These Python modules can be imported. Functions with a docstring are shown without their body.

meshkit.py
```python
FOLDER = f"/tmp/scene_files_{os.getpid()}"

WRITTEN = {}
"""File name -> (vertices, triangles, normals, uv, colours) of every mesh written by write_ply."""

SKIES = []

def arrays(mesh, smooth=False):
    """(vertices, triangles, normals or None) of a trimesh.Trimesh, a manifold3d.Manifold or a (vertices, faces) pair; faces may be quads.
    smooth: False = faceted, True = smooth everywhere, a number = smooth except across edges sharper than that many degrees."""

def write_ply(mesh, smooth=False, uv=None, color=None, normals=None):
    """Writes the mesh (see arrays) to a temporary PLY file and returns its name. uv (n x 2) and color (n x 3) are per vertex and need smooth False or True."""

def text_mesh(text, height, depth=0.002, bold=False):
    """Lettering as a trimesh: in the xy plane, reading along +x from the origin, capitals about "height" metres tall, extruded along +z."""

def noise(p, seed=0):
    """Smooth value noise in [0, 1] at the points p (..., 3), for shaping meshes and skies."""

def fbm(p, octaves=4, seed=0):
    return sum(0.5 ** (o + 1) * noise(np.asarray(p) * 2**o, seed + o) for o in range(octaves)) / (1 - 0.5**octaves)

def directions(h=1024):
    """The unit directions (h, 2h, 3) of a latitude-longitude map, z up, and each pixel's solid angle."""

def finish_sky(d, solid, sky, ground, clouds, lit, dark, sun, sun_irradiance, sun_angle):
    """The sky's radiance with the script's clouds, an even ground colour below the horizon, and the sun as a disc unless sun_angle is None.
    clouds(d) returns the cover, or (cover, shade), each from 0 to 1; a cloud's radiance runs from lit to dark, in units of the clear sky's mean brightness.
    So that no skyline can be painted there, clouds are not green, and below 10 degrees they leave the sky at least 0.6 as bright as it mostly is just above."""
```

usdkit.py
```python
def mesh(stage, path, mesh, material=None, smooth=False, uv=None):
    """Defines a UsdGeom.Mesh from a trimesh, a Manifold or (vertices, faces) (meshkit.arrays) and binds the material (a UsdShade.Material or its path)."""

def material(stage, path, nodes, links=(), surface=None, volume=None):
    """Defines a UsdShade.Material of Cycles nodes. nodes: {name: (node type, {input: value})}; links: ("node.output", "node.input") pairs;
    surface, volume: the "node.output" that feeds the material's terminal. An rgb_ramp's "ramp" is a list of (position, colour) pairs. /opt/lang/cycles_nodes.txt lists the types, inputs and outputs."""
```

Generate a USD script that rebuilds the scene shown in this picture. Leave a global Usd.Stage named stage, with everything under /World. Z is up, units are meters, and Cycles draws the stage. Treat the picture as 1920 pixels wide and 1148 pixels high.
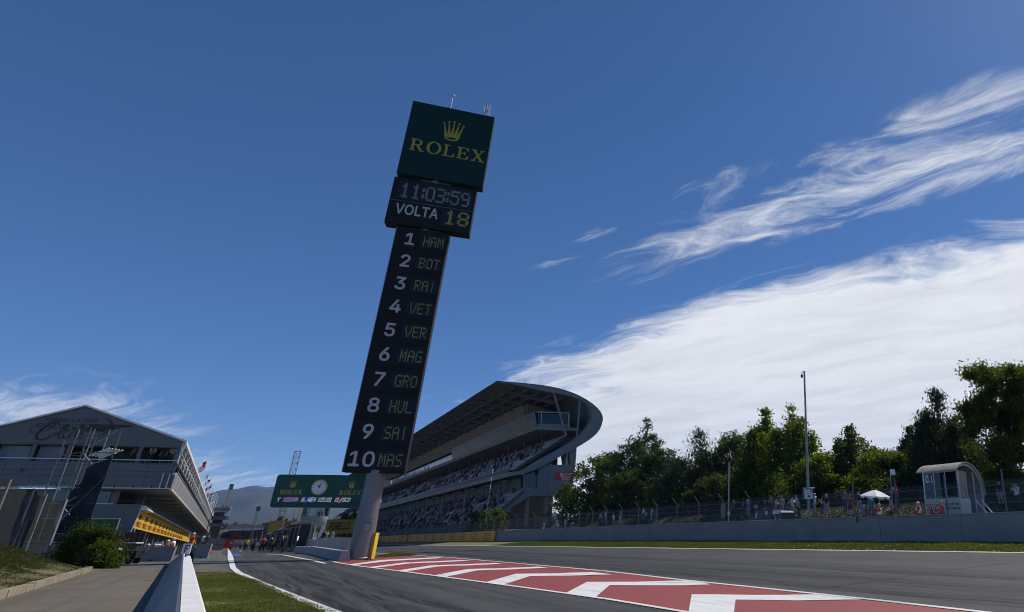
import math, random
import numpy as np, trimesh, shapely
from shapely import affinity
from shapely.geometry import Polygon, LineString, Point, box as sbox
from shapely.ops import unary_union
import manifold3d as m3
import meshkit, usdkit
from pxr import Usd, UsdGeom, UsdLux, UsdShade, Gf, Sdf, Vt

stage = Usd.Stage.CreateInMemory()
UsdGeom.SetStageUpAxis(stage, UsdGeom.Tokens.z)
UsdGeom.SetStageMetersPerUnit(stage, 1.0)
UsdGeom.Xform.Define(stage, '/World')
stage.SetDefaultPrim(stage.GetPrimAtPath('/World'))
UsdGeom.Scope.Define(stage, '/World/Looks')

# ------------------------------------------------------------------ camera
F_PX, PX, PY, HZ, CZ = 1151.0, 1400.0, 574.0, 1005.0, 1.35
TH = math.atan((HZ - PY) / F_PX)
cth, sth = math.cos(TH), math.sin(TH)
cam = UsdGeom.Camera.Define(stage, '/World/camera')
cam.CreateHorizontalApertureAttr(36.0)
cam.CreateVerticalApertureAttr(36.0 * 1148 / 1920)
cam.CreateFocalLengthAttr(36.0 * F_PX / 1920)
cam.CreateHorizontalApertureOffsetAttr((960 - PX) / 1920 * 36.0)
cam.CreateVerticalApertureOffsetAttr(0.0)
cam.CreateClippingRangeAttr(Gf.Vec2f(0.05, 40000))
cx = UsdGeom.Xformable(cam)
cx.AddTranslateOp().Set(Gf.Vec3d(0, 0, CZ))
cx.AddRotateXOp().Set(90 + math.degrees(TH))
EXPOSURE = 0.02
cam.CreateExposureAttr(EXPOSURE)

# ------------------------------------------------------------------ sun and sky
SUN_AZ, SUN_EL = math.radians(46), math.radians(51)
sun_dir = np.array([math.sin(SUN_AZ) * math.cos(SUN_EL), math.cos(SUN_AZ) * math.cos(SUN_EL), math.sin(SUN_EL)])
sun = UsdLux.DistantLight.Define(stage, '/World/sun')
sun.CreateIntensityAttr(1.0)
sun.CreateAngleAttr(0.53)
sun.CreateNormalizeAttr(True)
sun.CreateColorAttr(Gf.Vec3f(1.0, 0.95, 0.87))
sx = UsdGeom.Xformable(sun)
zax = sun_dir
xax = np.cross([0, 0, 1], zax); xax /= np.linalg.norm(xax)
yax = np.cross(zax, xax)
sx.AddTransformOp().Set(Gf.Matrix4d(*xax, 0, *yax, 0, *zax, 0, 0, 0, 0, 1))

SKY_STRENGTH = 0.11
HAZE = 0.00007
SKY_SAT = 1.14
dome = UsdLux.DomeLight.Define(stage, '/World/sky')
dome.CreateIntensityAttr(1.0)
dome.GetPrim().SetCustomDataByKey('kind', 'structure')


def sky_material():
    # cirrus laid out on a flat layer overhead: q = (x, y) / (z + 0.12)
    n = {
        'tc': ('texture_coordinate', {}),
        'sep': ('separate_xyz', {}),
        'zz': ('math', {'math_type': 'add', 'value2': 0.10}),
        'zc': ('math', {'math_type': 'maximum', 'value2': 0.03}),
        'qx': ('math', {'math_type': 'divide'}),
        'qy': ('math', {'math_type': 'divide'}),
        'q': ('combine_xyz', {'z': 0.0}),
        'sky': ('sky_texture', {'sky_type': 'single_scattering', 'sun_disc': False, 'sun_elevation': SUN_EL, 'sun_rotation': SUN_AZ, 'altitude': 150.0, 'air_density': 0.6, 'aerosol_density': 0.12, 'ozone_density': 6.0}),
        # streak frame: along az ~ 62 deg
        'rot': ('mapping', {'mapping_type': 'point', 'rotation': (0, 0, CL_ROT)}),
        'w1': ('noise_texture', {'scale': 1.1, 'detail': 4.0, 'roughness': 0.55}),
        'warp': ('vector_math', {'math_type': 'multiply_add', 'vector2': (0.5, 0.35, 0.0)}),
        'st': ('mapping', {'mapping_type': 'point', 'scale': (1.3, 4.2, 1.0)}),
        'n1': ('noise_texture', {'scale': 1.5, 'detail': 11.0, 'roughness': 0.70, 'distortion': 0.9}),
        'n2': ('noise_texture', {'scale': 0.75, 'detail': 3.0, 'roughness': 0.5}),
        'sepr': ('separate_xyz', {}),
        # v: coordinate across the streaks
        'band': ('rgb_ramp', {'ramp': CL_BAND}),
        'bscale': ('map_range', {'from_min': CL_V0, 'from_max': CL_V1, 'to_min': 0.0, 'to_max': 1.0, 'clamp': True}),
        'wd': ('vector_math', {'math_type': 'dot_product', 'vector2': (1.0, 0.36, 0.0)}),
        'uf': ('map_range', {'range_type': 'smoothstep', 'from_min': -0.75, 'from_max': 0.75, 'to_min': 0.0, 'to_max': 1.0, 'clamp': True}),
        'lf': ('map_range', {'range_type': 'smoothstep', 'from_min': -1.3, 'from_max': -2.1, 'to_min': 0.0, 'to_max': 0.56, 'clamp': True}),
        'lv': ('map_range', {'range_type': 'smoothstep', 'from_min': 2.2, 'from_max': 2.9, 'to_min': 0.0, 'to_max': 1.0, 'clamp': True}),
        'lm': ('math', {'math_type': 'multiply'}),
        'cov2': ('math', {'math_type': 'add'}),
        'gate': ('map_range', {'range_type': 'smoothstep', 'from_min': 0.02, 'from_max': 0.22, 'to_min': 0.0, 'to_max': 1.0, 'clamp': True}),
        'gm': ('math', {'math_type': 'multiply'}),
        'cov': ('math', {'math_type': 'multiply'}),
        'n2s': ('map_range', {'from_min': 0.35, 'from_max': 0.62, 'to_min': -0.20, 'to_max': 0.12, 'clamp': True}),
        'sum': ('math', {'math_type': 'add'}),
        'sum2': ('math', {'math_type': 'multiply_add', 'value2': 1.9, 'value3': -0.95}),
        'sum3': ('math', {'math_type': 'add'}),
        'n4': ('noise_texture', {'scale': 1.1, 'detail': 7.0, 'roughness': 0.6, 'distortion': 0.4}),
        'cc': ('rgb_ramp', {'ramp': [(0.32, tuple(c * .84 for c in CL_COLOR)), (0.58, CL_COLOR)]}),
        'm': ('map_range', {'range_type': 'smoothstep', 'from_min': 0.24, 'from_max': 1.02, 'to_min': 0.0, 'to_max': 0.95, 'clamp': True}),
        'mix': ('mix_color', {'blend_type': 'mix', 'use_clamp': False, 'use_clamp_result': False}),
        'hs': ('hsv', {'saturation': SKY_SAT, 'value': 1.0}),
        'bg': ('background_shader', {'strength': SKY_STRENGTH}),
    }
    l = [('tc.generated', 'sep.vector'), ('sep.z', 'zz.value1'), ('zz.value', 'zc.value1'), ('sep.x', 'qx.value1'), ('zc.value', 'qx.value2'),
         ('sep.y', 'qy.value1'), ('zc.value', 'qy.value2'), ('qx.value', 'q.x'), ('qy.value', 'q.y'), ('q.vector', 'rot.vector'),
         ('rot.vector', 'w1.vector'), ('w1.color', 'warp.vector1'), ('rot.vector', 'warp.vector3'), ('warp.vector', 'st.vector'), ('st.vector', 'n1.vector'),
         ('q.vector', 'n2.vector'), ('warp.vector', 'sepr.vector'), ('sepr.y', 'bscale.value'), ('bscale.result', 'band.fac'),
         ('q.vector', 'wd.vector1'), ('wd.value', 'uf.value'), ('wd.value', 'lf.value'), ('qy.value', 'lv.value'), ('lf.result', 'lm.value1'), ('lv.result', 'lm.value2'), ('cov.value', 'cov2.value1'), ('lm.value', 'cov2.value2'), ('band.color', 'cov.value1'), ('uf.result', 'cov.value2'), ('n2.fac', 'n2s.value'),
         ('n1.fac', 'sum2.value1'), ('cov2.value', 'sum.value1'), ('n2s.result', 'sum.value2'), ('sum.value', 'sum3.value1'), ('sum2.value', 'sum3.value2'),
         ('sum3.value', 'm.value'), ('cov2.value', 'gate.value'), ('m.result', 'gm.value1'), ('gate.result', 'gm.value2'), ('gm.value', 'mix.fac'), ('st.vector', 'n4.vector'), ('n4.fac', 'cc.fac'), ('cc.color', 'mix.b'), ('sky.color', 'hs.color'), ('hs.color', 'mix.a'), ('mix.result', 'bg.color')]
    return usdkit.material(stage, '/World/Looks/sky_look', n, l, surface='bg.background')


CL_ROT = math.radians(28)
CL_V0, CL_V1 = 1.0, 2.2
CL_BAND = [(0, (0,) * 3), (.14, (0,) * 3), (.27, (.42,) * 3), (.42, (.54,) * 3), (.52, (.44,) * 3), (.59, (.10,) * 3), (.68, (.14,) * 3), (.77, (.50,) * 3), (.86, (.86,) * 3), (.96, (1.15,) * 3), (1, (1.3,) * 3)]
CL_COLOR = (8.4, 8.55, 8.75)
UsdShade.MaterialBindingAPI.Apply(dome.GetPrim()).Bind(sky_material())


# ------------------------------------------------------------------ picture geometry: turns a place seen in the photograph into a point in the world
C0 = np.array([0, 0, CZ])


def ray(x, y):
    a, b = (x - PX) / F_PX, (PY - y) / F_PX
    return np.array([a, cth - b * sth, sth + b * cth])


def atY(x, y, Y): r = ray(x, y); return C0 + r * (Y / r[1])
def atz(x, y, z): r = ray(x, y); return C0 + r * ((z - CZ) / r[2])
def onplane(x, y, P0, n): r = ray(x, y); return C0 + r * (((P0 - C0) @ n) / (r @ n))


U = ray(450, 1005); U[2] = 0; U /= np.linalg.norm(U)          # along the straight
N = np.array([U[1], -U[0], 0])                               # across it, towards the stand
ZU = np.array([0, 0, 1.0])


def sd(x, y): return x * U[0] + y * U[1], x * N[0] + y * N[1]
def pt(S, D, z=0.0): return U * S + N * D + ZU * z
def onD(x, y, D): r = ray(x, y); return C0 + r * (D / (r @ N))


def sstep(a, b, x):
    t = np.clip((x - a) / (b - a), 0, 1)
    return t * t * (3 - 2 * t)


def zg(x, y):
    x = np.asarray(x, float); y = np.asarray(y, float)
    S, D = sd(x, y)
    z0 = -0.012 * np.clip(S - 60, 0, 290) - 0.9 * sstep(50, 60, S) * sstep(-3.7, -4.6, D)
    zr = 0.80 - 0.0078 * np.clip(S, 0, 420)
    zw = np.interp(S, [0, 18, 31, 46, 83, 109, 170, 300, 450], [1.02, 1.01, .97, .94, .75, .53, .1, -1.0, -2.3])
    t = np.clip((D - 10.4) / 15.6, 0, 1)
    z = z0 * (1 - t) + zr * t
    t2 = np.clip((D - 26) / 6.5, 0, 1)
    z = z * (1 - t2) + zw * t2
    fade = 1 - sstep(98, 118, S)
    z = z + np.where(D > 32.5, fade * (0.10 * np.clip((D - 32.5) / 1.0, 0, 1) + 0.3 * np.clip((D - 33.5) / 4.5, 0, 1) + 2.45 * sstep(38, 44.5, D) + 1.2 * np.clip((D - 44) / 25, 0, 1)), 0)
    bank = sstep(43, 37.5, S) * sstep(-4.25, -8.4, D) * 1.25 + sstep(60, 40, S) * 0.5 * sstep(-12, -30, D)
    z = z + np.where(D < -4.2, bank, 0)
    far = np.clip((np.hypot(x, y) - 500) / 600, 0, 1)
    return z * (1 - far) + far * -2.5


def ground(px, py, guess=40.0):
    """The point of the ground seen at that place of the photograph."""
    r = ray(px, py)
    lo, hi = 0.5, 2000.0
    ts = np.geomspace(lo, hi, 1500)
    P = C0 + ts[:, None] * r
    d = P[:, 2] - zg(P[:, 0], P[:, 1])
    i = np.argmax(d < 0)
    if d[i] >= 0:
        return C0 + r * guess
    a, b = ts[i - 1], ts[i]
    for _ in range(40):
        m = (a + b) / 2
        p = C0 + m * r
        if p[2] - zg(p[0], p[1]) < 0: b = m
        else: a = m
    return C0 + a * r


# ------------------------------------------------------------------ naming
USED = {}
LOC = {}


def numbered(parent, name):
    k = (parent, name)
    i = USED.get(k, -1) + 1
    USED[k] = i
    return name if i == 0 else f'{name}_{i:03d}'


def tag(p, label=None, cat=None, group=None, kind=None):
    p = p.GetPrim() if hasattr(p, 'GetPrim') else p
    for k, v in (('label', label), ('category', cat), ('group', group), ('kind', kind)):
        if v: p.SetCustomDataByKey(k, v)
    return p


def thing(name, label, cat, loc=(0, 0, 0), group=None, kind=None):
    path = '/World/' + numbered('/World', name)
    x = UsdGeom.Xform.Define(stage, path)
    x.AddTranslateOp().Set(Gf.Vec3d(*map(float, loc)))
    LOC[path] = np.array(loc, float)
    tag(x, label, cat, group, kind)
    return path


def obj(name, mesh, mat, parent='/World', smooth=False, label=None, cat=None, group=None, kind=None):
    """One mesh prim in world coordinates, kept relative to its thing."""
    if isinstance(mesh, MB): mesh = mesh.mesh()
    path = parent + '/' + numbered(parent, name)
    base = LOC.get(parent, np.zeros(3))
    if hasattr(mesh, 'to_mesh'):
        mm = mesh.to_mesh(); mesh = trimesh.Trimesh(mm.vert_properties[:, :3], mm.tri_verts, process=False)
    if base.any():
        mesh = mesh.copy(); mesh.apply_translation(-base)
    p = usdkit.mesh(stage, path, mesh, M[mat] if isinstance(mat, str) else mat, smooth)
    LOC[path] = base
    tag(p, label, cat, group, kind)
    return path


def single(name, mesh, mat, label, cat, group=None, smooth=False):
    if isinstance(mesh, MB): mesh = mesh.mesh()
    b = mesh.bounds
    loc = np.array([b[:, 0].mean(), b[:, 1].mean(), b[0, 2]])
    path = '/World/' + numbered('/World', name)
    mesh = mesh.copy(); mesh.apply_translation(-loc)
    p = usdkit.mesh(stage, path, mesh, M[mat], smooth)
    UsdGeom.Xformable(p).AddTranslateOp().Set(Gf.Vec3d(*map(float, loc)))
    LOC[path] = loc
    tag(p, label, cat, group)
    return path


# ------------------------------------------------------------------ mesh helpers
class MB:
    def __init__(s): s.v, s.f, s.n = [], [], 0

    def add(s, v, f):
        v = np.asarray(v, float); f = np.asarray(f, int)
        s.v.append(v); s.f.append(f + s.n); s.n += len(v)
        return s

    def tm(s, m): return s.add(m.vertices, m.faces)

    def pp(s, o, a, b, c):
        """Parallelepiped from corner o with edges a, b, c."""
        o, a, b, c = (np.asarray(q, float) for q in (o, a, b, c))
        if np.dot(np.cross(a, b), c) < 0: a, b = b, a
        v = [o, o + a, o + a + b, o + b, o + c, o + a + c, o + a + b + c, o + b + c]
        q = [(0, 3, 2, 1), (4, 5, 6, 7), (0, 1, 5, 4), (1, 2, 6, 5), (2, 3, 7, 6), (3, 0, 4, 7)]
        return s.add(v, [t for a_, b_, c_, d_ in q for t in ((a_, b_, c_), (a_, c_, d_))])

    def box(s, c, e1, e2, l, w, h):
        """Box centred at c on its base; l along e1, w along e2, h up."""
        c = np.asarray(c, float)
        return s.pp(c - e1 * l / 2 - e2 * w / 2, e1 * l, e2 * w, ZU * h)

    def bar(s, a, b, r, r2=None, n=6):
        a, b = np.asarray(a, float), np.asarray(b, float)
        d = b - a
        L = np.linalg.norm(d)
        if L < 1e-6: return s
        d /= L
        e = np.cross(d, [0, 0, 1.0] if abs(d[2]) < .9 else [1.0, 0, 0]); e /= np.linalg.norm(e)
        g = np.cross(d, e)
        r2 = r if r2 is None else r2
        t = np.arange(n) * 2 * math.pi / n + math.pi / 4
        ring = np.cos(t)[:, None] * e + np.sin(t)[:, None] * g
        v = np.vstack([a + ring * r, b + ring * r2, [a], [b]])
        f = []
        for i in range(n):
            j = (i + 1) % n
            f += [(i, j, n + j), (i, n + j, n + i), (2 * n, j, i), (2 * n + 1, n + i, n + j)]
        return s.add(v, f)

    def poly(s, pts, r, n=6):
        for a, b in zip(pts[:-1], pts[1:]): s.bar(a, b, r, n=n)
        return s

    def lathe(s, c, prof, n=24):
        """Revolve (r, z) profile about the vertical through c."""
        c = np.asarray(c, float)
        t = np.arange(n) * 2 * math.pi / n
        v = []
        for r, z in prof:
            v.append(np.stack([c[0] + r * np.cos(t), c[1] + r * np.sin(t), np.full(n, c[2] + z)], 1))
        f = []
        for k in range(len(prof) - 1):
            for i in range(n):
                j = (i + 1) % n
                f += [(k * n + i, k * n + j, (k + 1) * n + j), (k * n + i, (k + 1) * n + j, (k + 1) * n + i)]
        return s.add(np.vstack(v), f)

    def prism(s, pts, vec):
        """Extrude a planar polygon of 3D points along vec."""
        pts = np.asarray(pts, float); vec = np.asarray(vec, float)
        o = pts[0]
        nn = np.zeros(3)
        for i in range(len(pts)): nn += np.cross(pts[i] - o, pts[(i + 1) % len(pts)] - o)
        nn /= np.linalg.norm(nn)
        e = pts[1] - o; e /= np.linalg.norm(e); g = np.cross(nn, e)
        P2 = np.stack([(pts - o) @ e, (pts - o) @ g], 1)
        pl = Polygon(P2)
        if not pl.is_valid: pl = pl.buffer(0)
        if pl.geom_type != 'Polygon': pl = max(pl.geoms, key=lambda q: q.area)
        v2, f2 = trimesh.creation.triangulate_polygon(pl, engine='earcut')
        v3 = o + v2[:, :1] * e + v2[:, 1:2] * g
        k = len(v3)
        if vec @ nn > 0: fa, fb = f2[:, ::-1], f2 + k
        else: fa, fb = f2, f2[:, ::-1] + k
        s.add(np.vstack([v3, v3 + vec]), np.vstack([fa, fb]))
        sg = 1 if vec @ nn > 0 else -1
        ext = np.array(pl.exterior.coords)[:-1]
        if not pl.exterior.is_ccw: ext = ext[::-1]
        E = o + ext[:, :1] * e + ext[:, 1:2] * g
        m = len(E)
        f = []
        for i in range(m):
            j = (i + 1) % m
            q = [(i, j, m + j), (i, m + j, m + i)]
            f += q if sg > 0 else [t[::-1] for t in q]
        return s.add(np.vstack([E, E + vec]), f)

    def flat(s, geom, o, e1, e2, depth=0.02):
        """A shapely shape drawn in the plane o + x e1 + y e2, raised along e1 x e2."""
        o, e1, e2 = (np.asarray(q, float) for q in (o, e1, e2))
        nn = np.cross(e1, e2); nn /= np.linalg.norm(nn)
        for g in getattr(geom, 'geoms', [geom]):
            if g.is_empty or g.area < 1e-8: continue
            m = trimesh.creation.extrude_polygon(g, depth, engine='earcut')
            v = m.vertices
            s.add(o + v[:, :1] * e1 + v[:, 1:2] * e2 + v[:, 2:] * nn, m.faces)
        return s

    def text(s, text, height, o, e1, e2, depth=0.02, bold=False, width=None, center=False):
        m = meshkit.text_mesh(text, height, depth, bold)
        v = np.array(m.vertices)
        x0, x1 = v[:, 0].min(), v[:, 0].max()
        k = 1.0 if width is None else width / (x1 - x0)
        v[:, 0] = (v[:, 0] - x0) * k
        if center: v[:, 0] -= (x1 - x0) * k / 2
        e1, e2 = np.asarray(e1, float), np.asarray(e2, float)
        nn = np.cross(e1, e2); nn /= np.linalg.norm(nn)
        return s.add(np.asarray(o, float) + v[:, :1] * e1 + v[:, 1:2] * e2 + v[:, 2:] * nn, m.faces)

    def mesh(s):
        return trimesh.Trimesh(np.vstack(s.v), np.vstack(s.f), process=False)


def sheet(poly, dz, edge=2.0, holes=None):
    """A ground sheet: polygon in plan, laid on the terrain dz above it."""
    pl = poly if hasattr(poly, 'area') else Polygon(poly)
    if not pl.is_valid: pl = pl.buffer(0)
    v, f = [], []
    n = 0
    for g in getattr(pl, 'geoms', [pl]):
        a, b = trimesh.creation.triangulate_polygon(g, engine='earcut')
        v.append(a); f.append(b + n); n += len(a)
    v = np.vstack(v); f = np.vstack(f)
    m = trimesh.Trimesh(np.c_[v, np.zeros(len(v))], f, process=True)
    v, f = trimesh.remesh.subdivide_to_size(m.vertices, m.faces, edge, max_iter=14)
    m = trimesh.Trimesh(v, f, process=True)
    v = np.array(m.vertices)
    v[:, 2] = zg(v[:, 0], v[:, 1]) + dz
    m = trimesh.Trimesh(v, m.faces, process=False)
    nz = m.face_normals[:, 2] < 0
    m.faces[nz] = m.faces[nz][:, ::-1]
    return m


def G2(px, py):
    p = ground(px, py); return (p[0], p[1])


def strip_px(pts, w0, w1=None):
    """A painted line along pixels; width in metres."""
    P = [G2(*p) for p in pts]
    return LineString(P).buffer(w0 / 2, cap_style='flat', join_style='mitre')


# ------------------------------------------------------------------ materials
M = {}


def mat(name, col, rough=0.6, var=0.12, scale=1.5, metallic=0.0, bump=0.0, bscale=30.0, spec=0.5, col2=None, stretch=None, transl=None, emit=None, coord='pos'):
    n = {'p': ('principled_bsdf', {'roughness': rough, 'metallic': metallic, 'specular_ior_level': spec})}
    l = []
    c = np.array(col, float)
    c2 = np.array(col2, float) if col2 is not None else c * (1 - var)
    c1 = c if col2 is not None else np.minimum(c * (1 + var), 0.95)
    n['g'] = ('geometry', {}) if coord == 'pos' else ('texture_coordinate', {})
    src = 'g.position' if coord == 'pos' else 'g.object'
    if stretch is not None:
        n['mp'] = ('mapping', {'mapping_type': 'point', 'rotation': (0, 0, stretch[0]), 'scale': stretch[1]})
        l.append((src, 'mp.vector')); src = 'mp.vector'
    if var > 0 or col2 is not None:
        n['n'] = ('noise_texture', {'scale': scale, 'detail': 5.0, 'roughness': 0.6})
        n['r'] = ('rgb_ramp', {'ramp': [(0.3, c2), (0.7, c1)]})
        l += [(src, 'n.vector'), ('n.fac', 'r.fac'), ('r.color', 'p.base_color')]
    else:
        n['p'][1]['base_color'] = tuple(c)
    if bump > 0:
        n['bn'] = ('noise_texture', {'scale': bscale, 'detail': 4.0})
        n['b'] = ('bump', {'strength': bump, 'distance': 0.02})
        l += [(src, 'bn.vector'), ('bn.fac', 'b.height'), ('b.normal', 'p.normal')]
    if emit: n['p'][1].update(emission_color=emit[0], emission_strength=emit[1])
    M[name] = usdkit.material(stage, '/World/Looks/' + name, n, l, surface='p.BSDF')
    return M[name]


UANG = math.atan2(U[1], U[0])


def asphalt(name, dark, light, streak=0.5, tint=(1, 1, 1)):
    t = np.array(tint)
    n = {'g': ('geometry', {}),
         'mp': ('vector_rotate', {'rotate_type': 'z_axis', 'angle': -UANG}),
         'ms': ('mapping', {'mapping_type': 'point', 'scale': (0.035, 1.1, 1.0)}),
         'ns': ('noise_texture', {'scale': 1.6, 'detail': 6.0, 'roughness': 0.65}),
         'rs': ('rgb_ramp', {'ramp': [(0.38, (1 - streak,) * 3), (0.56, (1, 1, 1))]}),
         'nl': ('noise_texture', {'scale': 0.35, 'detail': 5.0, 'roughness': 0.6}),
         'rl': ('rgb_ramp', {'ramp': [(0.3, t * dark), (0.7, t * light)]}),
         'nf': ('noise_texture', {'scale': 55.0, 'detail': 3.0, 'roughness': 0.7}),
         'rf': ('rgb_ramp', {'ramp': [(0.3, (0.62,) * 3), (0.7, (1.3,) * 3)]}),
         'm1': ('mix_color', {'blend_type': 'multiply', 'fac': 1.0, 'use_clamp': False}),
         'm2': ('mix_color', {'blend_type': 'multiply', 'fac': 1.0, 'use_clamp': False}),
         'b': ('bump', {'strength': 0.5, 'distance': 0.01}),
         'p': ('principled_bsdf', {'roughness': 0.82, 'specular_ior_level': 0.35})}
    l = [('g.position', 'mp.vector'), ('mp.vector', 'ms.vector'), ('ms.vector', 'ns.vector'), ('ns.fac', 'rs.fac'), ('g.position', 'nl.vector'), ('nl.fac', 'rl.fac'),
         ('g.position', 'nf.vector'), ('nf.fac', 'rf.fac'), ('rl.color', 'm1.a'), ('rs.color', 'm1.b'), ('m1.result', 'm2.a'), ('rf.color', 'm2.b'), ('m2.result', 'p.base_color'),
         ('nf.fac', 'b.height'), ('b.normal', 'p.normal')]
    M[name] = usdkit.material(stage, '/World/Looks/' + name, n, l, surface='p.BSDF')


def paint(name, col, wear_col, wear=0.5, streak=True):
    """Road paint with rubbed patches and tyre scuffs."""
    n = {'g': ('geometry', {}),
         'mp': ('vector_rotate', {'rotate_type': 'z_axis', 'angle': -UANG}),
         'ms': ('mapping', {'mapping_type': 'point', 'scale': (0.12, 1.3, 1.0)}),
         'ns': ('noise_texture', {'scale': 2.0, 'detail': 7.0, 'roughness': 0.7}),
         'rs': ('rgb_ramp', {'ramp': [(0.30, (wear,) * 3), (0.48, (0, 0, 0))]}),
         'nf': ('noise_texture', {'scale': 40.0, 'detail': 4.0, 'roughness': 0.7}),
         'rf': ('rgb_ramp', {'ramp': [(0.3, (0.8,) * 3), (0.7, (1.1,) * 3)]}),
         'mx': ('mix_color', {'blend_type': 'mix', 'a': col, 'b': wear_col}),
         'm2': ('mix_color', {'blend_type': 'multiply', 'fac': 1.0, 'use_clamp': False}),
         'b': ('bump', {'strength': 0.3, 'distance': 0.006}),
         'p': ('principled_bsdf', {'roughness': 0.7, 'specular_ior_level': 0.35})}
    l = [('g.position', 'mp.vector'), ('mp.vector', 'ms.vector'), ('ms.vector', 'ns.vector'), ('ns.fac', 'rs.fac'), ('rs.color', 'mx.fac'),
         ('g.position', 'nf.vector'), ('nf.fac', 'rf.fac'), ('mx.result', 'm2.a'), ('rf.color', 'm2.b'), ('m2.result', 'p.base_color'), ('nf.fac', 'b.height'), ('b.normal', 'p.normal')]
    M[name] = usdkit.material(stage, '/World/Looks/' + name, n, l, surface='p.BSDF')


def leafmat(name, c1, c2, trans=0.35):
    n = {'g': ('geometry', {}), 'n': ('noise_texture', {'scale': 0.45, 'detail': 3.0}),
         'a': ('math', {'math_type': 'multiply_add', 'value2': 0.45}),
         'mm': ('math', {'math_type': 'multiply', 'value2': 0.55}),
         'r': ('rgb_ramp', {'ramp': [(0.2, c1), (0.75, c2)]}),
         'd': ('principled_bsdf', {'roughness': 0.6, 'specular_ior_level': 0.25}),
         't': ('translucent_bsdf', {}), 'tc': ('mix_color', {'blend_type': 'multiply', 'fac': 1.0, 'b': (1.25, 1.45, 0.45), 'use_clamp': False}),
         'x': ('mix_closure', {'fac': trans})}
    l = [('g.position', 'n.vector'), ('g.random_per_island', 'a.value1'), ('n.fac', 'mm.value1'), ('mm.value', 'a.value3'), ('a.value', 'r.fac'), ('r.color', 'd.base_color'),
         ('r.color', 'tc.a'), ('tc.result', 't.color'), ('d.BSDF', 'x.closure1'), ('t.BSDF', 'x.closure2')]
    M[name] = usdkit.material(stage, '/World/Looks/' + name, n, l, surface='x.closure')


def netmat(name, col, cover, scale=0.0, rough=0.7):
    """Woven net or wire mesh: an open weave that lets most light through."""
    n = {'t': ('transparent_bsdf', {}), 'p': ('principled_bsdf', {'base_color': col, 'roughness': 1.0, 'specular_ior_level': 0.0}),
         'g': ('geometry', {}), 'n': ('noise_texture', {'scale': 1.3, 'detail': 4.0}),
         'r': ('map_range', {'from_min': 0.3, 'from_max': 0.7, 'to_min': cover * 0.75, 'to_max': min(1, cover * 1.25), 'clamp': True}),
         'x': ('mix_closure', {})}
    l = [('g.position', 'n.vector'), ('n.fac', 'r.value'), ('r.result', 'x.fac'), ('t.BSDF', 'x.closure1'), ('p.BSDF', 'x.closure2')]
    M[name] = usdkit.material(stage, '/World/Looks/' + name, n, l, surface='x.closure')


def panemat(name, tint, gloss_rough=0.03, ior=1.5, see=0.8):
    n = {'t': ('transparent_bsdf', {'color': tint}), 'gl': ('glossy_bsdf', {'color': (0.9, 0.95, 1.0), 'roughness': gloss_rough}), 'fr': ('fresnel', {'IOR': ior}), 'x': ('mix_closure', {})}
    l = [('fr.fac', 'x.fac'), ('t.BSDF', 'x.closure1'), ('gl.BSDF', 'x.closure2')]
    M[name] = usdkit.material(stage, '/World/Looks/' + name, n, l, surface='x.closure')


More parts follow.
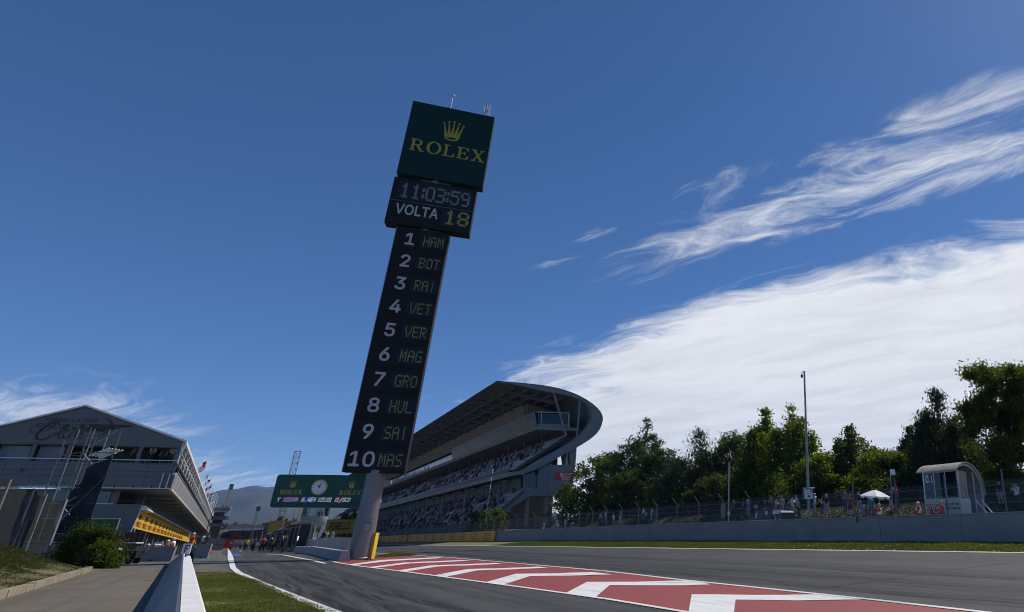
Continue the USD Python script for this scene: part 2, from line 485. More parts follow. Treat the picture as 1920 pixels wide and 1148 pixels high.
mat('soil', (0.13, 0.11, 0.085), 0.95, 0.25, 0.4)
mat('field', (0.10, 0.115, 0.04), 0.95, col2=(0.15, 0.13, 0.07), scale=0.08)
asphalt('track_asphalt', 0.046, 0.072, 0.36, (1.0, 0.99, 0.97))
asphalt('pit_asphalt', 0.052, 0.072, 0.42, (1.0, 0.99, 0.97))
asphalt('apron_concrete', 0.11, 0.15, 0.3, (1.0, 0.93, 0.82))
asphalt('road_concrete', 0.13, 0.18, 0.22, (1.0, 0.85, 0.63))
paint('white_paint', (0.78, 0.77, 0.74), (0.33, 0.32, 0.31), 0.75)
paint('red_paint', (0.29, 0.052, 0.048), (0.15, 0.055, 0.052), 0.75)
paint('blue_paint', (0.06, 0.09, 0.36), (0.1, 0.1, 0.2), 0.4)
paint('green_paint', (0.04, 0.22, 0.10), (0.06, 0.12, 0.08), 0.4)
mat('grass_soil', (0.12, 0.125, 0.03), 0.95, col2=(0.21, 0.18, 0.07), scale=0.7, bump=0.8, bscale=8)
mat('bank_soil', (0.085, 0.085, 0.03), 0.95, col2=(0.19, 0.15, 0.075), scale=0.5, bump=0.8, bscale=6)
leafmat('grass_blade', (0.09, 0.105, 0.02), (0.27, 0.24, 0.075), 0.35)
leafmat('bank_blade', (0.045, 0.055, 0.014), (0.22, 0.165, 0.07), 0.3)
leafmat('leaf_dark', (0.044, 0.062, 0.013), (0.100, 0.122, 0.028), 0.44)
leafmat('leaf_pine', (0.030, 0.042, 0.018), (0.068, 0.084, 0.034), 0.26)
leafmat('leaf_bright', (0.100, 0.128, 0.013), (0.185, 0.198, 0.030), 0.60)
leafmat('leaf_mid', (0.070, 0.094, 0.013), (0.145, 0.160, 0.030), 0.54)
leafmat('leaf_pale', (0.085, 0.104, 0.030), (0.16, 0.165, 0.055), 0.50)
mat('bark', (0.10, 0.075, 0.05), 0.9, 0.3, 6, bump=0.6)
mat('concrete', (0.34, 0.335, 0.33), 0.85, 0.12, 0.7, bump=0.15)
mat('concrete_wall', (0.21, 0.212, 0.222), 0.8, 0.13, 0.6, bump=0.12, stretch=(0, (1, 1, 3)))
mat('concrete_pale', (0.40, 0.395, 0.385), 0.8, 0.08, 0.6)
mat('barrier_white', (0.72, 0.70, 0.67), 0.75, 0.10, 3.0, bump=0.25, bscale=18)
mat('kerb_stone', (0.28, 0.235, 0.165), 0.9, 0.25, 3.0, bump=0.3)
mat('panel_black', (0.012, 0.0125, 0.015), 0.75, 0.2, 1.0, spec=0.2)
mat('led_panel', (0.012, 0.015, 0.030), 0.65, 0.2, 4.0, spec=0.25)
mat('box_side', (0.10, 0.11, 0.12), 0.5, 0.1, 1.0)
mat('sign_green', (0.003, 0.028, 0.030), 0.75, 0.10, 0.5, spec=0.2)
mat('gold_bright', (0.60, 0.46, 0.05), 0.45, 0.05)
mat('gold', (0.34, 0.28, 0.03), 0.45, 0.06, 2.0)
mat('led_yellow', (0.24, 0.25, 0.045), 0.5, 0.35, 2.2)
mat('led_grey', (0.17, 0.17, 0.155), 0.5, 0.25, 2.2)
mat('number_white', (0.42, 0.42, 0.44), 0.6, 0.06, 2.0)
mat('sign_white', (0.75, 0.75, 0.76), 0.5, 0.05, 2.0)
mat('led_white', (0.7, 0.7, 0.72), 0.5, 0.05, 2.0, emit=((0.85, 0.88, 1.0), 0.35))
mat('led_blue', (0.03, 0.05, 0.6), 0.5, 0.0, emit=((0.05, 0.08, 1.0), 0.5))
mat('led_pink', (0.6, 0.15, 0.2), 0.5, 0.0, emit=((1.0, 0.25, 0.3), 0.35))
mat('led_violet', (0.5, 0.3, 0.7), 0.5, 0.0, emit=((0.7, 0.45, 1.0), 0.35))
mat('lamp_cyan', (0.6, 0.9, 0.9), 0.3, 0.0, emit=((0.6, 1.0, 0.98), 1.6))
mat('lamp_amber', (0.8, 0.5, 0.1), 0.3, 0.0, emit=((1.0, 0.62, 0.15), 0.8))
mat('steel', (0.45, 0.46, 0.47), 0.4, 0.1, 2.0, metallic=0.6)
mat('steel_column', (0.19, 0.182, 0.19), 0.42, 0.06, 1.0, metallic=0.25)
mat('steel_dark', (0.12, 0.125, 0.13), 0.5, 0.15, 2.0, metallic=0.4)
mat('steel_grey', (0.28, 0.29, 0.30), 0.5, 0.12, 2.0, metallic=0.3)
mat('alu_white', (0.72, 0.73, 0.74), 0.4, 0.05, 2.0)
mat('yellow_paint', (0.50, 0.22, 0.012), 0.5, 0.10, 2.0)
mat('yellow_banner', (0.72, 0.50, 0.025), 0.6, 0.06, 1.0)
mat('yellow_board', (0.62, 0.34, 0.008), 0.55, 0.10, 0.8)
mat('script_red', (0.075, 0.014, 0.014), 0.7, 0.05)
mat('script_black', (0.06, 0.06, 0.07), 0.7, 0.05)
mat('banner_red', (0.34, 0.035, 0.022), 0.6, 0.05)
mat('red_sign', (0.42, 0.025, 0.022), 0.5, 0.06)
mat('dark_red', (0.050, 0.009, 0.008), 0.6, 0.2, 1.0)
mat('red_vehicle', (0.55, 0.02, 0.022), 0.35, 0.06, 1.0)
mat('black', (0.018, 0.018, 0.02), 0.5, 0.1)
mat('rubber', (0.022, 0.022, 0.022), 0.85, 0.1)
mat('gable_fabric', (0.15, 0.147, 0.165), 0.8, 0.06, 0.5)
mat('tent_fabric', (0.24, 0.235, 0.245), 0.7, 0.05, 0.5)
mat('roof_white', (0.80, 0.79, 0.77), 0.55, 0.06, 0.6)
mat('clad_grey', (0.135, 0.133, 0.147), 0.55, 0.06, 0.4)
mat('clad_line', (0.22, 0.22, 0.24), 0.6, 0.05)
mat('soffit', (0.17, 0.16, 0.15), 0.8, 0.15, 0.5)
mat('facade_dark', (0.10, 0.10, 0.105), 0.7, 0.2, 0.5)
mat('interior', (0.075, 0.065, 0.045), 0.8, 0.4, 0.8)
mat('curtain', (0.26, 0.26, 0.31), 0.8, 0.08, 2.0)
mat('stand_roof', (0.13, 0.13, 0.13), 0.6, 0.1, 0.2)
mat('stand_fascia', (0.15, 0.165, 0.18), 0.5, 0.07, 0.3)
mat('stand_concrete', (0.20, 0.195, 0.19), 0.8, 0.12, 0.3)
mat('stand_wood', (0.13, 0.09, 0.05), 0.75, 0.15, 0.2)
mat('stand_rib', (0.07, 0.07, 0.07), 0.7, 0.1)
mat('stand_riser', (0.055, 0.052, 0.05), 0.85, 0.15, 0.5)
mat('stand_green', (0.022, 0.042, 0.038), 0.6, 0.2, 0.3)
mat('seat_white', (0.28, 0.265, 0.27), 0.5, 0.12, 0.4)
mat('seat_red', (0.24, 0.05, 0.06), 0.5, 0.15, 0.4)
mat('seat_mixed', (0.25, 0.235, 0.24), 0.5, col2=(0.08, 0.035, 0.04), scale=0.22)
mat('green_tarp', (0.02, 0.13, 0.045), 0.75, 0.18, 0.8)
mat('board_green', (0.004, 0.072, 0.046), 0.5, 0.08, 1.0)
mat('clock_face', (0.80, 0.80, 0.78), 0.4, 0.02)
mat('clock_rim', (0.50, 0.27, 0.12), 0.35, 0.05, metallic=0.4)
mat('mountain', (0.030, 0.042, 0.030), 0.95, col2=(0.060, 0.062, 0.048), scale=0.004)
mat('far_leaf', (0.05, 0.06, 0.025), 0.9, 0.4, 0.15)
mat('hut_wall', (0.50, 0.49, 0.47), 0.6, 0.06, 1.0)
mat('hut_frame', (0.50, 0.50, 0.50), 0.45, 0.08, 1.0)
mat('hut_roof', (0.42, 0.37, 0.29), 0.55, 0.18, 3.0)
mat('umbrella_cloth', (0.80, 0.79, 0.76), 0.7, 0.04, 2.0)
mat('cardboard_white', (0.75, 0.75, 0.78), 0.6, 0.04)
mat('car_white', (0.75, 0.75, 0.76), 0.3, 0.03)
mat('car_black', (0.022, 0.022, 0.026), 0.35, 0.1)
mat('car_glass', (0.012, 0.014, 0.017), 0.08, 0.0, spec=0.3)
mat('skin', (0.45, 0.27, 0.19), 0.6, 0.08)
mat('hair', (0.035, 0.025, 0.02), 0.7, 0.2)
CLOTH = {'white': (0.72, 0.72, 0.73), 'grey': (0.30, 0.30, 0.32), 'black': (0.02, 0.02, 0.022), 'red': (0.45, 0.035, 0.03), 'maroon': (0.20, 0.03, 0.03), 'blue': (0.10, 0.14, 0.38), 'pale blue': (0.36, 0.44, 0.62),
         'teal': (0.03, 0.25, 0.30), 'green': (0.12, 0.32, 0.10), 'navy': (0.03, 0.04, 0.10), 'beige': (0.42, 0.36, 0.26), 'orange': (0.44, 0.045, 0.014), 'denim': (0.08, 0.11, 0.20), 'brown': (0.16, 0.09, 0.06), 'yellow': (0.65, 0.45, 0.03), 'vest blue': (0.16, 0.16, 0.42)}
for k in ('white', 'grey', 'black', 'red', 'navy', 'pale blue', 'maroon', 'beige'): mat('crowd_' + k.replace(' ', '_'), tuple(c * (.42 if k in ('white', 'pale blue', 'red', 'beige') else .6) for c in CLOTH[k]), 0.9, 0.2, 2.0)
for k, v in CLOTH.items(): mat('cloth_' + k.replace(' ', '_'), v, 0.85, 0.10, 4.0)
for k, v in (('red', (0.55, 0.03, 0.03)), ('blue', (0.03, 0.05, 0.28)), ('white', (0.75, 0.75, 0.75)), ('green', (0.03, 0.25, 0.08)), ('yellow', (0.75, 0.5, 0.03)), ('black', (0.02, 0.02, 0.02))):
    mat('flag_' + k, v, 0.7, 0.04)
panemat('pane', (0.72, 0.80, 0.82), 0.02, 1.5)
panemat('pane_dark', (0.16, 0.19, 0.20), 0.02, 1.6)
netmat('chainlink', (0.10, 0.10, 0.105), 0.09)
netmat('debris_net', (0.030, 0.031, 0.029), 0.74)
netmat('black_net', (0.02, 0.02, 0.024), 0.90)
n_ = {'t': ('transparent_bsdf', {}), 'p': ('principled_bsdf', {'base_color': (0.022, 0.022, 0.023), 'roughness': 0.75, 'specular_ior_level': 0.3}), 'g': ('geometry', {}), 'v': ('vector_rotate', {'rotate_type': 'z_axis', 'angle': -UANG}),
      'ms': ('mapping', {'mapping_type': 'point', 'scale': (0.25, 5.0, 1.0)}), 'n': ('noise_texture', {'scale': 1.4, 'detail': 6.0, 'roughness': 0.7}), 'r': ('map_range', {'from_min': 0.42, 'from_max': 0.72, 'to_min': 0.0, 'to_max': 0.55, 'clamp': True}), 'x': ('mix_closure', {})}
M['tyre_rubber'] = usdkit.material(stage, '/World/Looks/tyre_rubber', n_, [('g.position', 'v.vector'), ('v.vector', 'ms.vector'), ('ms.vector', 'n.vector'), ('n.fac', 'r.value'), ('r.result', 'x.fac'), ('t.BSDF', 'x.closure1'), ('p.BSDF', 'x.closure2')], surface='x.closure')
mat('tar_seam', (0.028, 0.028, 0.028), 0.6, 0.2, 2.0)
M['mirror_glass'] = usdkit.material(stage, '/World/Looks/mirror_glass', {'p': ('principled_bsdf', {'base_color': (0.05, 0.06, 0.065), 'roughness': 0.03, 'specular_ior_level': 0.35, 'ior': 1.4}), 'g': ('geometry', {}), 'n': ('noise_texture', {'scale': 0.5, 'detail': 1.0}), 'b': ('bump', {'strength': 0.16, 'distance': 0.3})},
                                    [('g.position', 'n.vector'), ('n.fac', 'b.height'), ('b.normal', 'p.normal')], surface='p.BSDF')

# ------------------------------------------------------------------ ground and roads
def terrain():
    def axis(near, far, step):
        a = list(np.arange(-near, near + 1e-6, step))
        t = near
        st = step
        while t < far:
            st *= 1.28; t += st
            a.append(t); a.insert(0, -t)
        return np.array(a)
    Sv = np.concatenate([[-6000, -2500, -1000, -400, -150, -60], np.arange(-30, 130, 1.5), np.arange(130, 480, 8), [520, 600, 720, 900, 1200, 1700, 2600, 4200, 7000]])
    Dv = np.concatenate([[-7000, -4000, -2200, -1200, -700, -400, -240, -160, -110, -80, -60, -48], np.arange(-40, -4.3, 1.3), [-4.2], np.arange(-3.4, 10.3, 1.4), [10.4], np.arange(12, 26, 2.3), [26], np.arange(27, 32.4, 1.1), [32.5], np.arange(33, 70, 1.0), [74, 80, 90, 105, 130, 170, 230, 330, 500, 800, 1400, 2500, 4500, 7000]])
    SS, DD = np.meshgrid(Sv, Dv, indexing='ij')
    X = SS * U[0] + DD * N[0]; Y = SS * U[1] + DD * N[1]
    Z = zg(X, Y)
    paved = (DD > -4.15) & (DD < 26) & (SS < 470)
    Z = Z - np.where(paved, 0.06, 0.012)
    n, m = SS.shape
    idx = np.arange(n * m).reshape(n, m)
    f = np.stack([idx[:-1, :-1], idx[1:, :-1], idx[1:, 1:], idx[:-1, 1:]], -1).reshape(-1, 4)
    f = np.vstack([f[:, [0, 2, 1]], f[:, [0, 3, 2]]])
    mm = trimesh.Trimesh(np.stack([X, Y, Z], -1).reshape(-1, 3), f, process=False)
    if mm.face_normals[:, 2].mean() < 0: mm.faces = mm.faces[:, ::-1]
    return mm


obj('ground', terrain(), 'field', smooth=True, kind='structure')


def SDpoly(pts): return [tuple(pt(s, d)[:2]) for s, d in pts]


track_poly = Polygon(SDpoly([(-30, 10.2), (460, 10.2), (460, 26), (-30, 26)]))
obj('race_track', sheet(track_poly, 0.0, 6.0), 'track_asphalt', kind='structure')
# pit exit road: right edge follows the painted wedge; left edge the white line seen beside the grass
L_PX = [(433, 1052), (437, 1066), (448, 1075), (480, 1090), (540, 1115), (600, 1139), (625, 1148.5), (700, 1182), (800, 1226), (960, 1300), (1100, 1400)]
R_PX = [(640, 1057), (650, 1059), (747, 1070.7), (913, 1092.7), (1117, 1120), (1223, 1137), (1420, 1170), (1700, 1222)]
Lg = [G2(*p) for p in L_PX]; Rg = [G2(*p) for p in R_PX]
farL = [tuple(pt(s, d)[:2]) for s, d in ((460, -2.6), (200, -1.7), (90, -1.2))]
farR = [tuple(pt(s, d)[:2]) for s, d in ((62, 4.15), (90, 4.6), (200, 5.0), (460, 5.4))]
end0 = np.array(Rg[-1]) ; end1 = np.array(Lg[-1])
pit_poly = Polygon(Rg[::-1] + farR + farL + Lg)
obj('pit_exit_road', sheet(pit_poly.buffer(0), 0.002, 9.0), 'pit_asphalt', kind='structure')
# everything else between barrier and track: worn asphalt and concrete aprons
B_DIR = ray(346.5, 1005); B_DIR[2] = 0; B_DIR /= np.linalg.norm(B_DIR)
B_N = np.array([B_DIR[1], -B_DIR[0], 0])
apron = Polygon(SDpoly([(30, -4.0), (460, -12), (460, 10.3), (30, 10.3)]))
obj('pit_apron', sheet(apron, -0.008, 4.0), 'apron_concrete', kind='structure')
kerb_px = [(0, 1125), (57, 1107.6), (110, 1091), (172, 1070.5)]
kerb_g = [np.array(G2(*p)) for p in kerb_px]
k_dir = (kerb_g[-1] - kerb_g[0]) / np.linalg.norm(kerb_g[-1] - kerb_g[0])
kerb_line = [kerb_g[0] - k_dir * 25] + kerb_g
road = Polygon([tuple(q) for q in kerb_line] + [tuple(pt(44, -4.0)[:2]), tuple(pt(49, -14)[:2]), tuple(pt(52, -14)[:2]), tuple((B_DIR * 40)[:2]), tuple((B_DIR * -12 + B_N * .3)[:2])])
obj('service_road', sheet(road.buffer(0), -0.003, 2.0), 'road_concrete', kind='structure')

# painted wedge between pit exit and track
T_PX = [(753, 1038), (1133, 1071.7), (1280, 1089), (1607, 1123), (1773, 1143)]
Tg = [G2(*p) for p in T_PX]
tS, tD = sd(np.array([q[0] for q in Tg]), np.array([q[1] for q in Tg]))
rS, rD = sd(np.array([q[0] for q in Rg]), np.array([q[1] for q in Rg]))


def trackD(S): return float(np.interp(S, tS[::-1], tD[::-1]))
def pitD(S): return float(np.interp(S, rS[::-1], rD[::-1]))


ks = [4, 7, 10, 14, 18, 24, 30, 36, 41, 46]
wedge = Polygon(SDpoly([(s, pitD(s)) for s in ks] + [(50, 4.6), (52, 6.4), (56, 9.2)] + [(s, trackD(s)) for s in ks[::-1]]))
wedge = wedge.buffer(0)
obj('painted_run_off', sheet(wedge, 0.006, 2.0), 'red_paint', kind='structure')
chev = thing('chevron_marking', 'white chevrons painted across the red run-off wedge between pit exit and track', 'road marking', (*wedge.centroid.coords[0], 0), kind='structure')
CH = [[(1297, 1115), (1580, 1114.5), (1617, 1125), (1379, 1125.5), (1376, 1152), (1374, 1190), (1268, 1165), (1291, 1148)],
      [(1100, 1092), (1297, 1088.7), (1333, 1096.7), (1143, 1098), (1116.7, 1120.7), (1061, 1113)],
      [(966.7, 1076.7), (1110, 1073.3), (1148, 1077.7), (993, 1081), (945, 1096.7), (911.7, 1092.3)],
      [(876.7, 1067.7), (1006.7, 1063.3), (1030, 1065), (896.7, 1070), (836.7, 1082), (813, 1079.7)],
      [(808, 1060.7), (926.7, 1056.3), (943, 1057.7), (821.7, 1062.7), (760, 1072.3), (744, 1070.7)],
      [(758, 1055.3), (866.7, 1050.7), (885, 1051.7), (768, 1057), (700, 1065.7), (689, 1064.3)],
      [(715, 1050.7), (820, 1045.3), (831.7, 1046.3), (727, 1052.7), (660, 1060.7), (648, 1059.7)]]
for c in CH:
    obj('chevron', sheet(Polygon([G2(*p) for p in c]).buffer(0).intersection(wedge.buffer(-0.02)), 0.012, 2.0), 'white_paint', chev)


def lineSD(pts, w): return LineString(SDpoly(pts)).buffer(w / 2, cap_style='flat', join_style='mitre')


lines = thing('edge_line', 'white painted edge lines of the pit exit road and the track', 'road marking', (0, 0, 0), kind='structure')
obj('pit_exit_line', sheet(lineSD([(s, pitD(s) - .05) for s in ks], 0.16), 0.016, 2.0), 'white_paint', lines)
obj('track_edge_line', sheet(lineSD([(s, trackD(s) + .05) for s in ks] + [(60, 9.75), (90, 9.9), (200, 10.2), (450, 10.3)], 0.16), 0.018, 12.0), 'white_paint', lines)
obj('track_edge_line', sheet(lineSD([(-30, 26), (60, 26), (200, 26), (450, 26)], 0.34), 0.014, 12.0), 'white_paint', lines)
obj('pit_road_line', sheet(LineString(Lg).buffer(0.11, cap_style='flat'), 0.016, 4.0), 'white_paint', lines)
obj('pit_road_line', sheet(LineString([G2(428, 1026), G2(430, 1036), G2(431.5, 1043), G2(433, 1051.9)]).buffer(0.14, cap_style='flat'), 0.016, 8.0), 'white_paint', lines)
obj('pit_lane_line', sheet(LineString([G2(609, 1057.0), G2(584, 1051), G2(545, 1043.8), G2(524, 1040.6), G2(500, 1039.3)]).buffer(0.10, cap_style='flat'), 0.016, 2.0), 'white_paint', lines)
blue = Polygon([G2(430.5, 1039.3), G2(445, 1038.3), G2(457, 1043.2), G2(434, 1044.3)])
obj('blue_marking', sheet(blue.buffer(0), 0.012, 2.0), 'blue_paint', kind='structure')
grn = thing('green_marking', 'green painted strips along both sides of the pit lane mouth', 'road marking', (0, 0, 0), kind='structure')
for a in ([(427, 1027), (429.5, 1027), (431.5, 1036.5), (428, 1036.5)], [(444.5, 1026.5), (447, 1026.5), (456, 1036), (451, 1036)]):
    obj('strip', sheet(Polygon([G2(*p) for p in a]).buffer(0), 0.012, 14.0), 'green_paint', grn)

# rubber laid down by tyres, and sealed seams in the tarmac
tm = thing('tyre_mark', 'dark rubber streaks along the pit exit road and the track', 'tyre mark', (0, 0, 0), kind='structure')
rt = random.Random(12)
for k in range(13):
    if k < 7:
        d0, d1 = rt.uniform(1.2, 3.4), rt.uniform(2.2, 5.2)
        s0, s1 = rt.uniform(4, 14), rt.uniform(26, 48)
        D_ = lambda s: d1 + (d0 - d1) * ((s - s0) / (s1 - s0)) ** .8
        lim = lambda s: min(D_(s), pitD(s) - .35)
    else:
        d0 = rt.uniform(12.2, 24); s0, s1 = rt.uniform(-10, 10), rt.uniform(60, 150); dd = rt.uniform(-1.5, 1.5)
        lim = lambda s: d0 + dd * ((s - s0) / (s1 - s0)) ** 2
    w = rt.uniform(.26, .40) if k < 7 else rt.uniform(.5, 1.6)
    obj('streak', sheet(lineSD([(s, lim(s)) for s in np.linspace(s0, s1, 14)], w), 0.009 + .001 * k, 8.0), 'tyre_rubber', tm)
    if k < 7: obj('streak', sheet(lineSD([(s, lim(s) - 1.5) for s in np.linspace(s0, s1, 14)], w), 0.0095 + .001 * k, 8.0), 'tyre_rubber', tm)
se = thing('tar_seam', 'thin dark sealed seams running along and across the track', 'seam', (0, 0, 0), kind='structure')
for d in (14.4, 18.2, 22.1):
    obj('seam', sheet(lineSD([(s, d + .02 * math.sin(s * .3)) for s in np.linspace(-15, 140, 40)], .035), 0.007, 10.0), 'tar_seam', se)
for s in (12.5, 31, 57):
    obj('seam', sheet(lineSD([(s, 10.7), (s + .25, 18), (s - .1, 25.7)], .05), 0.0085, 6.0), 'tar_seam', se)

# grass
def tufts(name, poly, density, h0, h1, mat_name, seed, label=None, dz=0.0, maxn=60000, w=0.006):
    rng = np.random.default_rng(seed)
    b = poly.bounds
    n = int(min(maxn * 3, (b[2] - b[0]) * (b[3] - b[1]) * density))
    p = np.c_[rng.uniform(b[0], b[2], n), rng.uniform(b[1], b[3], n)]
    p = p[shapely.contains_xy(poly, p[:, 0], p[:, 1])][:maxn]
    k = len(p)
    nb = 5
    P = np.repeat(p, nb, 0) + rng.normal(0, .035, (k * nb, 2))
    th = rng.uniform(0, 2 * math.pi, k * nb)
    h = rng.uniform(h0, h1, k * nb) * (0.5 + meshkit.noise(np.c_[P * 0.7, np.zeros(len(P))], seed))
    lean = rng.normal(0, .55, (k * nb, 2)) * h[:, None]
    z = zg(P[:, 0], P[:, 1]) + dz
    wv = np.c_[np.cos(th), np.sin(th)] * w * (1 + rng.random((k * nb, 1)))
    A = np.c_[P - wv, z]; B = np.c_[P + wv, z]; T = np.c_[P + lean, z + h]
    v = np.stack([A, B, T], 1).reshape(-1, 3)
    f = np.arange(len(v)).reshape(-1, 3)
    return trimesh.Trimesh(v, f, process=False)


verge_poly = Polygon([G2(434, 1073.5), G2(366, 1074.5)] + [tuple((B_DIR * t + B_N * .42)[:2]) for t in (18, 12, 6, 2.6)] + Lg[8:2:-1]).buffer(0)
obj('grass_verge', sheet(verge_poly, 0.010, 0.8), 'grass_soil', kind='structure')
obj('grass', tufts('grass', verge_poly, 420, .02, .055, 'grass_blade', 3), 'grass_blade', kind='stuff', label='short dry green grass between the low barrier and the pit exit', cat='grass')
far_poly = Polygon(SDpoly([(-25, 26.25), (210, 26.25), (210, 32.45), (-25, 32.45)]))
obj('grass_strip', sheet(far_poly, 0.004, 3.0), 'grass_soil', kind='structure')
obj('grass', tufts('grass', Polygon(SDpoly([(8, 26.3), (90, 26.3), (90, 32.3), (8, 32.3)])), 70, .04, .12, 'grass_blade', 4, w=0.02), 'grass_blade', kind='stuff', label='strip of mown grass along the foot of the long grey wall', cat='grass')
isl_poly = Polygon([G2(696, 1046.5), G2(742, 1037.5), G2(765, 1039.3), G2(779, 1041.2), G2(735, 1044.5)]).buffer(0)
obj('grass_island', sheet(isl_poly, 0.03, 1.5), 'grass_soil', kind='structure')
obj('grass', tufts('grass', isl_poly, 120, .04, .10, 'grass_blade', 5, dz=.02, w=0.015), 'grass_blade', kind='stuff', label='small wedge of grass beside the foot of the timing tower', cat='grass')
bank_poly = Polygon([tuple(q) for q in kerb_line] + [tuple(pt(39, -4.6)[:2]), tuple(pt(43, -8)[:2]), tuple(pt(46, -14)[:2]), tuple(pt(46, -40)[:2]), tuple(pt(-5, -40)[:2])]).buffer(0)
bank_poly = bank_poly.difference(LineString([tuple(q) for q in kerb_line]).buffer(0.18))
obj('grass_bank', sheet(bank_poly, 0.006, 1.5), 'bank_soil', kind='structure')
bn = Polygon([tuple(kerb_g[0] - k_dir * 6)] + [tuple(q) for q in kerb_g] + [tuple(pt(40, -8)[:2]), tuple(pt(46, -10.5)[:2]), tuple(pt(30, -11)[:2]), tuple(pt(10, -9)[:2])]).difference(LineString([tuple(q) for q in kerb_line]).buffer(0.2))
obj('grass', tufts('grass', bn.buffer(0), 300, .03, .11, 'bank_blade', 6, w=0.008), 'bank_blade', kind='stuff', label='dry tufted grass covering the left hand bank', cat='grass')
rbank = Polygon(SDpoly([(10, 33.0), (104, 33.0), (104, 56), (10, 56)]))
obj('grass_slope', sheet(rbank, 0.004, 1.5), 'bank_soil', kind='structure')
obj('grass', tufts('grass', Polygon(SDpoly([(14, 35), (100, 35), (100, 46), (14, 46)])), 40, .06, .2, 'bank_blade', 7, w=0.02), 'bank_blade', kind='stuff', label='dry grass on the spectators\' slope behind the long grey wall', cat='grass')

# kerb stones on the left
kerb = thing('kerb', 'weathered pale stone kerb at the foot of the grass bank', 'kerb', (*kerb_g[1], 0))
rk = random.Random(4)
kl = LineString([tuple(q) for q in kerb_line])
s = 6.0
while s < kl.length - 0.2:
    L = min(0.98, kl.length - s)
    a = np.array(kl.interpolate(s).coords[0]); b = np.array(kl.interpolate(s + L - .025).coords[0])
    d = (b - a) / np.linalg.norm(b - a); nn = np.array([-d[1], d[0]])
    z = float(zg(*a)); h = .17 + rk.uniform(-.012, .012)
    m = MB().pp([*(a + nn * rk.uniform(-.01, .01)), z - .05], [*(b - a), 0], [*(nn * .17), 0], [0, 0, h + .05])
    obj('kerb_stone', m, 'kerb_stone', kerb)
    s += L
# ------------------------------------------------------------------ mountains
def mountains():
    rng = np.random.default_rng(11)
    pr = [(-2600, 960), (-1200, 930), (-400, 925), (0, 935), (250, 940), (330, 930), (395, 918), (418, 915), (440, 911), (458, 909), (475, 911.5), (490, 910.5), (515, 914), (545, 922), (580, 938), (620, 949), (680, 958), (760, 968), (900, 975), (1100, 980), (1500, 985), (1900, 985)]
    xs = np.array([p[0] for p in pr], float); ys = np.array([p[1] for p in pr], float)
    px = np.linspace(-2000, 1900, 420)
    top = np.interp(px, xs, ys)
    rows = 26
    V = []
    for k in range(rows):
        t = k / (rows - 1)
        dist = 3600 + 1500 * (t)
        for x, y in zip(px, top):
            r = ray(x, 1005); r = r[:2] / np.linalg.norm(r[:2])
            rr = ray(x, y); tz = rr[2] / np.linalg.norm(rr[:2])
            zt = tz * 5100
            V.append((r[0] * dist, r[1] * dist, zt * (t ** 0.85)))
    V = np.array(V)
    nz = meshkit.fbm(V * [1 / 420, 1 / 420, 1 / 900], 5, 3) - 0.5
    tt = np.repeat(np.linspace(0, 1, rows), len(px))
    V[:, 2] += nz * 330 * np.sin(tt * math.pi) * (V[:, 2] > 5) + (meshkit.noise(V / 90, 5) - .5) * 16 * tt - 20 * (1 - tt)
    n = len(px)
    idx = np.arange(rows * n).reshape(rows, n)
    f = np.stack([idx[:-1, :-1], idx[:-1, 1:], idx[1:, 1:], idx[1:, :-1]], -1).reshape(-1, 4)
    f = np.vstack([f[:, [0, 1, 2]], f[:, [0, 2, 3]]])
    return trimesh.Trimesh(V, f, process=False)


obj('mountains', mountains(), 'mountain', smooth=True, kind='structure')

# ------------------------------------------------------------------ lettering
LED = {'A': ['01110', '10001', '10001', '11111', '10001', '10001', '10001'], 'B': ['11110', '10001', '10001', '11110', '10001', '10001', '11110'], 'C': ['01111', '10000', '10000', '10000', '10000', '10000', '01111'],
       'E': ['11111', '10000', '10000', '11110', '10000', '10000', '11111'], 'G': ['01111', '10000', '10000', '10011', '10001', '10001', '01111'], 'H': ['10001', '10001', '10001', '11111', '10001', '10001', '10001'],
       'I': ['00100'] * 7, 'L': ['10000'] * 6 + ['11111'], 'M': ['10001', '11011', '11011', '10101', '10101', '10001', '10001'], 'O': ['01110', '10001', '10001', '10001', '10001', '10001', '01110'],
       'R': ['11110', '10001', '10001', '11110', '10100', '10010', '10001'], 'S': ['01111', '10000', '10000', '01110', '00001', '00001', '11110'], 'T': ['11111'] + ['00100'] * 6, 'U': ['10001'] * 6 + ['01110'],
       'V': ['10001', '10001', '10001', '10001', '01010', '01010', '00100'], 'W': ['10001', '10001', '10001', '10101', '10101', '11011', '10001'], 'Y': ['10001', '10001', '01010', '00100', '00100', '00100', '00100'],
       '0': ['01110', '10001', '10001', '10001', '10001', '10001', '01110'], '1': ['00100', '01100', '00100', '00100', '00100', '00100', '01110'], '2': ['01110', '10001', '00001', '00010', '00100', '01000', '11111'],
       '3': ['11110', '00001', '00001', '01110', '00001', '00001', '11110'], '4': ['00010', '00110', '01010', '10010', '11111', '00010', '00010'], '5': ['11111', '10000', '11110', '00001', '00001', '10001', '01110'],
       '6': ['01110', '10000', '10000', '11110', '10001', '10001', '01110'], '8': ['01110', '10001', '10001', '01110', '10001', '10001', '01110'], '9': ['01110', '10001', '10001', '01111', '00001', '00001', '01110'],
       ':': ['0', '1', '1', '0', '1', '1', '0'], '.': ['0', '0', '0', '0', '0', '0', '1'], '/': ['00001', '00010', '00010', '00100', '01000', '01000', '10000'], ' ': ['000'] * 7}


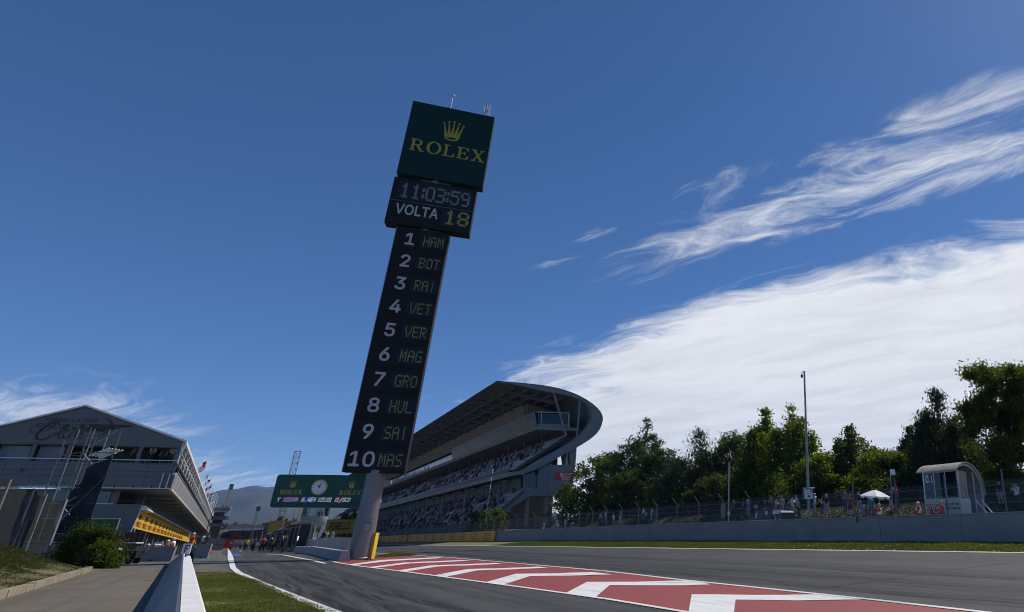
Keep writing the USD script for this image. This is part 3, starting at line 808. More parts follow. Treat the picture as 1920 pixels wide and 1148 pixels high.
def led(mb, text, h, o, e1, e2, width=None, fill=0.84, depth=0.015, slant=0.0, bold=0.0):
    """Dot-matrix lettering, capitals h tall; bold widens each lamp block."""
    p = h / 7
    adv = [len(LED[c][0]) + 1 for c in text]
    total = sum(adv) - 1
    kx = 1.0 if width is None else width / (total * p)
    x = 0
    for c, a in zip(text, adv):
        for r, row in enumerate(LED[c]):
            for q, ch in enumerate(row):
                if ch == '1':
                    x0 = (x + q - bold / 2) * p * kx; y0 = (6 - r) * p
                    w = p * kx * (fill + bold); hh = p * fill
                    nn = np.cross(e1, e2); nn = nn / np.linalg.norm(nn)
                    mb.pp(np.asarray(o) + e1 * (x0 + slant * y0) + e2 * y0, e1 * w, e2 * hh, nn * depth)
        x += a
    return mb


def ell(cx, cy, rx, ry, n=40):
    t = np.linspace(0, 2 * math.pi, n, endpoint=False)
    return Polygon(np.c_[cx + rx * np.cos(t), cy + ry * np.sin(t)])


def serif(ch):
    B = sbox
    if ch == 'R':
        g = unary_union([B(.10, 0, .27, 1), B(0, 0, .38, .07), B(0, .93, .45, 1)])
        bowl = ell(.46, .735, .30, .265).difference(ell(.44, .735, .165, .185)).intersection(B(.4, .4, 1, 1.1))
        g = unary_union([g, bowl, B(.26, .92, .46, 1), B(.26, .47, .46, .55), Polygon([(.38, .5), (.56, .52), (.80, .09), (.92, .07), (.92, 0), (.66, 0)])])
        return g, .95
    if ch == 'O': return ell(.48, .5, .48, .53).difference(ell(.48, .5, .29, .455)), .98
    if ch == 'L': return unary_union([B(.10, 0, .27, 1), B(0, .93, .40, 1), B(0, 0, .74, .07), Polygon([(.74, 0), (.78, .33), (.72, .33), (.60, .07), (.4, .07), (.4, 0)])]), .80
    if ch == 'E': return unary_union([B(.10, 0, .27, 1), B(0, .93, .74, 1), B(0, 0, .76, .07), B(.25, .47, .54, .54), B(.50, .36, .56, .66), Polygon([(.76, 0), (.80, .30), (.74, .30), (.60, .07), (.6, 0)]), Polygon([(.74, 1), (.77, .72), (.71, .72), (.58, .93), (.58, 1)])]), .82
    if ch == 'X': return unary_union([Polygon([(.08, .97), (.28, .97), (.88, .03), (.68, .03)]), Polygon([(.72, .97), (.82, .97), (.24, .03), (.14, .03)]), B(0, .93, .38, 1), B(.6, .93, .92, 1), B(.03, 0, .36, .07), B(.58, 0, .97, .07)]), .97


def serif_text(text, height, width):
    out, x = [], 0.0
    for c in text:
        g, a = serif(c)
        out.append(affinity.translate(g, x, 0)); x += a + .10
    g = unary_union(out)
    return affinity.scale(g, width / (x - .1), height, origin=(0, 0))


def crown_shape():
    """Five points ended with balls above an oval base; unit height, about 0.85 wide."""
    parts = []
    base_c = (0.425, .10)
    for tx, ty, bx in ((.03, .83, .20), (.22, .93, .31), (.425, .96, .425), (.63, .93, .54), (.82, .83, .65)):
        d = .075
        parts.append(Polygon([(bx - d, .16), (bx + d, .16), (tx + .012, ty), (tx - .012, ty)]))
        parts.append(Point(tx, ty).buffer(.045, 10))
    band = Polygon([(.10, .42), (.14, .12), (.71, .12), (.75, .42), (.6, .25), (.425, .22), (.25, .25)])
    parts += [ell(.425, .13, .285, .13), band]
    g = unary_union(parts)
    return g.difference(ell(.425, .12, .20, .055))


CROWN = crown_shape()


def wdir(az): a = math.radians(az); return np.array([math.sin(a), math.cos(a), 0.0])


# ------------------------------------------------------------------ timing tower
TB = ground(672, 1050)
TB[2] = 0
tw = wdir(70); tn = np.array([tw[1], -tw[0], 0])
tower = thing('timing_tower', 'tall black timing tower with green crest sign, clock and ten running positions on one column', 'scoreboard', TB)


def TP(a, d, z): return TB + tw * a + tn * d + ZU * z


mb = MB()
mb.lathe(TP(0, -.05, 0), [(0, 0), (.66, 0), (.66, .10), (.60, .16), (.585, 2.4), (.585, 2.46), (.56, 2.47), (.53, 5.2), (.33, 5.3), (.33, 31)], 40)
obj('column', mb, 'steel_column', tower, smooth=40)
mb = MB().pp(TP(.02, .585, 1.62), tw * .42, tn * .05, ZU * .46); obj('plate', mb, 'steel_dark', tower)
mb = MB().pp(TP(.05, .64, 1.65), tw * .36, tn * .006, ZU * .40); obj('plate_face', mb, 'steel_grey', tower)


def tbox(a0, a1, z0, z1, d0=.45, d1=-.42): return MB().pp(TP(a0, d1, z0), tw * (a1 - a0), tn * (d0 - d1), ZU * (z1 - z0))


# number panel: a cabinet for each position so that the joints show
pz1, pz10 = 21.12, 5.85
step = (pz1 - pz10) / 9
pan = obj('number_panel', tbox(-1.78, 1.62, 5.05, 21.95, .40), 'panel_black', tower)
obj('side_trim', MB().pp(TP(-1.82, .0, 5.05), tw * .04, tn * .40, ZU * 16.9), 'steel_grey', tower)
codes = ['HAM', 'BOT', 'RAI', 'VET', 'VER', 'MAG', 'GRO', 'HUL', 'SAI', 'MAS']
for i, c in enumerate(codes):
    z = pz1 - step * i
    cab = obj('position_cabinet', tbox(-1.75, 1.59, z - step / 2 + .02, z + step / 2 - .02, .43, .40), 'panel_black', tower)
    t = str(i + 1)
    g = MB().text(t, .88, TP(-.80 - .06 * (i / 9), .43, z - .44), tw, ZU, .012, bold=True, center=True)
    obj('number', g, 'number_white', cab)
    sc = obj('code_screen', tbox(-.14, 1.52, z - .52, z + .52, .445, .43), 'led_panel', tower)
    for j, ch in enumerate(c):
        obj('letter', led(MB(), ch, .80, TP(.08 + .459 * j, .445, z - .42), tw, ZU, width=.382, fill=.80), 'led_yellow', sc)
# clock cabinet
ck = obj('clock_panel', tbox(-2.62, 2.92, 22.15, 25.86), 'panel_black', tower)
obj('frame_bar', MB().pp(TP(-2.62, .45, 23.98), tw * 5.54, tn * .02, ZU * .05), 'box_side', tower)
sc = obj('clock_screen', tbox(-2.25, 2.75, 24.12, 25.68, .47, .452), 'led_panel', tower)
obj('time', led(MB(), '11:03:59', 1.2, TP(-2.05, .47, 24.28), tw, ZU, width=4.6, fill=.95, bold=.35), 'led_grey', sc)
obj('lap_word', MB().text('VOLTA', .78, TP(-2.12, .45, 22.98), tw, ZU, .015, bold=True, width=2.78), 'number_white', tower)
sc = obj('lap_screen', tbox(.86, 2.78, 22.45, 23.92, .47, .452), 'led_panel', tower)
obj('lap_number', led(MB(), '18', 1.16, TP(1.12, .47, 22.66), tw, ZU, width=1.6, fill=.97, bold=.3), 'led_yellow', sc)
# green crest box
obj('crest_panel', tbox(-2.55, 3.26, 26.2, 32.62), 'sign_green', tower)
obj('crest_trim', MB().pp(TP(-2.57, -.42, 26.2), tw * .02, tn * .87, ZU * 6.42), 'steel_dark', tower)
obj('neck', tbox(-1.0, 1.0, 25.86, 26.2, .1, -.3), 'steel_dark', tower)
obj('neck', tbox(-1.0, 1.0, 21.95, 22.15, .1, -.3), 'steel_dark', tower)
obj('brand_lettering', MB().flat(serif_text('ROLEX', 1.02, 5.2), TP(-2.12, .45, 28.30), tw, ZU, .025), 'gold', tower)
obj('crown_emblem', MB().flat(affinity.scale(CROWN, 1.72, 1.78, origin=(0, 0)), TP(-.20, .45, 29.70), tw, ZU, .025), 'gold', tower)
an = obj('antenna', MB().bar(TP(-.05, -.1, 32.62), TP(-.05, -.1, 34.2), .03).lathe(TP(-.05, -.1, 34.15), [(0, 0), (.16, .02), (.16, .10), (0, .14)], 10), 'alu_white', tower)
obj('antenna', MB().bar(TP(-.2, -.1, 32.62), TP(-.2, -.1, 33.05), .05), 'steel_dark', tower)
m = MB().bar(TP(2.5, -.1, 32.62), TP(2.5, -.1, 34.1), .045)
for z in (32.9, 33.5): m.bar(TP(2.2, -.1, z), TP(2.75, -.1, z), .025)
obj('antenna', m, 'steel_dark', tower)
for a, z in ((2.72, 32.8), (2.72, 33.35), (2.34, 33.2)):
    obj('antenna_panel', MB().pp(TP(a - .06, -.02, z), tw * .13, tn * .08, ZU * .62), 'alu_white', tower)
m = MB()
for i in range(4):
    t = math.radians(90 * i + 45)
    m.pp(TP(0.75 * math.cos(t) - .09, -.05 + .75 * math.sin(t) - .09, 0), tw * .18, tn * .18, ZU * .12)
obj('base_bolt', m, 'steel_dark', tower)

# ------------------------------------------------------------------ green sponsor board held by the tower
bw = wdir(82); bnn = np.array([bw[1], -bw[0], 0]); BB = TB - bnn * .9


def BP(a, d, z): return BB + bw * a + bnn * d + ZU * z


gb = thing('sponsor_board', 'long green round-cornered board with a clock and timing line, left of the tower column', 'sign', BB)
bp = sbox(-5.83, 3.17, -0.35, 4.78).buffer(.18)
obj('board', MB().flat(bp, BP(0, 0, 0), bw, ZU, .22), 'board_green', gb)
obj('bracket', MB().pp(BP(-1.6, -.25, 3.3), bw * 1.8, bnn * .24, ZU * .2).pp(BP(-1.6, -.25, 4.5), bw * 2.2, bnn * .24, ZU * .2), 'steel_grey', gb)
for a in (-5.62, -2.20):
    obj('brand_lettering', MB().flat(serif_text('ROLEX', .27, 1.27), BP(a, .22, 3.77), bw, ZU, .02), 'gold_bright', gb)
    obj('crown_emblem', MB().flat(affinity.scale(CROWN, .42, .42, origin=(0, 0)), BP(a + .46, .22, 4.16), bw, ZU, .02), 'gold_bright', gb)
ck = obj('clock', MB().flat(Point(0, 0).buffer(.47, 24), BP(-3.42, .22, 4.2), bw, ZU, .05), 'clock_rim', gb)
obj('dial', MB().flat(Point(0, 0).buffer(.40, 24), BP(-3.42, .27, 4.2), bw, ZU, .01), 'clock_face', ck)
m = MB()
for k in range(12):
    t = math.radians(30 * k)
    o = BP(-3.42, .28, 4.2) + bw * math.sin(t) * .30 + ZU * math.cos(t) * .30
    e = bw * math.sin(t) + ZU * math.cos(t); g = bw * math.cos(t) - ZU * math.sin(t)
    m.pp(o - g * .018, e * .07, g * .036, bnn * .008)
obj('hour_mark', m, 'black', ck)
m = MB()
for ang, L, w in ((-28, .2, .03), (22, .31, .022)):
    t = math.radians(ang); e = bw * math.sin(t) + ZU * math.cos(t); g = bw * math.cos(t) - ZU * math.sin(t)
    m.pp(BP(-3.42, .29, 4.2) - g * w - e * .05, e * L, g * 2 * w, bnn * .008)
obj('hand', m, 'black', ck)
z = 3.34
scr = obj('timing_line', MB().pp(BP(-5.78, .22, 3.24), bw * 4.7, bnn * .012, ZU * .40), 'board_green', gb)
M_ = [('Y', -5.68, .14, 'led_white'), ('1:25.049', -5.34, .82, 'led_violet'), ('16', -4.32, .2, 'led_white'), ('WEH', -3.92, .42, 'led_white'), ('1:25.102', -3.36, .78, 'led_white'), ('15', -2.38, .2, 'led_white'), ('OCO', -1.92, .42, 'led_white')]
for t, a, w, mm in M_:
    obj('timing_text', led(MB(), t, .25, BP(a, .232, z), bw, ZU, width=w, slant=.2, fill=.9), mm, scr)
for a, mm in ((-4.12, 'led_blue'), (-2.16, 'led_pink')):
    obj('slash', MB().prism([BP(a, .232, z - .06), BP(a + .09, .232, z - .06), BP(a + .28, .232, z + .26), BP(a + .19, .232, z + .26)], bnn * .01), mm, scr)

# yellow padded post beside the column
q = ground(689, 1050)
yd = wdir(80); yn = np.array([yd[1], -yd[0], 0])
yp = thing('yellow_post', 'slim upright orange-yellow padded board beside the foot of the tower column', 'marker post', q)
obj('pad', MB().pp(q - yd * .14, yd * .30, -yn * .5, ZU * 1.52), 'yellow_paint', yp)
obj('edge_strip', MB().pp(q + yd * .16, yd * .035, -yn * .5, ZU * 1.53), 'yellow_banner', yp)
obj('foot', MB().pp(q - yd * .2 + yn * .02, yd * .46, -yn * .56, ZU * .05), 'steel_dark', yp)

# ------------------------------------------------------------------ pit wall end
pw = thing('concrete_block', 'low grey concrete barrier running back from the tower foot along the pit lane', 'barrier', pt(44, 4.9))
m = MB()
S0 = 43.7
for k in range(9):
    a = S0 + k * 4.3
    o = pt(a, 4.72, float(zg(*pt(a, 4.72)[:2])))
    obj('segment', MB().prism([o + N * -.05, o + N * .55, o + N * .42 + ZU * .54, o + N * .06 + ZU * .54], U * 4.26), 'concrete', pw)
pwh = thing('pit_wall', 'higher grey concrete pit wall behind the low barrier left of the tower', 'wall', pt(53, 6))
for k in range(60):
    a = 52.5 + k * 5
    zb = float(zg(*pt(a, 6)[:2]))
    obj('wall_panel', MB().pp(pt(a, 6, zb - .2), U * 4.97, N * .3, ZU * 1.42), 'concrete', pwh)
m = MB()
for k in range(60):
    a = 52.5 + k * 5
    zb = float(zg(*pt(a, 6)[:2]))
    if k > 6: m.bar(pt(a, 6.1, zb + 1.2), pt(a, 6.1, zb + 3.2), .04)
obj('fence_post', m, 'steel_grey', pwh)
obj('fence_mesh', MB().pp(pt(86, 6.1, 1.0), U * 260 - ZU * 3.0, ZU * 1.9, N * .01), 'chainlink', pwh)
# crowd barrier by the column
c0 = onD(636, 1036, 5.7); c0[2] = 0.0
cb = thing('crowd_barrier', 'grey tubular crowd barrier standing behind the low concrete block', 'barrier', c0)
cd = wdir(62)
m = MB()
for z in (.18, 1.12): m.bar(c0 + ZU * z, c0 + cd * 1.9 + ZU * z, .02)
for t in (0, 1.9): m.bar(c0 + cd * t, c0 + cd * t + ZU * 1.12, .02)
obj('frame', m, 'steel_grey', cb)
m = MB()
for k in range(1, 14): m.bar(c0 + cd * (.136 * k) + ZU * .18, c0 + cd * (.136 * k) + ZU * 1.12, .01, n=4)
obj('bars', m, 'steel_grey', cb)
m = MB()
for t in (.3, 1.6): m.bar(c0 + cd * t + N * -.2 + ZU * .02, c0 + cd * t + N * .25 + ZU * .02, .02)
obj('feet', m, 'steel_grey', cb)


# ------------------------------------------------------------------ start rostrum pod
def flatdir(px): r = ray(px, 1005); r[2] = 0; return r / np.linalg.norm(r)


pc = pt(72, 6.9); pz = float(zg(pc[0], pc[1]))
pc[2] = 0
_a = onD(590, 968.5, 6.9)
pc = np.array([_a[0], _a[1], 0.0])
pod_c = pc
hz = lambda y: onplane(596, y, pc, -flatdir(596))[2]
z_top, z_gl, z_bot = hz(946), hz(968.5), hz(992)
R = 1.45
pod = thing('start_rostrum', 'grey half-egg race starter\'s pod with curved glass on a stem, under the green board', 'control booth', pc)
prof = [(0, z_bot)] + [(R * math.sin(t), z_gl - (z_gl - z_bot) * math.cos(t)) for t in np.linspace(.15, math.pi / 2, 9)] + [(R - .06, z_gl), (R - .10, z_gl - .1), (0, z_gl - .12)]
obj('bowl', MB().lathe(pc, prof, 36), 'concrete', pod, smooth=35)
gp = [(R * .99, z_gl), (R * 1.0, (z_gl + z_top) / 2), (R * .93, z_top)]
obj('glass', MB().lathe(pc, gp, 36), 'pane', pod, smooth=35)
obj('roof', MB().lathe(pc, [(R * .95, z_top), (R * 1.02, z_top + .03), (R * 1.0, z_top + .18), (R * .5, z_top + .42), (0, z_top + .5)], 36), 'concrete_pale', pod, smooth=35)
for k in range(7):
    t = k * 2 * math.pi / 7 + .3
    m = MB().bar(pc + np.array([R * math.cos(t), R * math.sin(t), z_gl]), pc + np.array([R * .94 * math.cos(t), R * .94 * math.sin(t), z_top]), .03)
    obj('mullion', m, 'steel_grey', pod)
obj('stem', MB().lathe(pc, [(.5, 0), (.46, z_bot * .5), (.6, z_bot + .12)], 20), 'steel_dark', pod, smooth=40)
ld = wdir(80)
for a in (-.62, .45):
    obj('ladder_rail', MB().bar(pc + ld * a - wdir(-30) * .6 , pc + ld * (a * .9) - wdir(-30) * 1.0 + ZU * (z_gl - .1), .05), 'alu_white', pod)
# ------------------------------------------------------------------ grandstand
SP = atY(1000, 1000, 136); SP[2] = 0
sa = wdir(75); sn = np.array([sa[1], -sa[0], 0])
SV = ray(450, 1021); SV /= np.linalg.norm(SV)
SLEN = 360.0


def GS(px, py, d=0.0): return onplane(px, py, SP, sn) + SV * d


def ext(px, d0, L): return [GS(x, y, d0) for x, y in px], SV * L


def stand_part(name, px, mat_name, d0=0.0, L=SLEN, parent=None, label=None):
    p, v = ext(px, d0, L)
    return obj(name, MB().prism(p, v), mat_name, parent or st, label=label)


st = thing('grandstand', 'huge covered grandstand with a curved end, full of people, behind the track', 'grandstand', SP)
OUT = [(930, 715), (985, 719), (1040, 728), (1085, 744), (1110, 757), (1122, 768), (1128, 780), (1129, 790), (1125, 803), (1113, 818), (1098, 829), (1085, 837), (1060, 851), (1020, 873), (985, 887.5), (968, 892), (957, 892.5)]
INN = [(936, 717.2), (985, 726), (1040, 737.6), (1088, 751.6), (1104, 762.7), (1109.5, 777), (1107, 790), (1098, 803), (1083, 818), (1062, 832), (1030, 851), (1000, 868), (978, 881), (962, 885), (957, 885.5)]


def resample(pts, n):
    L = LineString(pts)
    return [L.interpolate(t, normalized=True).coords[0] for t in np.linspace(0, 1, n)]


def smooth_line(pts, n=60):
    from scipy.interpolate import splprep, splev
    p = np.array(pts, float)
    tck, _ = splprep([p[:, 0], p[:, 1]], s=6.0, k=3)
    x, y = splev(np.linspace(0, 1, n), tck)
    return list(zip(x, y))


OUTS = smooth_line(OUT, 49); INNS = smooth_line(INN, 49)
OUTS[0], INNS[0] = OUT[0], INN[0]
k_roof = 27
shell_o = OUTS[:k_roof + 1]
mid = [((o[0] * .72 + i[0] * .28), (o[1] * .72 + i[1] * .28)) for o, i in zip(OUTS, INNS)]
stand_part('roof', OUTS[:k_roof] + mid[:k_roof][::-1], 'stand_roof', 1.2, SLEN)
stand_part('rear_shell', OUTS[k_roof - 1:41] + mid[k_roof - 1:41][::-1], 'stand_concrete', 1.2, SLEN)
# end fascia: a ring of separate panels with open joints
segs = 24
for k in range(segs):
    i0, i1 = k * 2, k * 2 + 2
    o = OUTS[i0:i1 + 1]; n_ = INNS[i0:i1 + 1]
    cx_, cy_ = np.mean([q[0] for q in o + n_]), np.mean([q[1] for q in o + n_])
    sh = lambda q: (cx_ + (q[0] - cx_) * .985, cy_ + (q[1] - cy_) * .985)
    stand_part('fascia_panel', [sh(q) for q in o] + [sh(q) for q in n_][::-1], 'stand_fascia', -0.35, 1.5)
stand_part('fascia_edge', OUTS[:41] + [(x + (cx - x) * .012, y + (cy - y) * .012 + .6) for (x, y), (cx, cy) in zip(OUTS[:41], mid[:41])][::-1], 'stand_rib', -0.5, 1.75)
# underside ribs
for k in range(44):
    d = 6 + k * 8.0
    stand_part('roof_rib', [INNS[1], INNS[8], INNS[16], (INNS[16][0] - 4, INNS[16][1] + 9), (INNS[8][0] - 2, INNS[8][1] + 7), (INNS[2][0], INNS[2][1] + 3)], 'stand_rib', d, .35)
for k in range(5):
    i = 4 + 3 * k
    q = INNS[i]
    stand_part('roof_purlin', [(q[0], q[1]), (q[0] + 3, q[1] + .6), (q[0] + 3, q[1] + 3.6), (q[0], q[1] + 3.0)], 'stand_rib', 2, SLEN - 4)
stand_part('rear_wall', [(1022, 737), (1026, 737.5), (1028, 771), (1024, 771)], 'stand_wood', 14, SLEN - 16)
stand_part('end_wall', [(1024, 739), (1086, 757), (1092, 772), (1090, 800), (1076, 802), (1076, 770), (1024, 769)], 'stand_wood', 12.6, .8)
# box level
stand_part('box_floor', [(1008, 797), (1090, 800), (1096, 806), (1074, 806), (1012, 803)], 'stand_concrete', 2.0, SLEN - 3)
stand_part('box_roof', [(1011, 768), (1075, 770), (1075, 771.8), (1011, 770)], 'stand_rib', 2.0, 74)
for k in range(72):
    d = 2.2 + k * 4.9
    stand_part('box_pane', [(1008.6, 770.2), (1010.0, 770.2), (1015, 796.8), (1013.5, 796.8)] if k < 15 else [(1013, 783), (1014.2, 783), (1015, 796.8), (1013.5, 796.8)], 'mirror_glass', d, 4.84)
obj('box_rail', MB().bar(GS(1009, 769.6, 2), GS(1009, 769.6, 76), .07).bar(GS(1012.6, 782.2, 76), GS(1012.6, 782.2, 350), .07), 'steel', st)
for x0, x1 in ((1014.5, 1021), (1021.4, 1058.6), (1059, 1072.6)):
    stand_part('end_window', [(x0, 772.5), (x1, 772.5 + (x1 - x0) * .03), (x1 + .4, 792), (x0 + 1.2, 792)], 'pane_dark', 2.2, .05)
stand_part('end_sill', [(1015, 792.3), (1073, 793), (1073.4, 799), (1015.4, 797)], 'stand_fascia', 2.0, .3)
obj('end_frame', MB().bar(GS(1012, 770, 1.95), GS(1073, 772, 1.95), .12).bar(GS(1073, 772, 1.95), GS(1073.5, 799, 1.95), .14).bar(GS(1058.8, 771.5, 1.95), GS(1059, 793, 1.95), .08).bar(GS(1021.2, 770.4, 1.95), GS(1022, 792, 1.95), .08), 'steel', st)
# raking struts at the end
for a, b in (((1040.7, 737), (1064, 817)), ((1089.5, 751.5), (1084, 818))):
    obj('strut', MB().bar(GS(*a, .6), GS(*b, .6), .26, n=10), 'stand_fascia', st, smooth=40)
for k in range(10):
    d = 8 + k * 12
    obj('box_column', MB().bar(GS(1040, 806, d), GS(1046, 834, d), .2, n=8), 'stand_rib', st)


# seat rows
def seat_tier(name, f0, f1, rows, d0, L, mats, seed):
    """Rows of seats from the front edge f0 to the back edge f1 (picture places on the end plane)."""
    rng = random.Random(seed)
    for r in range(rows):
        t = r / rows
        a = (f0[0] + (f1[0] - f0[0]) * t, f0[1] + (f1[1] - f0[1]) * t)
        b = (f0[0] + (f1[0] - f0[0]) * (t + 1 / rows), f0[1] + (f1[1] - f0[1]) * (t + 1 / rows))
        A, B = GS(*a), GS(*b)
        run = (B - A); h = run[2]; run = run.copy(); run[2] = 0
        stp = MB().pp(A - ZU * .25, run * 1.02, ZU * (.25 + .0), SV * L)
        stp.pp(A - ZU * .0 + run * .98, run * .04, ZU * h, SV * L)
        o = obj('step', stp, 'stand_riser', st)
        m = MB()
        d = 1.0
        while d < L - 3:
            if int(d / 14) != int((d + .56) / 14):
                d += 1.5; continue
            if d < 130:
                w = .46; s_ = .52
            else:
                w = 2.0; s_ = 2.2
            if rng.random() < .985:
                q = A + SV * d + run * .55
                m.pp(q + ZU * .40, SV * w, run / np.linalg.norm(run) * .38, ZU * .05)
                m.pp(q + ZU * .42 + run / np.linalg.norm(run) * .36, SV * w, run / np.linalg.norm(run) * .06 + ZU * .02, ZU * .40)
            d += s_
        obj('seat_row', m, mats[r % len(mats)], o, kind='stuff')


st_rows = seat_tier('upper', (960, 884.5), (1061, 818.5), 20, 1.8, SLEN - 4, ['seat_mixed', 'seat_white', 'seat_mixed'], 1)
seat_tier('lower', (905, 982), (984, 918), 17, 2.2, SLEN - 4, ['seat_mixed', 'seat_mixed', 'seat_white'], 2)
stand_part('tier_front', [(955, 885), (959, 885), (960, 893.5), (955, 893)], 'stand_concrete', 0.6, SLEN)
stand_part('tier_slab', [(959.5, 887), (1062, 822), (1062, 828), (960, 893)], 'stand_rib', 1.6, SLEN - 3)
stand_part('tier_parapet', [(955.6, 878), (956.4, 878), (956.6, 884.6), (955.8, 884.6)], 'pane_dark', 1.0, SLEN - 2)
obj('parapet_rail', MB().bar(GS(956, 877.6, 1), GS(956, 877.6, SLEN), .05), 'steel', st)
stand_part('plinth', [(904.5, 981), (907.5, 981), (907.5, 1020), (904.5, 1020)], 'stand_rib', 1.0, SLEN)
stand_part('lower_slab', [(905, 984), (984, 920), (986, 925), (907, 989)], 'stand_rib', 1.8, SLEN - 4)
stand_part('concourse_wall', [(984, 872), (987, 870), (988, 920), (985, 920)], 'stand_green', 3.0, SLEN - 6)
for k in range(9):
    d = 10 + 13 * k
    obj('concourse_light', MB().pp(GS(975, 896, d), GS(980, 896, d) - GS(975, 896, d), SV * 5, ZU * .12), 'alu_white', st)
for k in range(22):
    d = 12 + 13 * k
    stand_part('tier_column', [(970, 892), (973, 892), (974, 926), (971, 928)], 'stand_rib', d, .7)
# side beam of the lower tier and end blocks
stand_part('side_beam', [(905, 985), (984, 915), (1033, 918), (1033, 930), (994, 930), (956, 954), (915, 985)], 'stand_fascia', 0.2, .7)
stand_part('box_window', [(984, 889), (1012, 880), (1009, 917), (985, 917)], 'pane_dark', 1.2, .06)
stand_part('box_window_wall', [(984, 889), (1012, 880), (1009, 917), (985, 917)], 'stand_green', 5.0, .3)
stand_part('end_block', [(1012.5, 878), (1036, 868), (1034, 918), (1009.5, 917.5)], 'stand_fascia', 0.3, 6)
stand_part('logo_wall', [(1032, 872), (1073.5, 871.5), (1070, 929), (1030, 929.5)], 'stand_fascia', -0.3, 1.2)
stand_part('pylon', [(1069, 838), (1084.5, 836), (1082.5, 868), (1075, 925), (1071, 925), (1074, 871)], 'stand_concrete', 0.9, 5)
stand_part('pylon', [(1066.5, 846), (1069.5, 844.5), (1068, 871), (1065, 871)], 'concrete_pale', 1.2, .6)
stand_part('core_wall', [(1036, 868), (1064, 847), (1063, 871), (1036, 871.5)], 'facade_dark', 5.5, .5)
for x in (990, 1026):
    stand_part('end_column', [(x, 929), (x + 6, 929), (x + 3.5, 985), (x - 2.5, 985)], 'stand_concrete', 1.0, .8)
stand_part('end_column', [(1010, 929), (1012, 929), (1009, 985), (1007, 985)], 'steel_grey', 8.0, .6)
stand_part('back_wall', [(952, 958), (994, 921), (1034, 918), (1090, 905), (1086, 990), (950, 990)], 'facade_dark', 16.0, .5)
stand_part('pale_door', [(994, 940), (1005, 938.5), (1003, 954), (992, 954)], 'concrete_pale', 15.6, .2)
stand_part('landing', [(1032, 943), (1072, 943), (1072, 949), (1031, 949)], 'stand_concrete', 2.0, .6)
# circuit emblem on the end wall
lg = stand_part('emblem_panel', [(1046, 886), (1072.6, 885.6), (1071.6, 901), (1036.5, 901.4)], 'red_sign', -0.36, .05)


def G3(px, py): return GS(px, py, -.372)


def pxstroke(pts, w_px, d=.01):
    """A brush line drawn on the end wall through picture places."""
    P = [np.array(G3(*p)) for p in pts]
    o = P[0]
    g = LineString([((p - o) @ sa, p[2] - o[2]) for p in P]).buffer(w_px * .105 / 2, join_style='round')
    return MB().flat(g, o, sa, ZU, d)


obj('track_outline', pxstroke([(1054, 888.5), (1050, 888), (1049, 891), (1052, 895), (1067, 895), (1070, 892.5), (1070, 888.5), (1067.5, 887.5), (1066, 891.5), (1060, 888.5), (1057, 892), (1052.5, 891.5), (1052.5, 889.8)], 1.1), 'sign_white', lg)
o = G3(1052, 900); obj('emblem_word', MB().text('Barcelona', .30, o, sa, ZU, .01, bold=True, width=np.linalg.norm(G3(1069, 900) - o)), 'sign_white', lg)
m = MB()
for r in range(4):
    for c in range(4 - r // 2):
        if (r + c) % 2 == 0:
            p0 = G3(1037.5 + c * 2.6 - r * .3, 888.7 + r * 2.7)
            m.pp(p0, sa * .26, ZU * .25, sn * .012)
obj('checks', m, 'red_sign', lg)

# people filling the two tiers: too many and too small to count
def seated():
    H = [((0, 0, .45), .13), ((0, -.38, .47), .085), ((0, -.42, .06), .06), ((0, .02, .95), .17), ((0, 0, 1.22), .105), ((.2, -.05, .90), .06), ((-.2, -.05, .90), .06), ((.16, -.3, .6), .045), ((-.16, -.3, .6), .045)]
    out = m3.Manifold()
    for i, j in ((0, 1), (1, 2), (0, 3), (3, 4), (3, 5), (3, 6), (5, 7), (6, 8)):
        s = [m3.Manifold.sphere(H[k][1], 6).translate(H[k][0]) for k in (i, j)]
        out += m3.Manifold.batch_hull(s)
    mm = out.to_mesh()
    return trimesh.Trimesh(mm.vert_properties[:, :3], mm.tri_verts, process=False)


cw = thing('crowd', 'packed spectators sitting in both tiers of the grandstand', 'crowd', SP, kind='stuff')
rng = np.random.default_rng(8)
side = math.atan2(SV[1], SV[0])
ppl = seated()
cols = ['white', 'grey', 'black', 'red', 'navy', 'pale blue', 'maroon', 'beige']
buck = {c: [] for c in cols}
for (f0, f1, rows, dens) in (((960, 884.5), (1061, 818.5), 20, .13), ((905, 982), (984, 918), 17, .22)):
    for r in range(rows):
        t = (r + .5) / rows
        A = GS(f0[0] + (f1[0] - f0[0]) * (r / rows), f0[1] + (f1[1] - f0[1]) * (r / rows))
        B = GS(f0[0] + (f1[0] - f0[0]) * ((r + 1) / rows), f0[1] + (f1[1] - f0[1]) * ((r + 1) / rows))
        run = B - A; run[2] = 0
        for d in np.arange(3, 345, .55):
            f = dens * (.1 + 2.6 * max(0, meshkit.noise(np.array([d / 7.0, r / 2.2, rows * 1.0]), 4) - .22)) * (0.5 if d < 14 else 1.0)
            if rng.random() < f:
                c = rng.choice(cols, p=[.24, .20, .17, .12, .10, .06, .06, .05])
                buck[c].append(A + SV * d + run * .62)
pi_ = 0
rot = side + math.pi          # facing the track
yaw = math.atan2(-(B - A)[1], -(B - A)[0]) + math.pi / 2
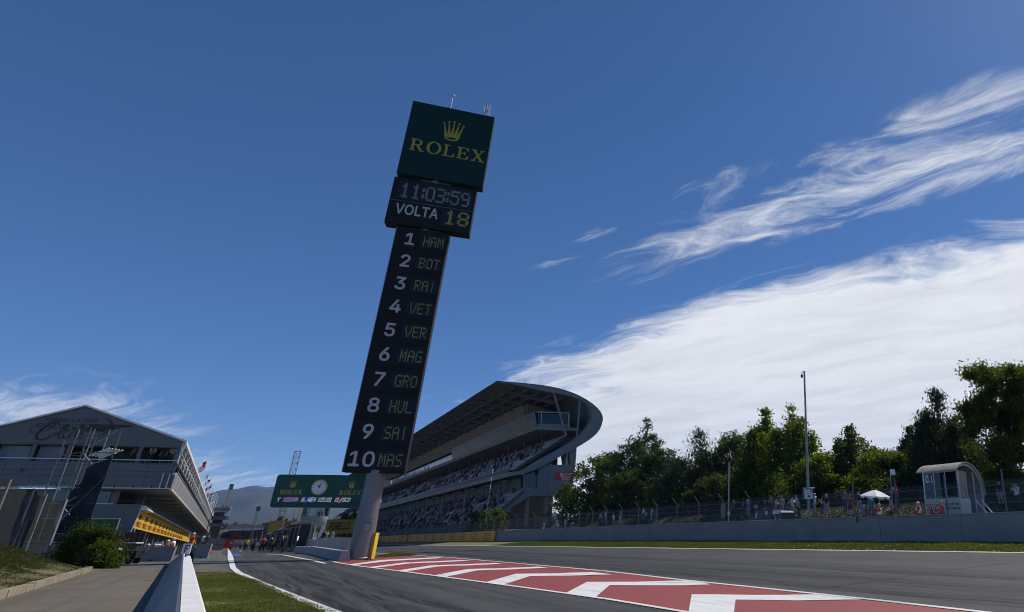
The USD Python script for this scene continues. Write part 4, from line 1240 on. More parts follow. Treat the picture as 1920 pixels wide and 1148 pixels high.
for c, P in buck.items():
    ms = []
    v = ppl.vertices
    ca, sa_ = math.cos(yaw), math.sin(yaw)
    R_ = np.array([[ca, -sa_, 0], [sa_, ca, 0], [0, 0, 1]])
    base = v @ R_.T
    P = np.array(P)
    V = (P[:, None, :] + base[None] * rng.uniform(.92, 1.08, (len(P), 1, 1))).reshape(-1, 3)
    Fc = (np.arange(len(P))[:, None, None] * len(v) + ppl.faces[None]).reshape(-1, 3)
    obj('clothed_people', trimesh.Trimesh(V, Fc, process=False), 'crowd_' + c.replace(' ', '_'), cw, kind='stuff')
# ------------------------------------------------------------------ long wall beside the track
wl = thing('boundary_wall', 'long smooth grey concrete wall along the far side of the track', 'wall', pt(30, 32.5, float(zg(*pt(30, 32.5)[:2]))))
WH = 1.52


def wz(S): return float(zg(*pt(S, 32.49)[:2]))


for k in range(60):
    a = -14 + k * 6.0
    if a > 300: break
    z0, z1 = wz(a), wz(a + 6)
    jj = random.Random(k).uniform(-.008, .008)
    A, B = pt(a + .01, 32.5 + jj, z0 - .2), pt(a + 5.99, 32.5 + jj, z1 - .2)
    up = ZU * (WH + .2)
    m = MB().prism([A, A + N * .34, A + N * .34 + up - ZU * .03, A + N * .30 + up, A + N * .04 + up, A + up - ZU * .03], B - A)
    obj('wall_panel', m, 'concrete_wall', wl)
cap = MB()
for k in range(60):
    a = -14 + k * 6.0
    if a > 300: break
    A, B = pt(a, 32.47, wz(a) + WH), pt(a + 5.97, 32.47, wz(a + 6) + WH)
    cap.pp(A, B - A, N * .40, ZU * .035)
obj('wall_cap', cap, 'concrete_pale', wl)

# yellow advertising boards on the wall
A0 = onD(926, 1015, 32.2); S_adv = sd(A0[0], A0[1])[0]
nb = 0
for k in range(14):
    a = S_adv + .1 + k * 7.4
    if k == 9: a += 3
    L = 7.3
    if a > 215: break
    z0, z1 = wz(a), wz(a + L)
    A = pt(a, 32.2, z0 + .02); B = pt(a + L, 32.2, z1 + .02)
    word = ['nearest the bare grey wall', 'second from the bare grey wall', 'third from the bare grey wall', 'fourth from the bare grey wall', 'fifth from the bare grey wall', 'sixth from the bare grey wall']
    b = thing('advert_board', ('yellow advert board with a red letter P, ' + word[k]) if k < 6 else f'yellow advert board with a red letter P, {["seventh", "eighth", "ninth", "tenth", "eleventh", "twelfth", "thirteenth", "fourteenth"][k - 6]} from the bare grey wall', 'advert board', A, group='yellow advert boards along the wall')
    obj('panel', MB().pp(A, B - A, N * .24, ZU * 1.50), 'yellow_board', b)
    e1 = -(B - A) / np.linalg.norm(B - A)
    o = B + ZU * .28 - N * .003 + e1 * (L * .22)
    g = unary_union([sbox(0, 0, 3.0, .16), sbox(0, 0, .22, .55).union(sbox(.0, .62, .22, .98)), sbox(0, .86, 3.4, 1.0), Polygon([(3.0, .5), (3.4, .55), (3.4, 1.0), (3.2, 1.0), (3.2, .66), (.5, .60), (.5, .46)]), sbox(.5, .28, .75, .55)])
    obj('emblem', MB().flat(affinity.scale(g, 1.0, .98, origin=(0, 0)), o, e1, ZU, .012), 'banner_red', b)

# debris fence behind the wall
fn = thing('debris_fence', 'tall wire debris fence with cranked posts just behind the long grey wall', 'fence', pt(40, 34, float(zg(*pt(40, 34)[:2]))))
fs = [8 + 3.95 * k for k in range(-3, 64)]
for s_ in fs:
    zb = float(zg(*pt(s_, 34)[:2])) - .05
    if s_ < 33 and s_ > 17: continue
    h = 3.3
    m = MB().bar(pt(s_, 34, zb), pt(s_, 34, zb + h), .055).bar(pt(s_, 34, zb + h), pt(s_, 33.45, zb + h + .62), .05)
    obj('post', m, 'steel_dark', fn)
for s_ in (28.4, 24.4, 20.4, 32.3, 17.2):
    zb = float(zg(*pt(s_, 35)[:2])) - .05
    obj('post', MB().bar(pt(s_, 34.8, zb), pt(s_, 34.8, zb + 3.9), .06), 'steel_dark', fn)
for k in range(len(fs) - 1):
    a, b = fs[k], fs[k + 1]
    dd = 34.8 if 13 < a < 33 else 34.0
    z0, z1 = float(zg(*pt(a, dd)[:2])), float(zg(*pt(b, dd)[:2]))
    A, B = pt(a, dd, z0), pt(b, dd, z1)
    w = MB()
    for hh in (.35, .9, 1.45, 2.0, 2.5, 3.0): w.bar(A + ZU * hh, B + ZU * hh, .008, n=4)
    obj('wire', w, 'steel_grey', fn)
    obj('mesh_panel', MB().pp(A + N * .012, B - A, N * .004, ZU * 3.3), 'chainlink', fn)

# ------------------------------------------------------------------ people
def hullchain(J, bones, seg=8):
    out = m3.Manifold()
    for i, j in bones:
        out += m3.Manifold.batch_hull([m3.Manifold.sphere(J[k][1], seg).translate(tuple(J[k][0])) for k in (i, j)])
    return out


def person_meshes(pose, seed=0, h=1.75):
    """Body (skin), top, trousers, hair or cap. Faces -y, feet at the origin."""
    r = random.Random(seed)
    k = h / 1.75
    lean = r.uniform(-.04, .04)
    stance = .10 + r.uniform(0, .05)
    tw_ = r.uniform(-.06, .06)
    J = {'pel': ((0, .0, .95), .135), 'wst': ((0, .0, 1.10), .125), 'chs': ((0, -.01 + lean, 1.34), .15), 'nck': ((0, lean, 1.50), .058), 'hd0': ((0, lean - .01, 1.585), .080), 'hd1': ((0, lean - .005, 1.665), .088), 'nose': ((0, lean - .10, 1.60), .016), 'nose2': ((0, lean - .07, 1.64), .02)}
    for s, n in ((-1, 'l'), (1, 'r')):
        J['hip' + n] = ((s * .09, 0, .92), .105)
        J['kne' + n] = ((s * stance, -.03 + s * tw_, .50), .068)
        J['ank' + n] = ((s * (stance + .02), .02 + s * tw_, .09), .046)
        J['toe' + n] = ((s * (stance + .04), -.13 + s * tw_, .045), .042)
        J['sho' + n] = ((s * .19, lean, 1.43), .072)
        J['ear' + n] = ((s * .085, lean, 1.62), .022)
        if pose == 'up' or (pose == 'one' and s > 0):
            J['elb' + n] = ((s * .30, -.20 + lean, 1.28), .048); J['wri' + n] = ((s * .10, -.30 + lean, 1.52), .034); J['han' + n] = ((s * .05, -.29 + lean, 1.60), .040); J['fin' + n] = ((s * .02, -.27 + lean, 1.67), .022)
        elif pose == 'fold':
            J['elb' + n] = ((s * .27, -.02 + lean, 1.15), .048); J['wri' + n] = ((-s * .02, -.22 + lean, 1.17 + .03 * s), .034); J['han' + n] = ((-s * .10, -.20 + lean, 1.19 + .03 * s), .040); J['fin' + n] = ((-s * .16, -.16 + lean, 1.20 + .03 * s), .024)
        elif pose == 'rest':
            J['elb' + n] = ((s * .25, -.12 + lean, 1.17), .048); J['wri' + n] = ((s * .18, -.36 + lean, 1.16), .034); J['han' + n] = ((s * .16, -.44 + lean, 1.15), .040); J['fin' + n] = ((s * .14, -.50 + lean, 1.13), .024)
        else:
            J['elb' + n] = ((s * .26, .03 + lean, 1.14), .048); J['wri' + n] = ((s * .27, -.05 + lean, .90), .034); J['han' + n] = ((s * .27, -.07 + lean, .82), .042); J['fin' + n] = ((s * .26, -.09 + lean, .74), .024)
    body_b = [('pel', 'wst'), ('wst', 'chs'), ('chs', 'nck'), ('nck', 'hd0'), ('hd0', 'hd1'), ('nose', 'nose2'), ('nose2', 'hd1')]
    for n in 'lr':
        body_b += [('pel', 'hip' + n), ('hip' + n, 'kne' + n), ('kne' + n, 'ank' + n), ('ank' + n, 'toe' + n), ('chs', 'sho' + n), ('sho' + n, 'elb' + n), ('elb' + n, 'wri' + n), ('wri' + n, 'han' + n), ('han' + n, 'fin' + n), ('hd1', 'ear' + n)]
    inf = lambda ks, d: {q: (J[q][0], J[q][1] + d) for q in ks}
    body = hullchain(J, body_b)
    T = inf(J, .016)
    top = hullchain(T, [('pel', 'wst'), ('wst', 'chs'), ('chs', 'shol'), ('chs', 'shor'), ('shol', 'shor')])
    sl = {}
    for n in 'lr':
        a, b = np.array(J['sho' + n][0]), np.array(J['elb' + n][0])
        sl['a' + n] = (tuple(a), .085); sl['b' + n] = (tuple(a + (b - a) * .75), .070)
        top += hullchain(sl, [('a' + n, 'b' + n)])
    full = inf(J, .014)
    long_top = top + hullchain(full, [('shol', 'elbl'), ('elbl', 'wril'), ('shor', 'elbr'), ('elbr', 'wrir')])
    Tr = inf(J, .018)
    trs = hullchain(Tr, [('pel', 'hipl'), ('pel', 'hipr'), ('hipl', 'knel'), ('hipr', 'kner')])
    longtr = trs + hullchain(Tr, [('knel', 'ankl'), ('kner', 'ankr')])
    shoe = hullchain(inf(J, .012), [('ankl', 'toel'), ('ankr', 'toer')])
    hd = np.array(J['hd1'][0])
    hair = m3.Manifold.sphere(.102, 12).translate(tuple(hd + [0, .018, .018])) - m3.Manifold.cube((.4, .2, .25)).translate(tuple(hd + [-.2, -.245, -.22]))
    hair = hair - m3.Manifold.cube((.4, .4, .2)).translate(tuple(hd + [-.2, -.2, -.26]))
    capm = (m3.Manifold.sphere(.108, 12).translate(tuple(hd + [0, .0, .02])) - m3.Manifold.cube((.4, .4, .2)).translate(tuple(hd + [-.2, -.2, -.17]))) + m3.Manifold.cylinder(.014, .085, .085, 10).translate(tuple(hd + [0, -.10, .035]))
    out = dict(body=body, top=top, long_top=long_top, shorts=trs, trousers=longtr, shoes=shoe, hair=hair, cap=capm)
    return {a: _tm(b, k) for a, b in out.items()}


def _tm(m, k):
    q = m.to_mesh(); t = trimesh.Trimesh(q.vert_properties[:, :3] * k, q.tri_verts, process=False); return t


PROTO = {}


def person(loc, face, label, top, legs='denim', pose='stand', head='hair', headcol='hair', seed=0, h=1.75, group=None, long_top=False, shorts=False, vest=None, only_up=False):
    key = (pose, seed % 3)
    if key not in PROTO: PROTO[key] = person_meshes(pose, seed % 3)
    P = PROTO[key]
    p = thing('person', label, 'person', loc, group)
    ca, sa_ = math.cos(face), math.sin(face)
    R_ = np.eye(4); R_[:2, :2] = [[ca, -sa_], [sa_, ca]]; R_[:3, :3] *= h / 1.75; R_[:3, 3] = loc

    def put(name, m, mt, lab=None):
        m = m.copy(); m.apply_transform(R_); return obj(name, m, mt, p, smooth=50)
    put('body', P['body'], 'skin')
    put('shirt', P['long_top' if long_top else 'top'], 'cloth_' + top.replace(' ', '_'))
    put('shorts' if shorts else 'trousers', P['shorts' if shorts else 'trousers'], 'cloth_' + legs.replace(' ', '_'))
    put('shoes', P['shoes'], 'rubber')
    if head == 'hair': put('hair', P['hair'], headcol)
    else: put('cap', P['cap'], 'cloth_' + headcol)
    if vest:
        m = P['top'].copy(); c = m.vertices; keep = (np.abs(c[m.faces][:, :, 0]).max(1) < .20) & (c[m.faces][:, :, 2].min(1) > .98)
        m2 = trimesh.Trimesh(c + m.vertex_normals * .012, m.faces[keep], process=False); put('vest', m2, 'cloth_' + vest.replace(' ', '_'))
    return p


def face_to(loc, target): d = np.asarray(target)[:2] - np.asarray(loc)[:2]; return math.atan2(d[1], d[0]) + math.pi / 2


FACE_TRACK = face_to((0, 0), -N)
SPEC = [(988, 'grey', 'stand', 'hair'), (1001, 'white', 'one', 'white'), (1012, 'white', 'stand', 'hair'), (1022, 'grey', 'fold', 'white'), (1032, 'pale blue', 'up', 'hair'), (1041, 'grey', 'stand', 'hair'), (1062, 'white', 'one', 'hair'), (1105, 'red', 'fold', 'red'),
        (1127, 'grey', 'stand', 'red'), (1136, 'white', 'up', 'hair'), (1151, 'pale blue', 'stand', 'hair'), (1163, 'blue', 'fold', 'hair'), (1206, 'white', 'stand', 'hair'), (1212, 'grey', 'one', 'hair'), (1222, 'pale blue', 'stand', 'grey'), (1230, 'maroon', 'fold', 'red'),
        (1356, 'grey', 'stand', 'hair'), (1376, 'maroon', 'one', 'hair'), (1392, 'black', 'fold', 'hair'), (1402, 'blue', 'stand', 'white'), (1419, 'black', 'up', 'hair'), (1434, 'black', 'stand', 'blue'), (1446, 'brown', 'fold', 'hair'), (1456, 'grey', 'one', 'grey'), (1466, 'grey', 'stand', 'hair'),
        (1479, 'navy', 'fold', 'hair'), (1486, 'white', 'up', 'blue'), (1493, 'pale blue', 'stand', 'blue'), (1498, 'green', 'fold', 'hair'), (1528, 'white', 'one', 'white'), (1541, 'black', 'up', 'hair'), (1551, 'black', 'stand', 'white'),
        (1586, 'brown', 'fold', 'grey'), (1595, 'maroon', 'stand', 'hair'), (1612, 'black', 'one', 'hair'), (1634, 'teal', 'stand', 'hair'), (1672, 'navy', 'fold', 'hair'), (1684, 'red', 'up', 'hair'), (1911, 'white', 'up', 'hair'), (1880, 'black', 'stand', 'hair')]
MARK = {988: 'under the grandstand end columns, furthest left', 1001: 'by the pale door under the grandstand', 1012: 'below the first end column of the grandstand', 1022: 'with folded arms below the red emblem wall', 1032: 'shading the eyes below the red emblem wall', 1041: 'just right of the red emblem wall', 1062: 'in front of the small light green tree', 1105: 'left of the pair in grey and white', 1127: 'wearing a red cap, left of the one in white', 1136: 'hands raised, beside the red capped one', 1151: 'left of the darker blue shirt', 1163: 'under the tall bent poplar', 1206: 'left of the group of three', 1212: 'at the left of the group of three', 1222: 'in the middle of the group of three', 1230: 'at the right of the group of three', 1356: 'left of the short thin mast', 1376: 'right of the short thin mast', 1392: 'left of the one in blue shirt', 1402: 'with a white cap above the dark pickup canopy', 1419: 'hands raised above the pickup canopy', 1434: 'wearing a blue cap behind the pickup', 1446: 'behind the middle of the pickup', 1456: 'above the pickup cab', 1466: 'right of the pickup cab', 1479: 'two places left of the sign box pole', 1486: 'taking a picture left of the sign box', 1493: 'with a blue cap left of the sign box', 1498: 'at the left edge of the sign box', 1528: 'at the right edge of the sign box', 1541: 'hands raised right of the sign box post', 1551: 'with a white cap right of the sign box post', 1586: 'left of the maroon shirt, left of the parasol', 1595: 'hands down, left of the parasol', 1612: 'between the maroon shirt and the parasol', 1634: 'right above the white parasol', 1672: 'under the small weather box', 1684: 'right of the small weather box', 1911: 'at the far right behind the fence, under the big tree', 1880: 'right of the marshal hut behind the fence'}
for i, (px, top, pose, hc) in enumerate(SPEC):
    D = 41.6 + ((i * 7) % 5) * .35
    p = onD(px, 960, D); p[2] = float(zg(p[0], p[1]))
    legs = ['denim', 'beige', 'navy', 'black', 'grey'][i % 5]
    person(p, FACE_TRACK + ((i * 37) % 9 - 4) * .12, f'spectator in a {top} top {MARK[px]}', top, legs, pose, 'hair' if hc == 'hair' else 'cap', hc, seed=i, h=1.66 + ((i * 13) % 7) * .03, group='spectators on the grass slope', shorts=i % 3 == 0)

# marshals behind the wall
for i, (px, top, pose, fc, lab, vest, hc) in enumerate([
        (1620, 'orange', 'rest', math.pi, 'marshal in orange with a blue vest seen from behind, leftmost at the wall', 'vest blue', 'white'),
        (1648, 'orange', 'one', .9, 'marshal in orange with a pale cap, raising one arm under the parasol', 'white', 'beige'),
        (1722, 'orange', 'rest', .9, 'marshal in orange leaning on the wall left of the hut', 'white', 'white'),
        (1768, 'orange', 'fold', .7, 'marshal in orange standing in front of the white hut', 'vest blue', 'grey')]):
    D = 33.5
    p = onD(px, 960, D); p[2] = 1.55
    person(p, FACE_TRACK - fc, lab, top, 'orange', pose, 'cap', hc, seed=i + 1, h=1.80, group='marshals at the wall', long_top=True, vest=vest)
    # they stand on the ledge behind the wall
m = MB()
for a, b in ((22, 35),):
    m.pp(pt(a, 32.9, 1.35), U * (b - a), N * 1.5, ZU * .20)
single('ledge', m, 'concrete', 'concrete standing ledge behind the long wall where the marshals stand', 'ledge')

q = onD(1606, 968, 32.48); sS = sd(q[0], q[1])[0]
cl_ = thing('strap', 'short dark strap hanging over the wall edge left of the marshals', 'strap', pt(sS, 32.45, wz(sS) + 1.2))
obj('band', MB().pp(pt(sS, 32.44, wz(sS) + 1.18), -U * .10, N * .025, ZU * .42), 'black', cl_)
obj('hook', MB().pp(pt(sS + .12, 32.44, wz(sS) + 1.58), -U * .34, N * .30, ZU * .05), 'green_tarp', cl_)

# ------------------------------------------------------------------ parasol
q = onD(1650, 964, 34.1); q[2] = 1.5
um = thing('parasol', 'white parasol with a scalloped edge, tilted over the marshals behind the wall', 'parasol', q)
top_ = onD(1641, 919, 34.4)
axis = np.array([0, 0, 1.0]) + U * -.10
axis /= np.linalg.norm(axis)
obj('pole', MB().bar(q, onD(1649, 930, 34.4), .02).bar(onD(1649, 930, 34.4), top_ + ZU * .05, .018), 'alu_white', um)
e1 = U - axis * (U @ axis); e1 /= np.linalg.norm(e1); e2 = np.cross(axis, e1)
R_u, rise = 1.02, .40
for k in range(8):
    t0, t1 = 2 * math.pi * k / 8, 2 * math.pi * (k + 1) / 8
    V = []; n_ = 6; n_r = 5
    for j in range(n_r + 1):
        rr = R_u * j / n_r
        for i in range(n_ + 1):
            t = t0 + (t1 - t0) * i / n_
            sag = .05 * math.sin(math.pi * i / n_) * (j / n_r)
            flatr = math.cos(math.pi / 8) / math.cos((t - t0) - math.pi / 8)
            V.append(top_ + (e1 * math.cos(t) + e2 * math.sin(t)) * rr * flatr - axis * (rise * (j / n_r) ** 1.35 + sag * .6))
    row0 = n_r * (n_ + 1)
    for i in range(n_ + 1):
        V.append(np.array(V[row0 + i]) - axis * (.07 + .10 * math.sin(math.pi * i / n_)))
    F = []
    for j in range(n_r + 1):
        for i in range(n_):
            a = j * (n_ + 1) + i
            F += [(a, a + 1, a + n_ + 2), (a, a + n_ + 2, a + n_ + 1)]
    obj('panel', MB().add(V, F), 'umbrella_cloth', um, smooth=40)
    obj('rib', MB().bar(top_ - axis * .02, top_ + (e1 * math.cos(t0) + e2 * math.sin(t0)) * R_u - axis * (rise + .01), .007, n=4), 'steel_grey', um)

# ------------------------------------------------------------------ marshal hut
h0 = pt(24.18, 36, 2.3)
hut = thing('marshal_hut', 'small white marshal hut with large windows and a curved roof behind the wall', 'hut', h0)
HL, HW = 2.78, 2.55      # along the track, across
zb, zs, ze = 2.3, 3.62, 5.40
A = pt(24.18, 36)


def HP(l, w, z): return pt(24.18 + l, 36 + w, z)


obj('front_panel', MB().pp(HP(0, 0, zb), U * HL, N * .08, ZU * (zs - zb)), 'hut_wall', hut)
obj('side_panel', MB().pp(HP(0, .09, zb), U * .08, N * (1.0), ZU * (zs - zb)), 'hut_frame', hut)
obj('side_panel', MB().pp(HP(HL - .08, .09, zb), U * .08, N * (HW - .1), ZU * (zs - zb)), 'hut_wall', hut)
obj('back_panel', MB().pp(HP(0, HW, zb), U * HL, N * .08, ZU * (zs - zb + .4)), 'hut_wall', hut)
obj('floor', MB().pp(HP(.09, .09, zb), U * (HL - .18), N * (HW - .1), ZU * .1), 'soffit', hut)
for k, l in enumerate((0, .98, 1.86, HL - .1)):
    obj('window_post', MB().pp(HP(l, .005, zs), U * (.10 if k in (0, 3) else .05), N * .07, ZU * (ze - zs)), 'alu_white' if k else 'hut_frame', hut)
obj('window_bar', MB().pp(HP(.1, .003, zs + .003), U * (HL - .2), N * .09, ZU * .05).pp(HP(.1, .003, ze - .09), U * (HL - .2), N * .09, ZU * .085), 'hut_frame', hut)
for a, b in ((.1, .98), (1.03, 1.86), (1.91, HL - .1)):
    obj('pane', MB().pp(HP(a, .03, zs + .05), U * (b - a), N * .012, ZU * (ze - zs - .14)), 'pane_dark', hut)
for l in (0, HL - .08):
    for w in (.85, 1.7, HW - .06):
        obj('window_post', MB().pp(HP(l + .01, w, zs if w < 1 or l > 0 else zb), U * .06, N * .06, ZU * (ze - (zs if w < 1 or l > 0 else zb) - (.1 if w < 2 else .75))), 'hut_frame', hut)
    obj('pane', MB().pp(HP(l + .03, .1, zs + .05), U * .012, N * .74, ZU * (ze - zs - .1)), 'pane_dark', hut)
obj('pane', MB().pp(HP(HL - .05, .92, zs + .05), U * .012, N * 1.5, ZU * (ze - zs - .3)), 'pane_dark', hut)
rp = smooth_line([(-.28, 5.40), (.25, 5.66), (.9, 5.86), (1.5, 5.80), (2.05, 5.45), (2.45, 4.90), (2.68, 4.2), (2.74, 3.4)], 22)
up = [HP(-.15, w, z + .07) for w, z in rp]; dn = [HP(-.15, w, z) for w, z in rp]
obj('roof', MB().prism(up + dn[::-1], U * (HL + .42)), 'hut_roof', hut)
obj('gable', MB().prism([HP(.02, w, z) for w, z in rp[1:-1]] + [HP(.02, w - .02, z - .16) for w, z in rp[1:-1]][::-1], U * .04), 'hut_frame', hut)
m = MB().text('0.', .50, HP(HL - .22, .025, 4.72), -U, ZU, .008, bold=True, width=.36)
m.text('1', .40, HP(HL - .66, .025, 4.74), -U, ZU, .008, bold=True, width=.14)
obj('hut_number', m, 'sign_white', hut)
lg = obj('emblem_panel', MB().prism([HP(2.42, -.004, 2.62), HP(1.66, -.004, 2.62), HP(1.58, -.004, 3.30), HP(2.24, -.004, 3.30)], -N * .01), 'red_sign', hut)
m = MB()
for r in range(4):
    for c in range(4 - r // 2):
        if (r + c) % 2 == 0: m.pp(HP(2.68 - c * .11 - r * .02, -.004, 3.22 - r * .16), -U * .12, N * -.01, ZU * .12)
obj('checks', m, 'red_sign', hut)
g = LineString([(1.42, 3.20), (1.72, 3.20), (1.76, 3.05), (1.66, 2.95), (1.66, 2.82), (1.2, 2.80), (1.16, 3.0), (1.3, 3.18), (1.38, 3.02), (1.50, 3.06), (1.58, 3.06)]).buffer(.028)
obj('track_outline', MB().flat(affinity.scale(g, -1, 1, origin=(0, 0)), HP(.46, -.015, 0), -U, ZU, .006), 'sign_white', lg)
obj('hut_lettering', MB().text('Circuit de', .17, HP(1.22, -.002, 3.20), -U, ZU, .008, bold=True).text('Barcelona', .17, HP(1.18, -.002, 2.95), -U, ZU, .008, bold=True), 'black', hut)
obj('cabinet', MB().pp(HP(.5, 1.4, zb + .1), U * 1.2, N * .6, ZU * 1.5), 'steel_dark', hut)
for l in (.12, -.25):
    obj('handrail', MB().bar(pt(23.3 + l, 36.6, 3.45), pt(22.3 + l, 36.2, 2.5), .035), 'alu_white', hut)

# ------------------------------------------------------------------ pickup behind the wall
c0 = onD(1462, 970, 35.9); c0[2] = float(zg(*c0[:2])) + .1
tr = thing('pickup_truck', 'white pickup with a black load canopy, parked behind the long grey wall', 'pickup', c0)
E = -U


def KP(l, w, z): return c0 + E * l + N * w + ZU * (z + .20)


obj('body', MB().prism([KP(-2.5, -.9, .45), KP(2.5, -.9, .45), KP(2.55, -.9, .75), KP(2.35, -.9, 1.02), KP(1.1, -.9, 1.10), KP(-2.55, -.9, 1.12)], N * 1.8), 'car_white', tr)
obj('canopy', MB().prism([KP(-2.52, -.87, 1.12), KP(.02, -.87, 1.12), KP(.02, -.80, 1.92), KP(-.25, -.78, 1.97), KP(-2.2, -.78, 1.97), KP(-2.42, -.80, 1.9)], N * 1.72), 'car_black', tr)
obj('cab_roof', MB().prism([KP(.06, -.84, 1.56), KP(1.00, -.84, 1.56), KP(.94, -.84, 1.76), KP(.75, -.84, 1.82), KP(.2, -.84, 1.82), KP(.06, -.84, 1.76)], N * 1.6), 'car_white', tr)
obj('cab_glass', MB().prism([KP(.1, -.83, 1.10), KP(1.14, -.83, 1.08), KP(.98, -.83, 1.66), KP(.12, -.83, 1.66)], N * 1.66), 'car_glass', tr)
for l in (.16,):
    obj('pillar', MB().bar(KP(l + .35 * (l > .1), -.87, 1.1), KP(l, -.82, 1.68), .03), 'car_white', tr)
obj('mirror', MB().pp(KP(1.05, -1.06, 1.12), E * .10, N * .16, ZU * .16), 'car_black', tr)
obj('sticker', MB().prism([KP(-2.25, -.875, 1.30), KP(-2.05, -.875, 1.30), KP(-1.95, -.845, 1.72), KP(-2.12, -.845, 1.72)], N * -.01), 'sign_white', tr)
obj('sticker', MB().prism([KP(-.86, -.86, 1.52), KP(-.6, -.86, 1.52), KP(-.6, -.83, 1.82), KP(-.86, -.83, 1.82)], N * -.01), 'cardboard_white', tr)
for l in (-1.5, 1.55):
    for w in (-.8, .8):
        wv = obj('wheel', MB().bar(KP(l, w - .12, .33), KP(l, w + .12, .33), .36, n=20), 'rubber', tr)
        obj('rim', MB().bar(KP(l, w - .13, .33), KP(l, w + .13, .33), .2, n=14), 'steel', wv)
obj('aerial', MB().bar(KP(.4, -.3, 1.8), KP(.38, -.3, 2.35), .008, n=4), 'black', tr)

# ------------------------------------------------------------------ poles and boxes behind the wall
q = onD(1517, 966, 36.0); q[2] = float(zg(*q[:2]))
top_ = onplane(1508.5, 696, q, -flatdir(1517))
pl = thing('camera_pole', 'tall grey pole with a small hooked camera at its top, rising above the trees', 'pole', q)
obj('mast', MB().bar(q, q + ZU * (top_[2] - q[2]), .13, .075, n=12), 'steel_grey', pl, smooth=40)
tt = q + ZU * (top_[2] - q[2])
obj('arm', MB().poly([tt - ZU * .1, tt + U * .25 - ZU * .02, tt + U * .32 - ZU * .2], .03), 'steel_dark', pl)
obj('camera_head', MB().lathe(tt + U * .32 - ZU * .55, [(0, 0), (.09, .03), (.11, .14), (.08, .30), (0, .36)], 12), 'steel_dark', pl, smooth=40)
obj('collar', MB().bar(q + ZU * 2.4, q + ZU * 2.6, .16, n=12), 'steel_dark', pl)
sb = onD(1515, 930, 35.6)
bx = thing('sign_box', 'white notice box in a dark frame, fixed in front of the tall camera pole', 'sign', sb)
e = wdir(95); en = np.array([e[1], -e[0], 0])


def XP(a, d, z): return sb + e * a + en * d + ZU * z


obj('case', MB().pp(XP(-.42, -.05, -.28), e * .86, en * .22, ZU * .92), 'steel_dark', bx)
fc_ = obj('notice', MB().pp(XP(-.27, .17, -.24), e * .64, en * .03, ZU * .70), 'cardboard_white', bx)
obj('print', MB().pp(XP(-.18, .20, .26), e * .42, en * .006, ZU * .06), 'black', fc_)
obj('print', MB().pp(XP(-.19, .20, .12), e * .45, en * .006, ZU * .05), 'red_sign', fc_)
obj('window', MB().pp(XP(-.03, .20, -.12), e * .22, en * .006, ZU * .15), 'black', fc_)
obj('lamp', MB().bar(XP(.0, .22, .60), XP(.55, .22, .60), .05), 'alu_white', bx)
obj('lamp', MB().bar(XP(-.3, .20, .56), XP(-.2, .20, .56), .05), 'alu_white', bx)
obj('leg', MB().pp(sb + e * -.06 + ZU * (-.3 - 1.6), e * .12, en * .1, ZU * 1.62), 'steel_grey', bx)
q = onD(1366, 974, 35.0); q[2] = float(zg(*q[:2]))
tp = onplane(1369, 868, q, -flatdir(1366))
pl = thing('thin_mast', 'short thin grey mast standing behind the wall between two fence posts', 'mast', q)
obj('pole', MB().bar(q, q + ZU * (tp[2] - q[2]), .055, .045, n=8), 'steel', pl)
obj('cap', MB().lathe(q + ZU * (tp[2] - q[2]), [(0, 0), (.09, 0), (.09, .06), (0, .1)], 8), 'steel_dark', pl)
obj('band', MB().bar(q + ZU * 2.0, q + ZU * 2.3, .09, n=8), 'alu_white', pl)
q = onD(1675, 962, 38); q[2] = float(zg(*q[:2]))
tp = onplane(1673, 890, q, -flatdir(1674))
pl = thing('weather_box', 'small grey instrument box with an aerial on a post above the spectators', 'instrument post', q)
obj('post', MB().bar(q, q + ZU * (tp[2] - q[2]), .035), 'steel_grey', pl)
b_ = tp - ZU * .05
obj('box', MB().pp(b_ - e * .16, e * .36, en * .18, ZU * .42), 'alu_white', pl)
obj('aerial', MB().bar(b_ - e * .1 + ZU * .42, b_ - e * .18 + ZU * 1.2, .014, n=4), 'steel_dark', pl)
q = onD(1229, 960, 39.5)
for i, (px, D) in enumerate(((1287, 38.6),)):
    q = onD(px, 968, D); q[2] = float(zg(*q[:2]))
    b = thing('marshal_chair', 'red cloth folding chair with white arms on the grass slope, seen from behind', 'chair', q)
    obj('back', MB().pp(q + U * -.28 + ZU * .35, U * .56, N * .05, ZU * .62), 'dark_red', b)
    obj('seat', MB().pp(q + U * -.28 + N * .06 + ZU * .40, U * .56, N * .42, ZU * .05), 'dark_red', b)
    for s_ in (-.3, .26):
        obj('armrest', MB().pp(q + U * s_ + N * .0 + ZU * .92, U * .05, N * .4, ZU * .05), 'alu_white', b)
    for s_ in (-.28, .28):
        for w in (.03, .45): obj('leg', MB().bar(q + U * s_ + N * w, q + U * s_ + N * w + ZU * .42, .015, n=4), 'steel_dark', b)
sp_ = onD(1019, 990, 32.75); sp_[2] = wz(sd(*sp_[:2])[0]) + WH + .03
b = thing('small_sign', 'small white and dark notice standing on top of the long wall', 'sign', sp_)
obj('plate', MB().pp(sp_ - U * .2, U * .5, N * .04, ZU * .72), 'cardboard_white', b)
obj('print', MB().pp(sp_ - U * .12 - N * .006 + ZU * .2, U * .32, N * .006, ZU * .4), 'dark_red', b)

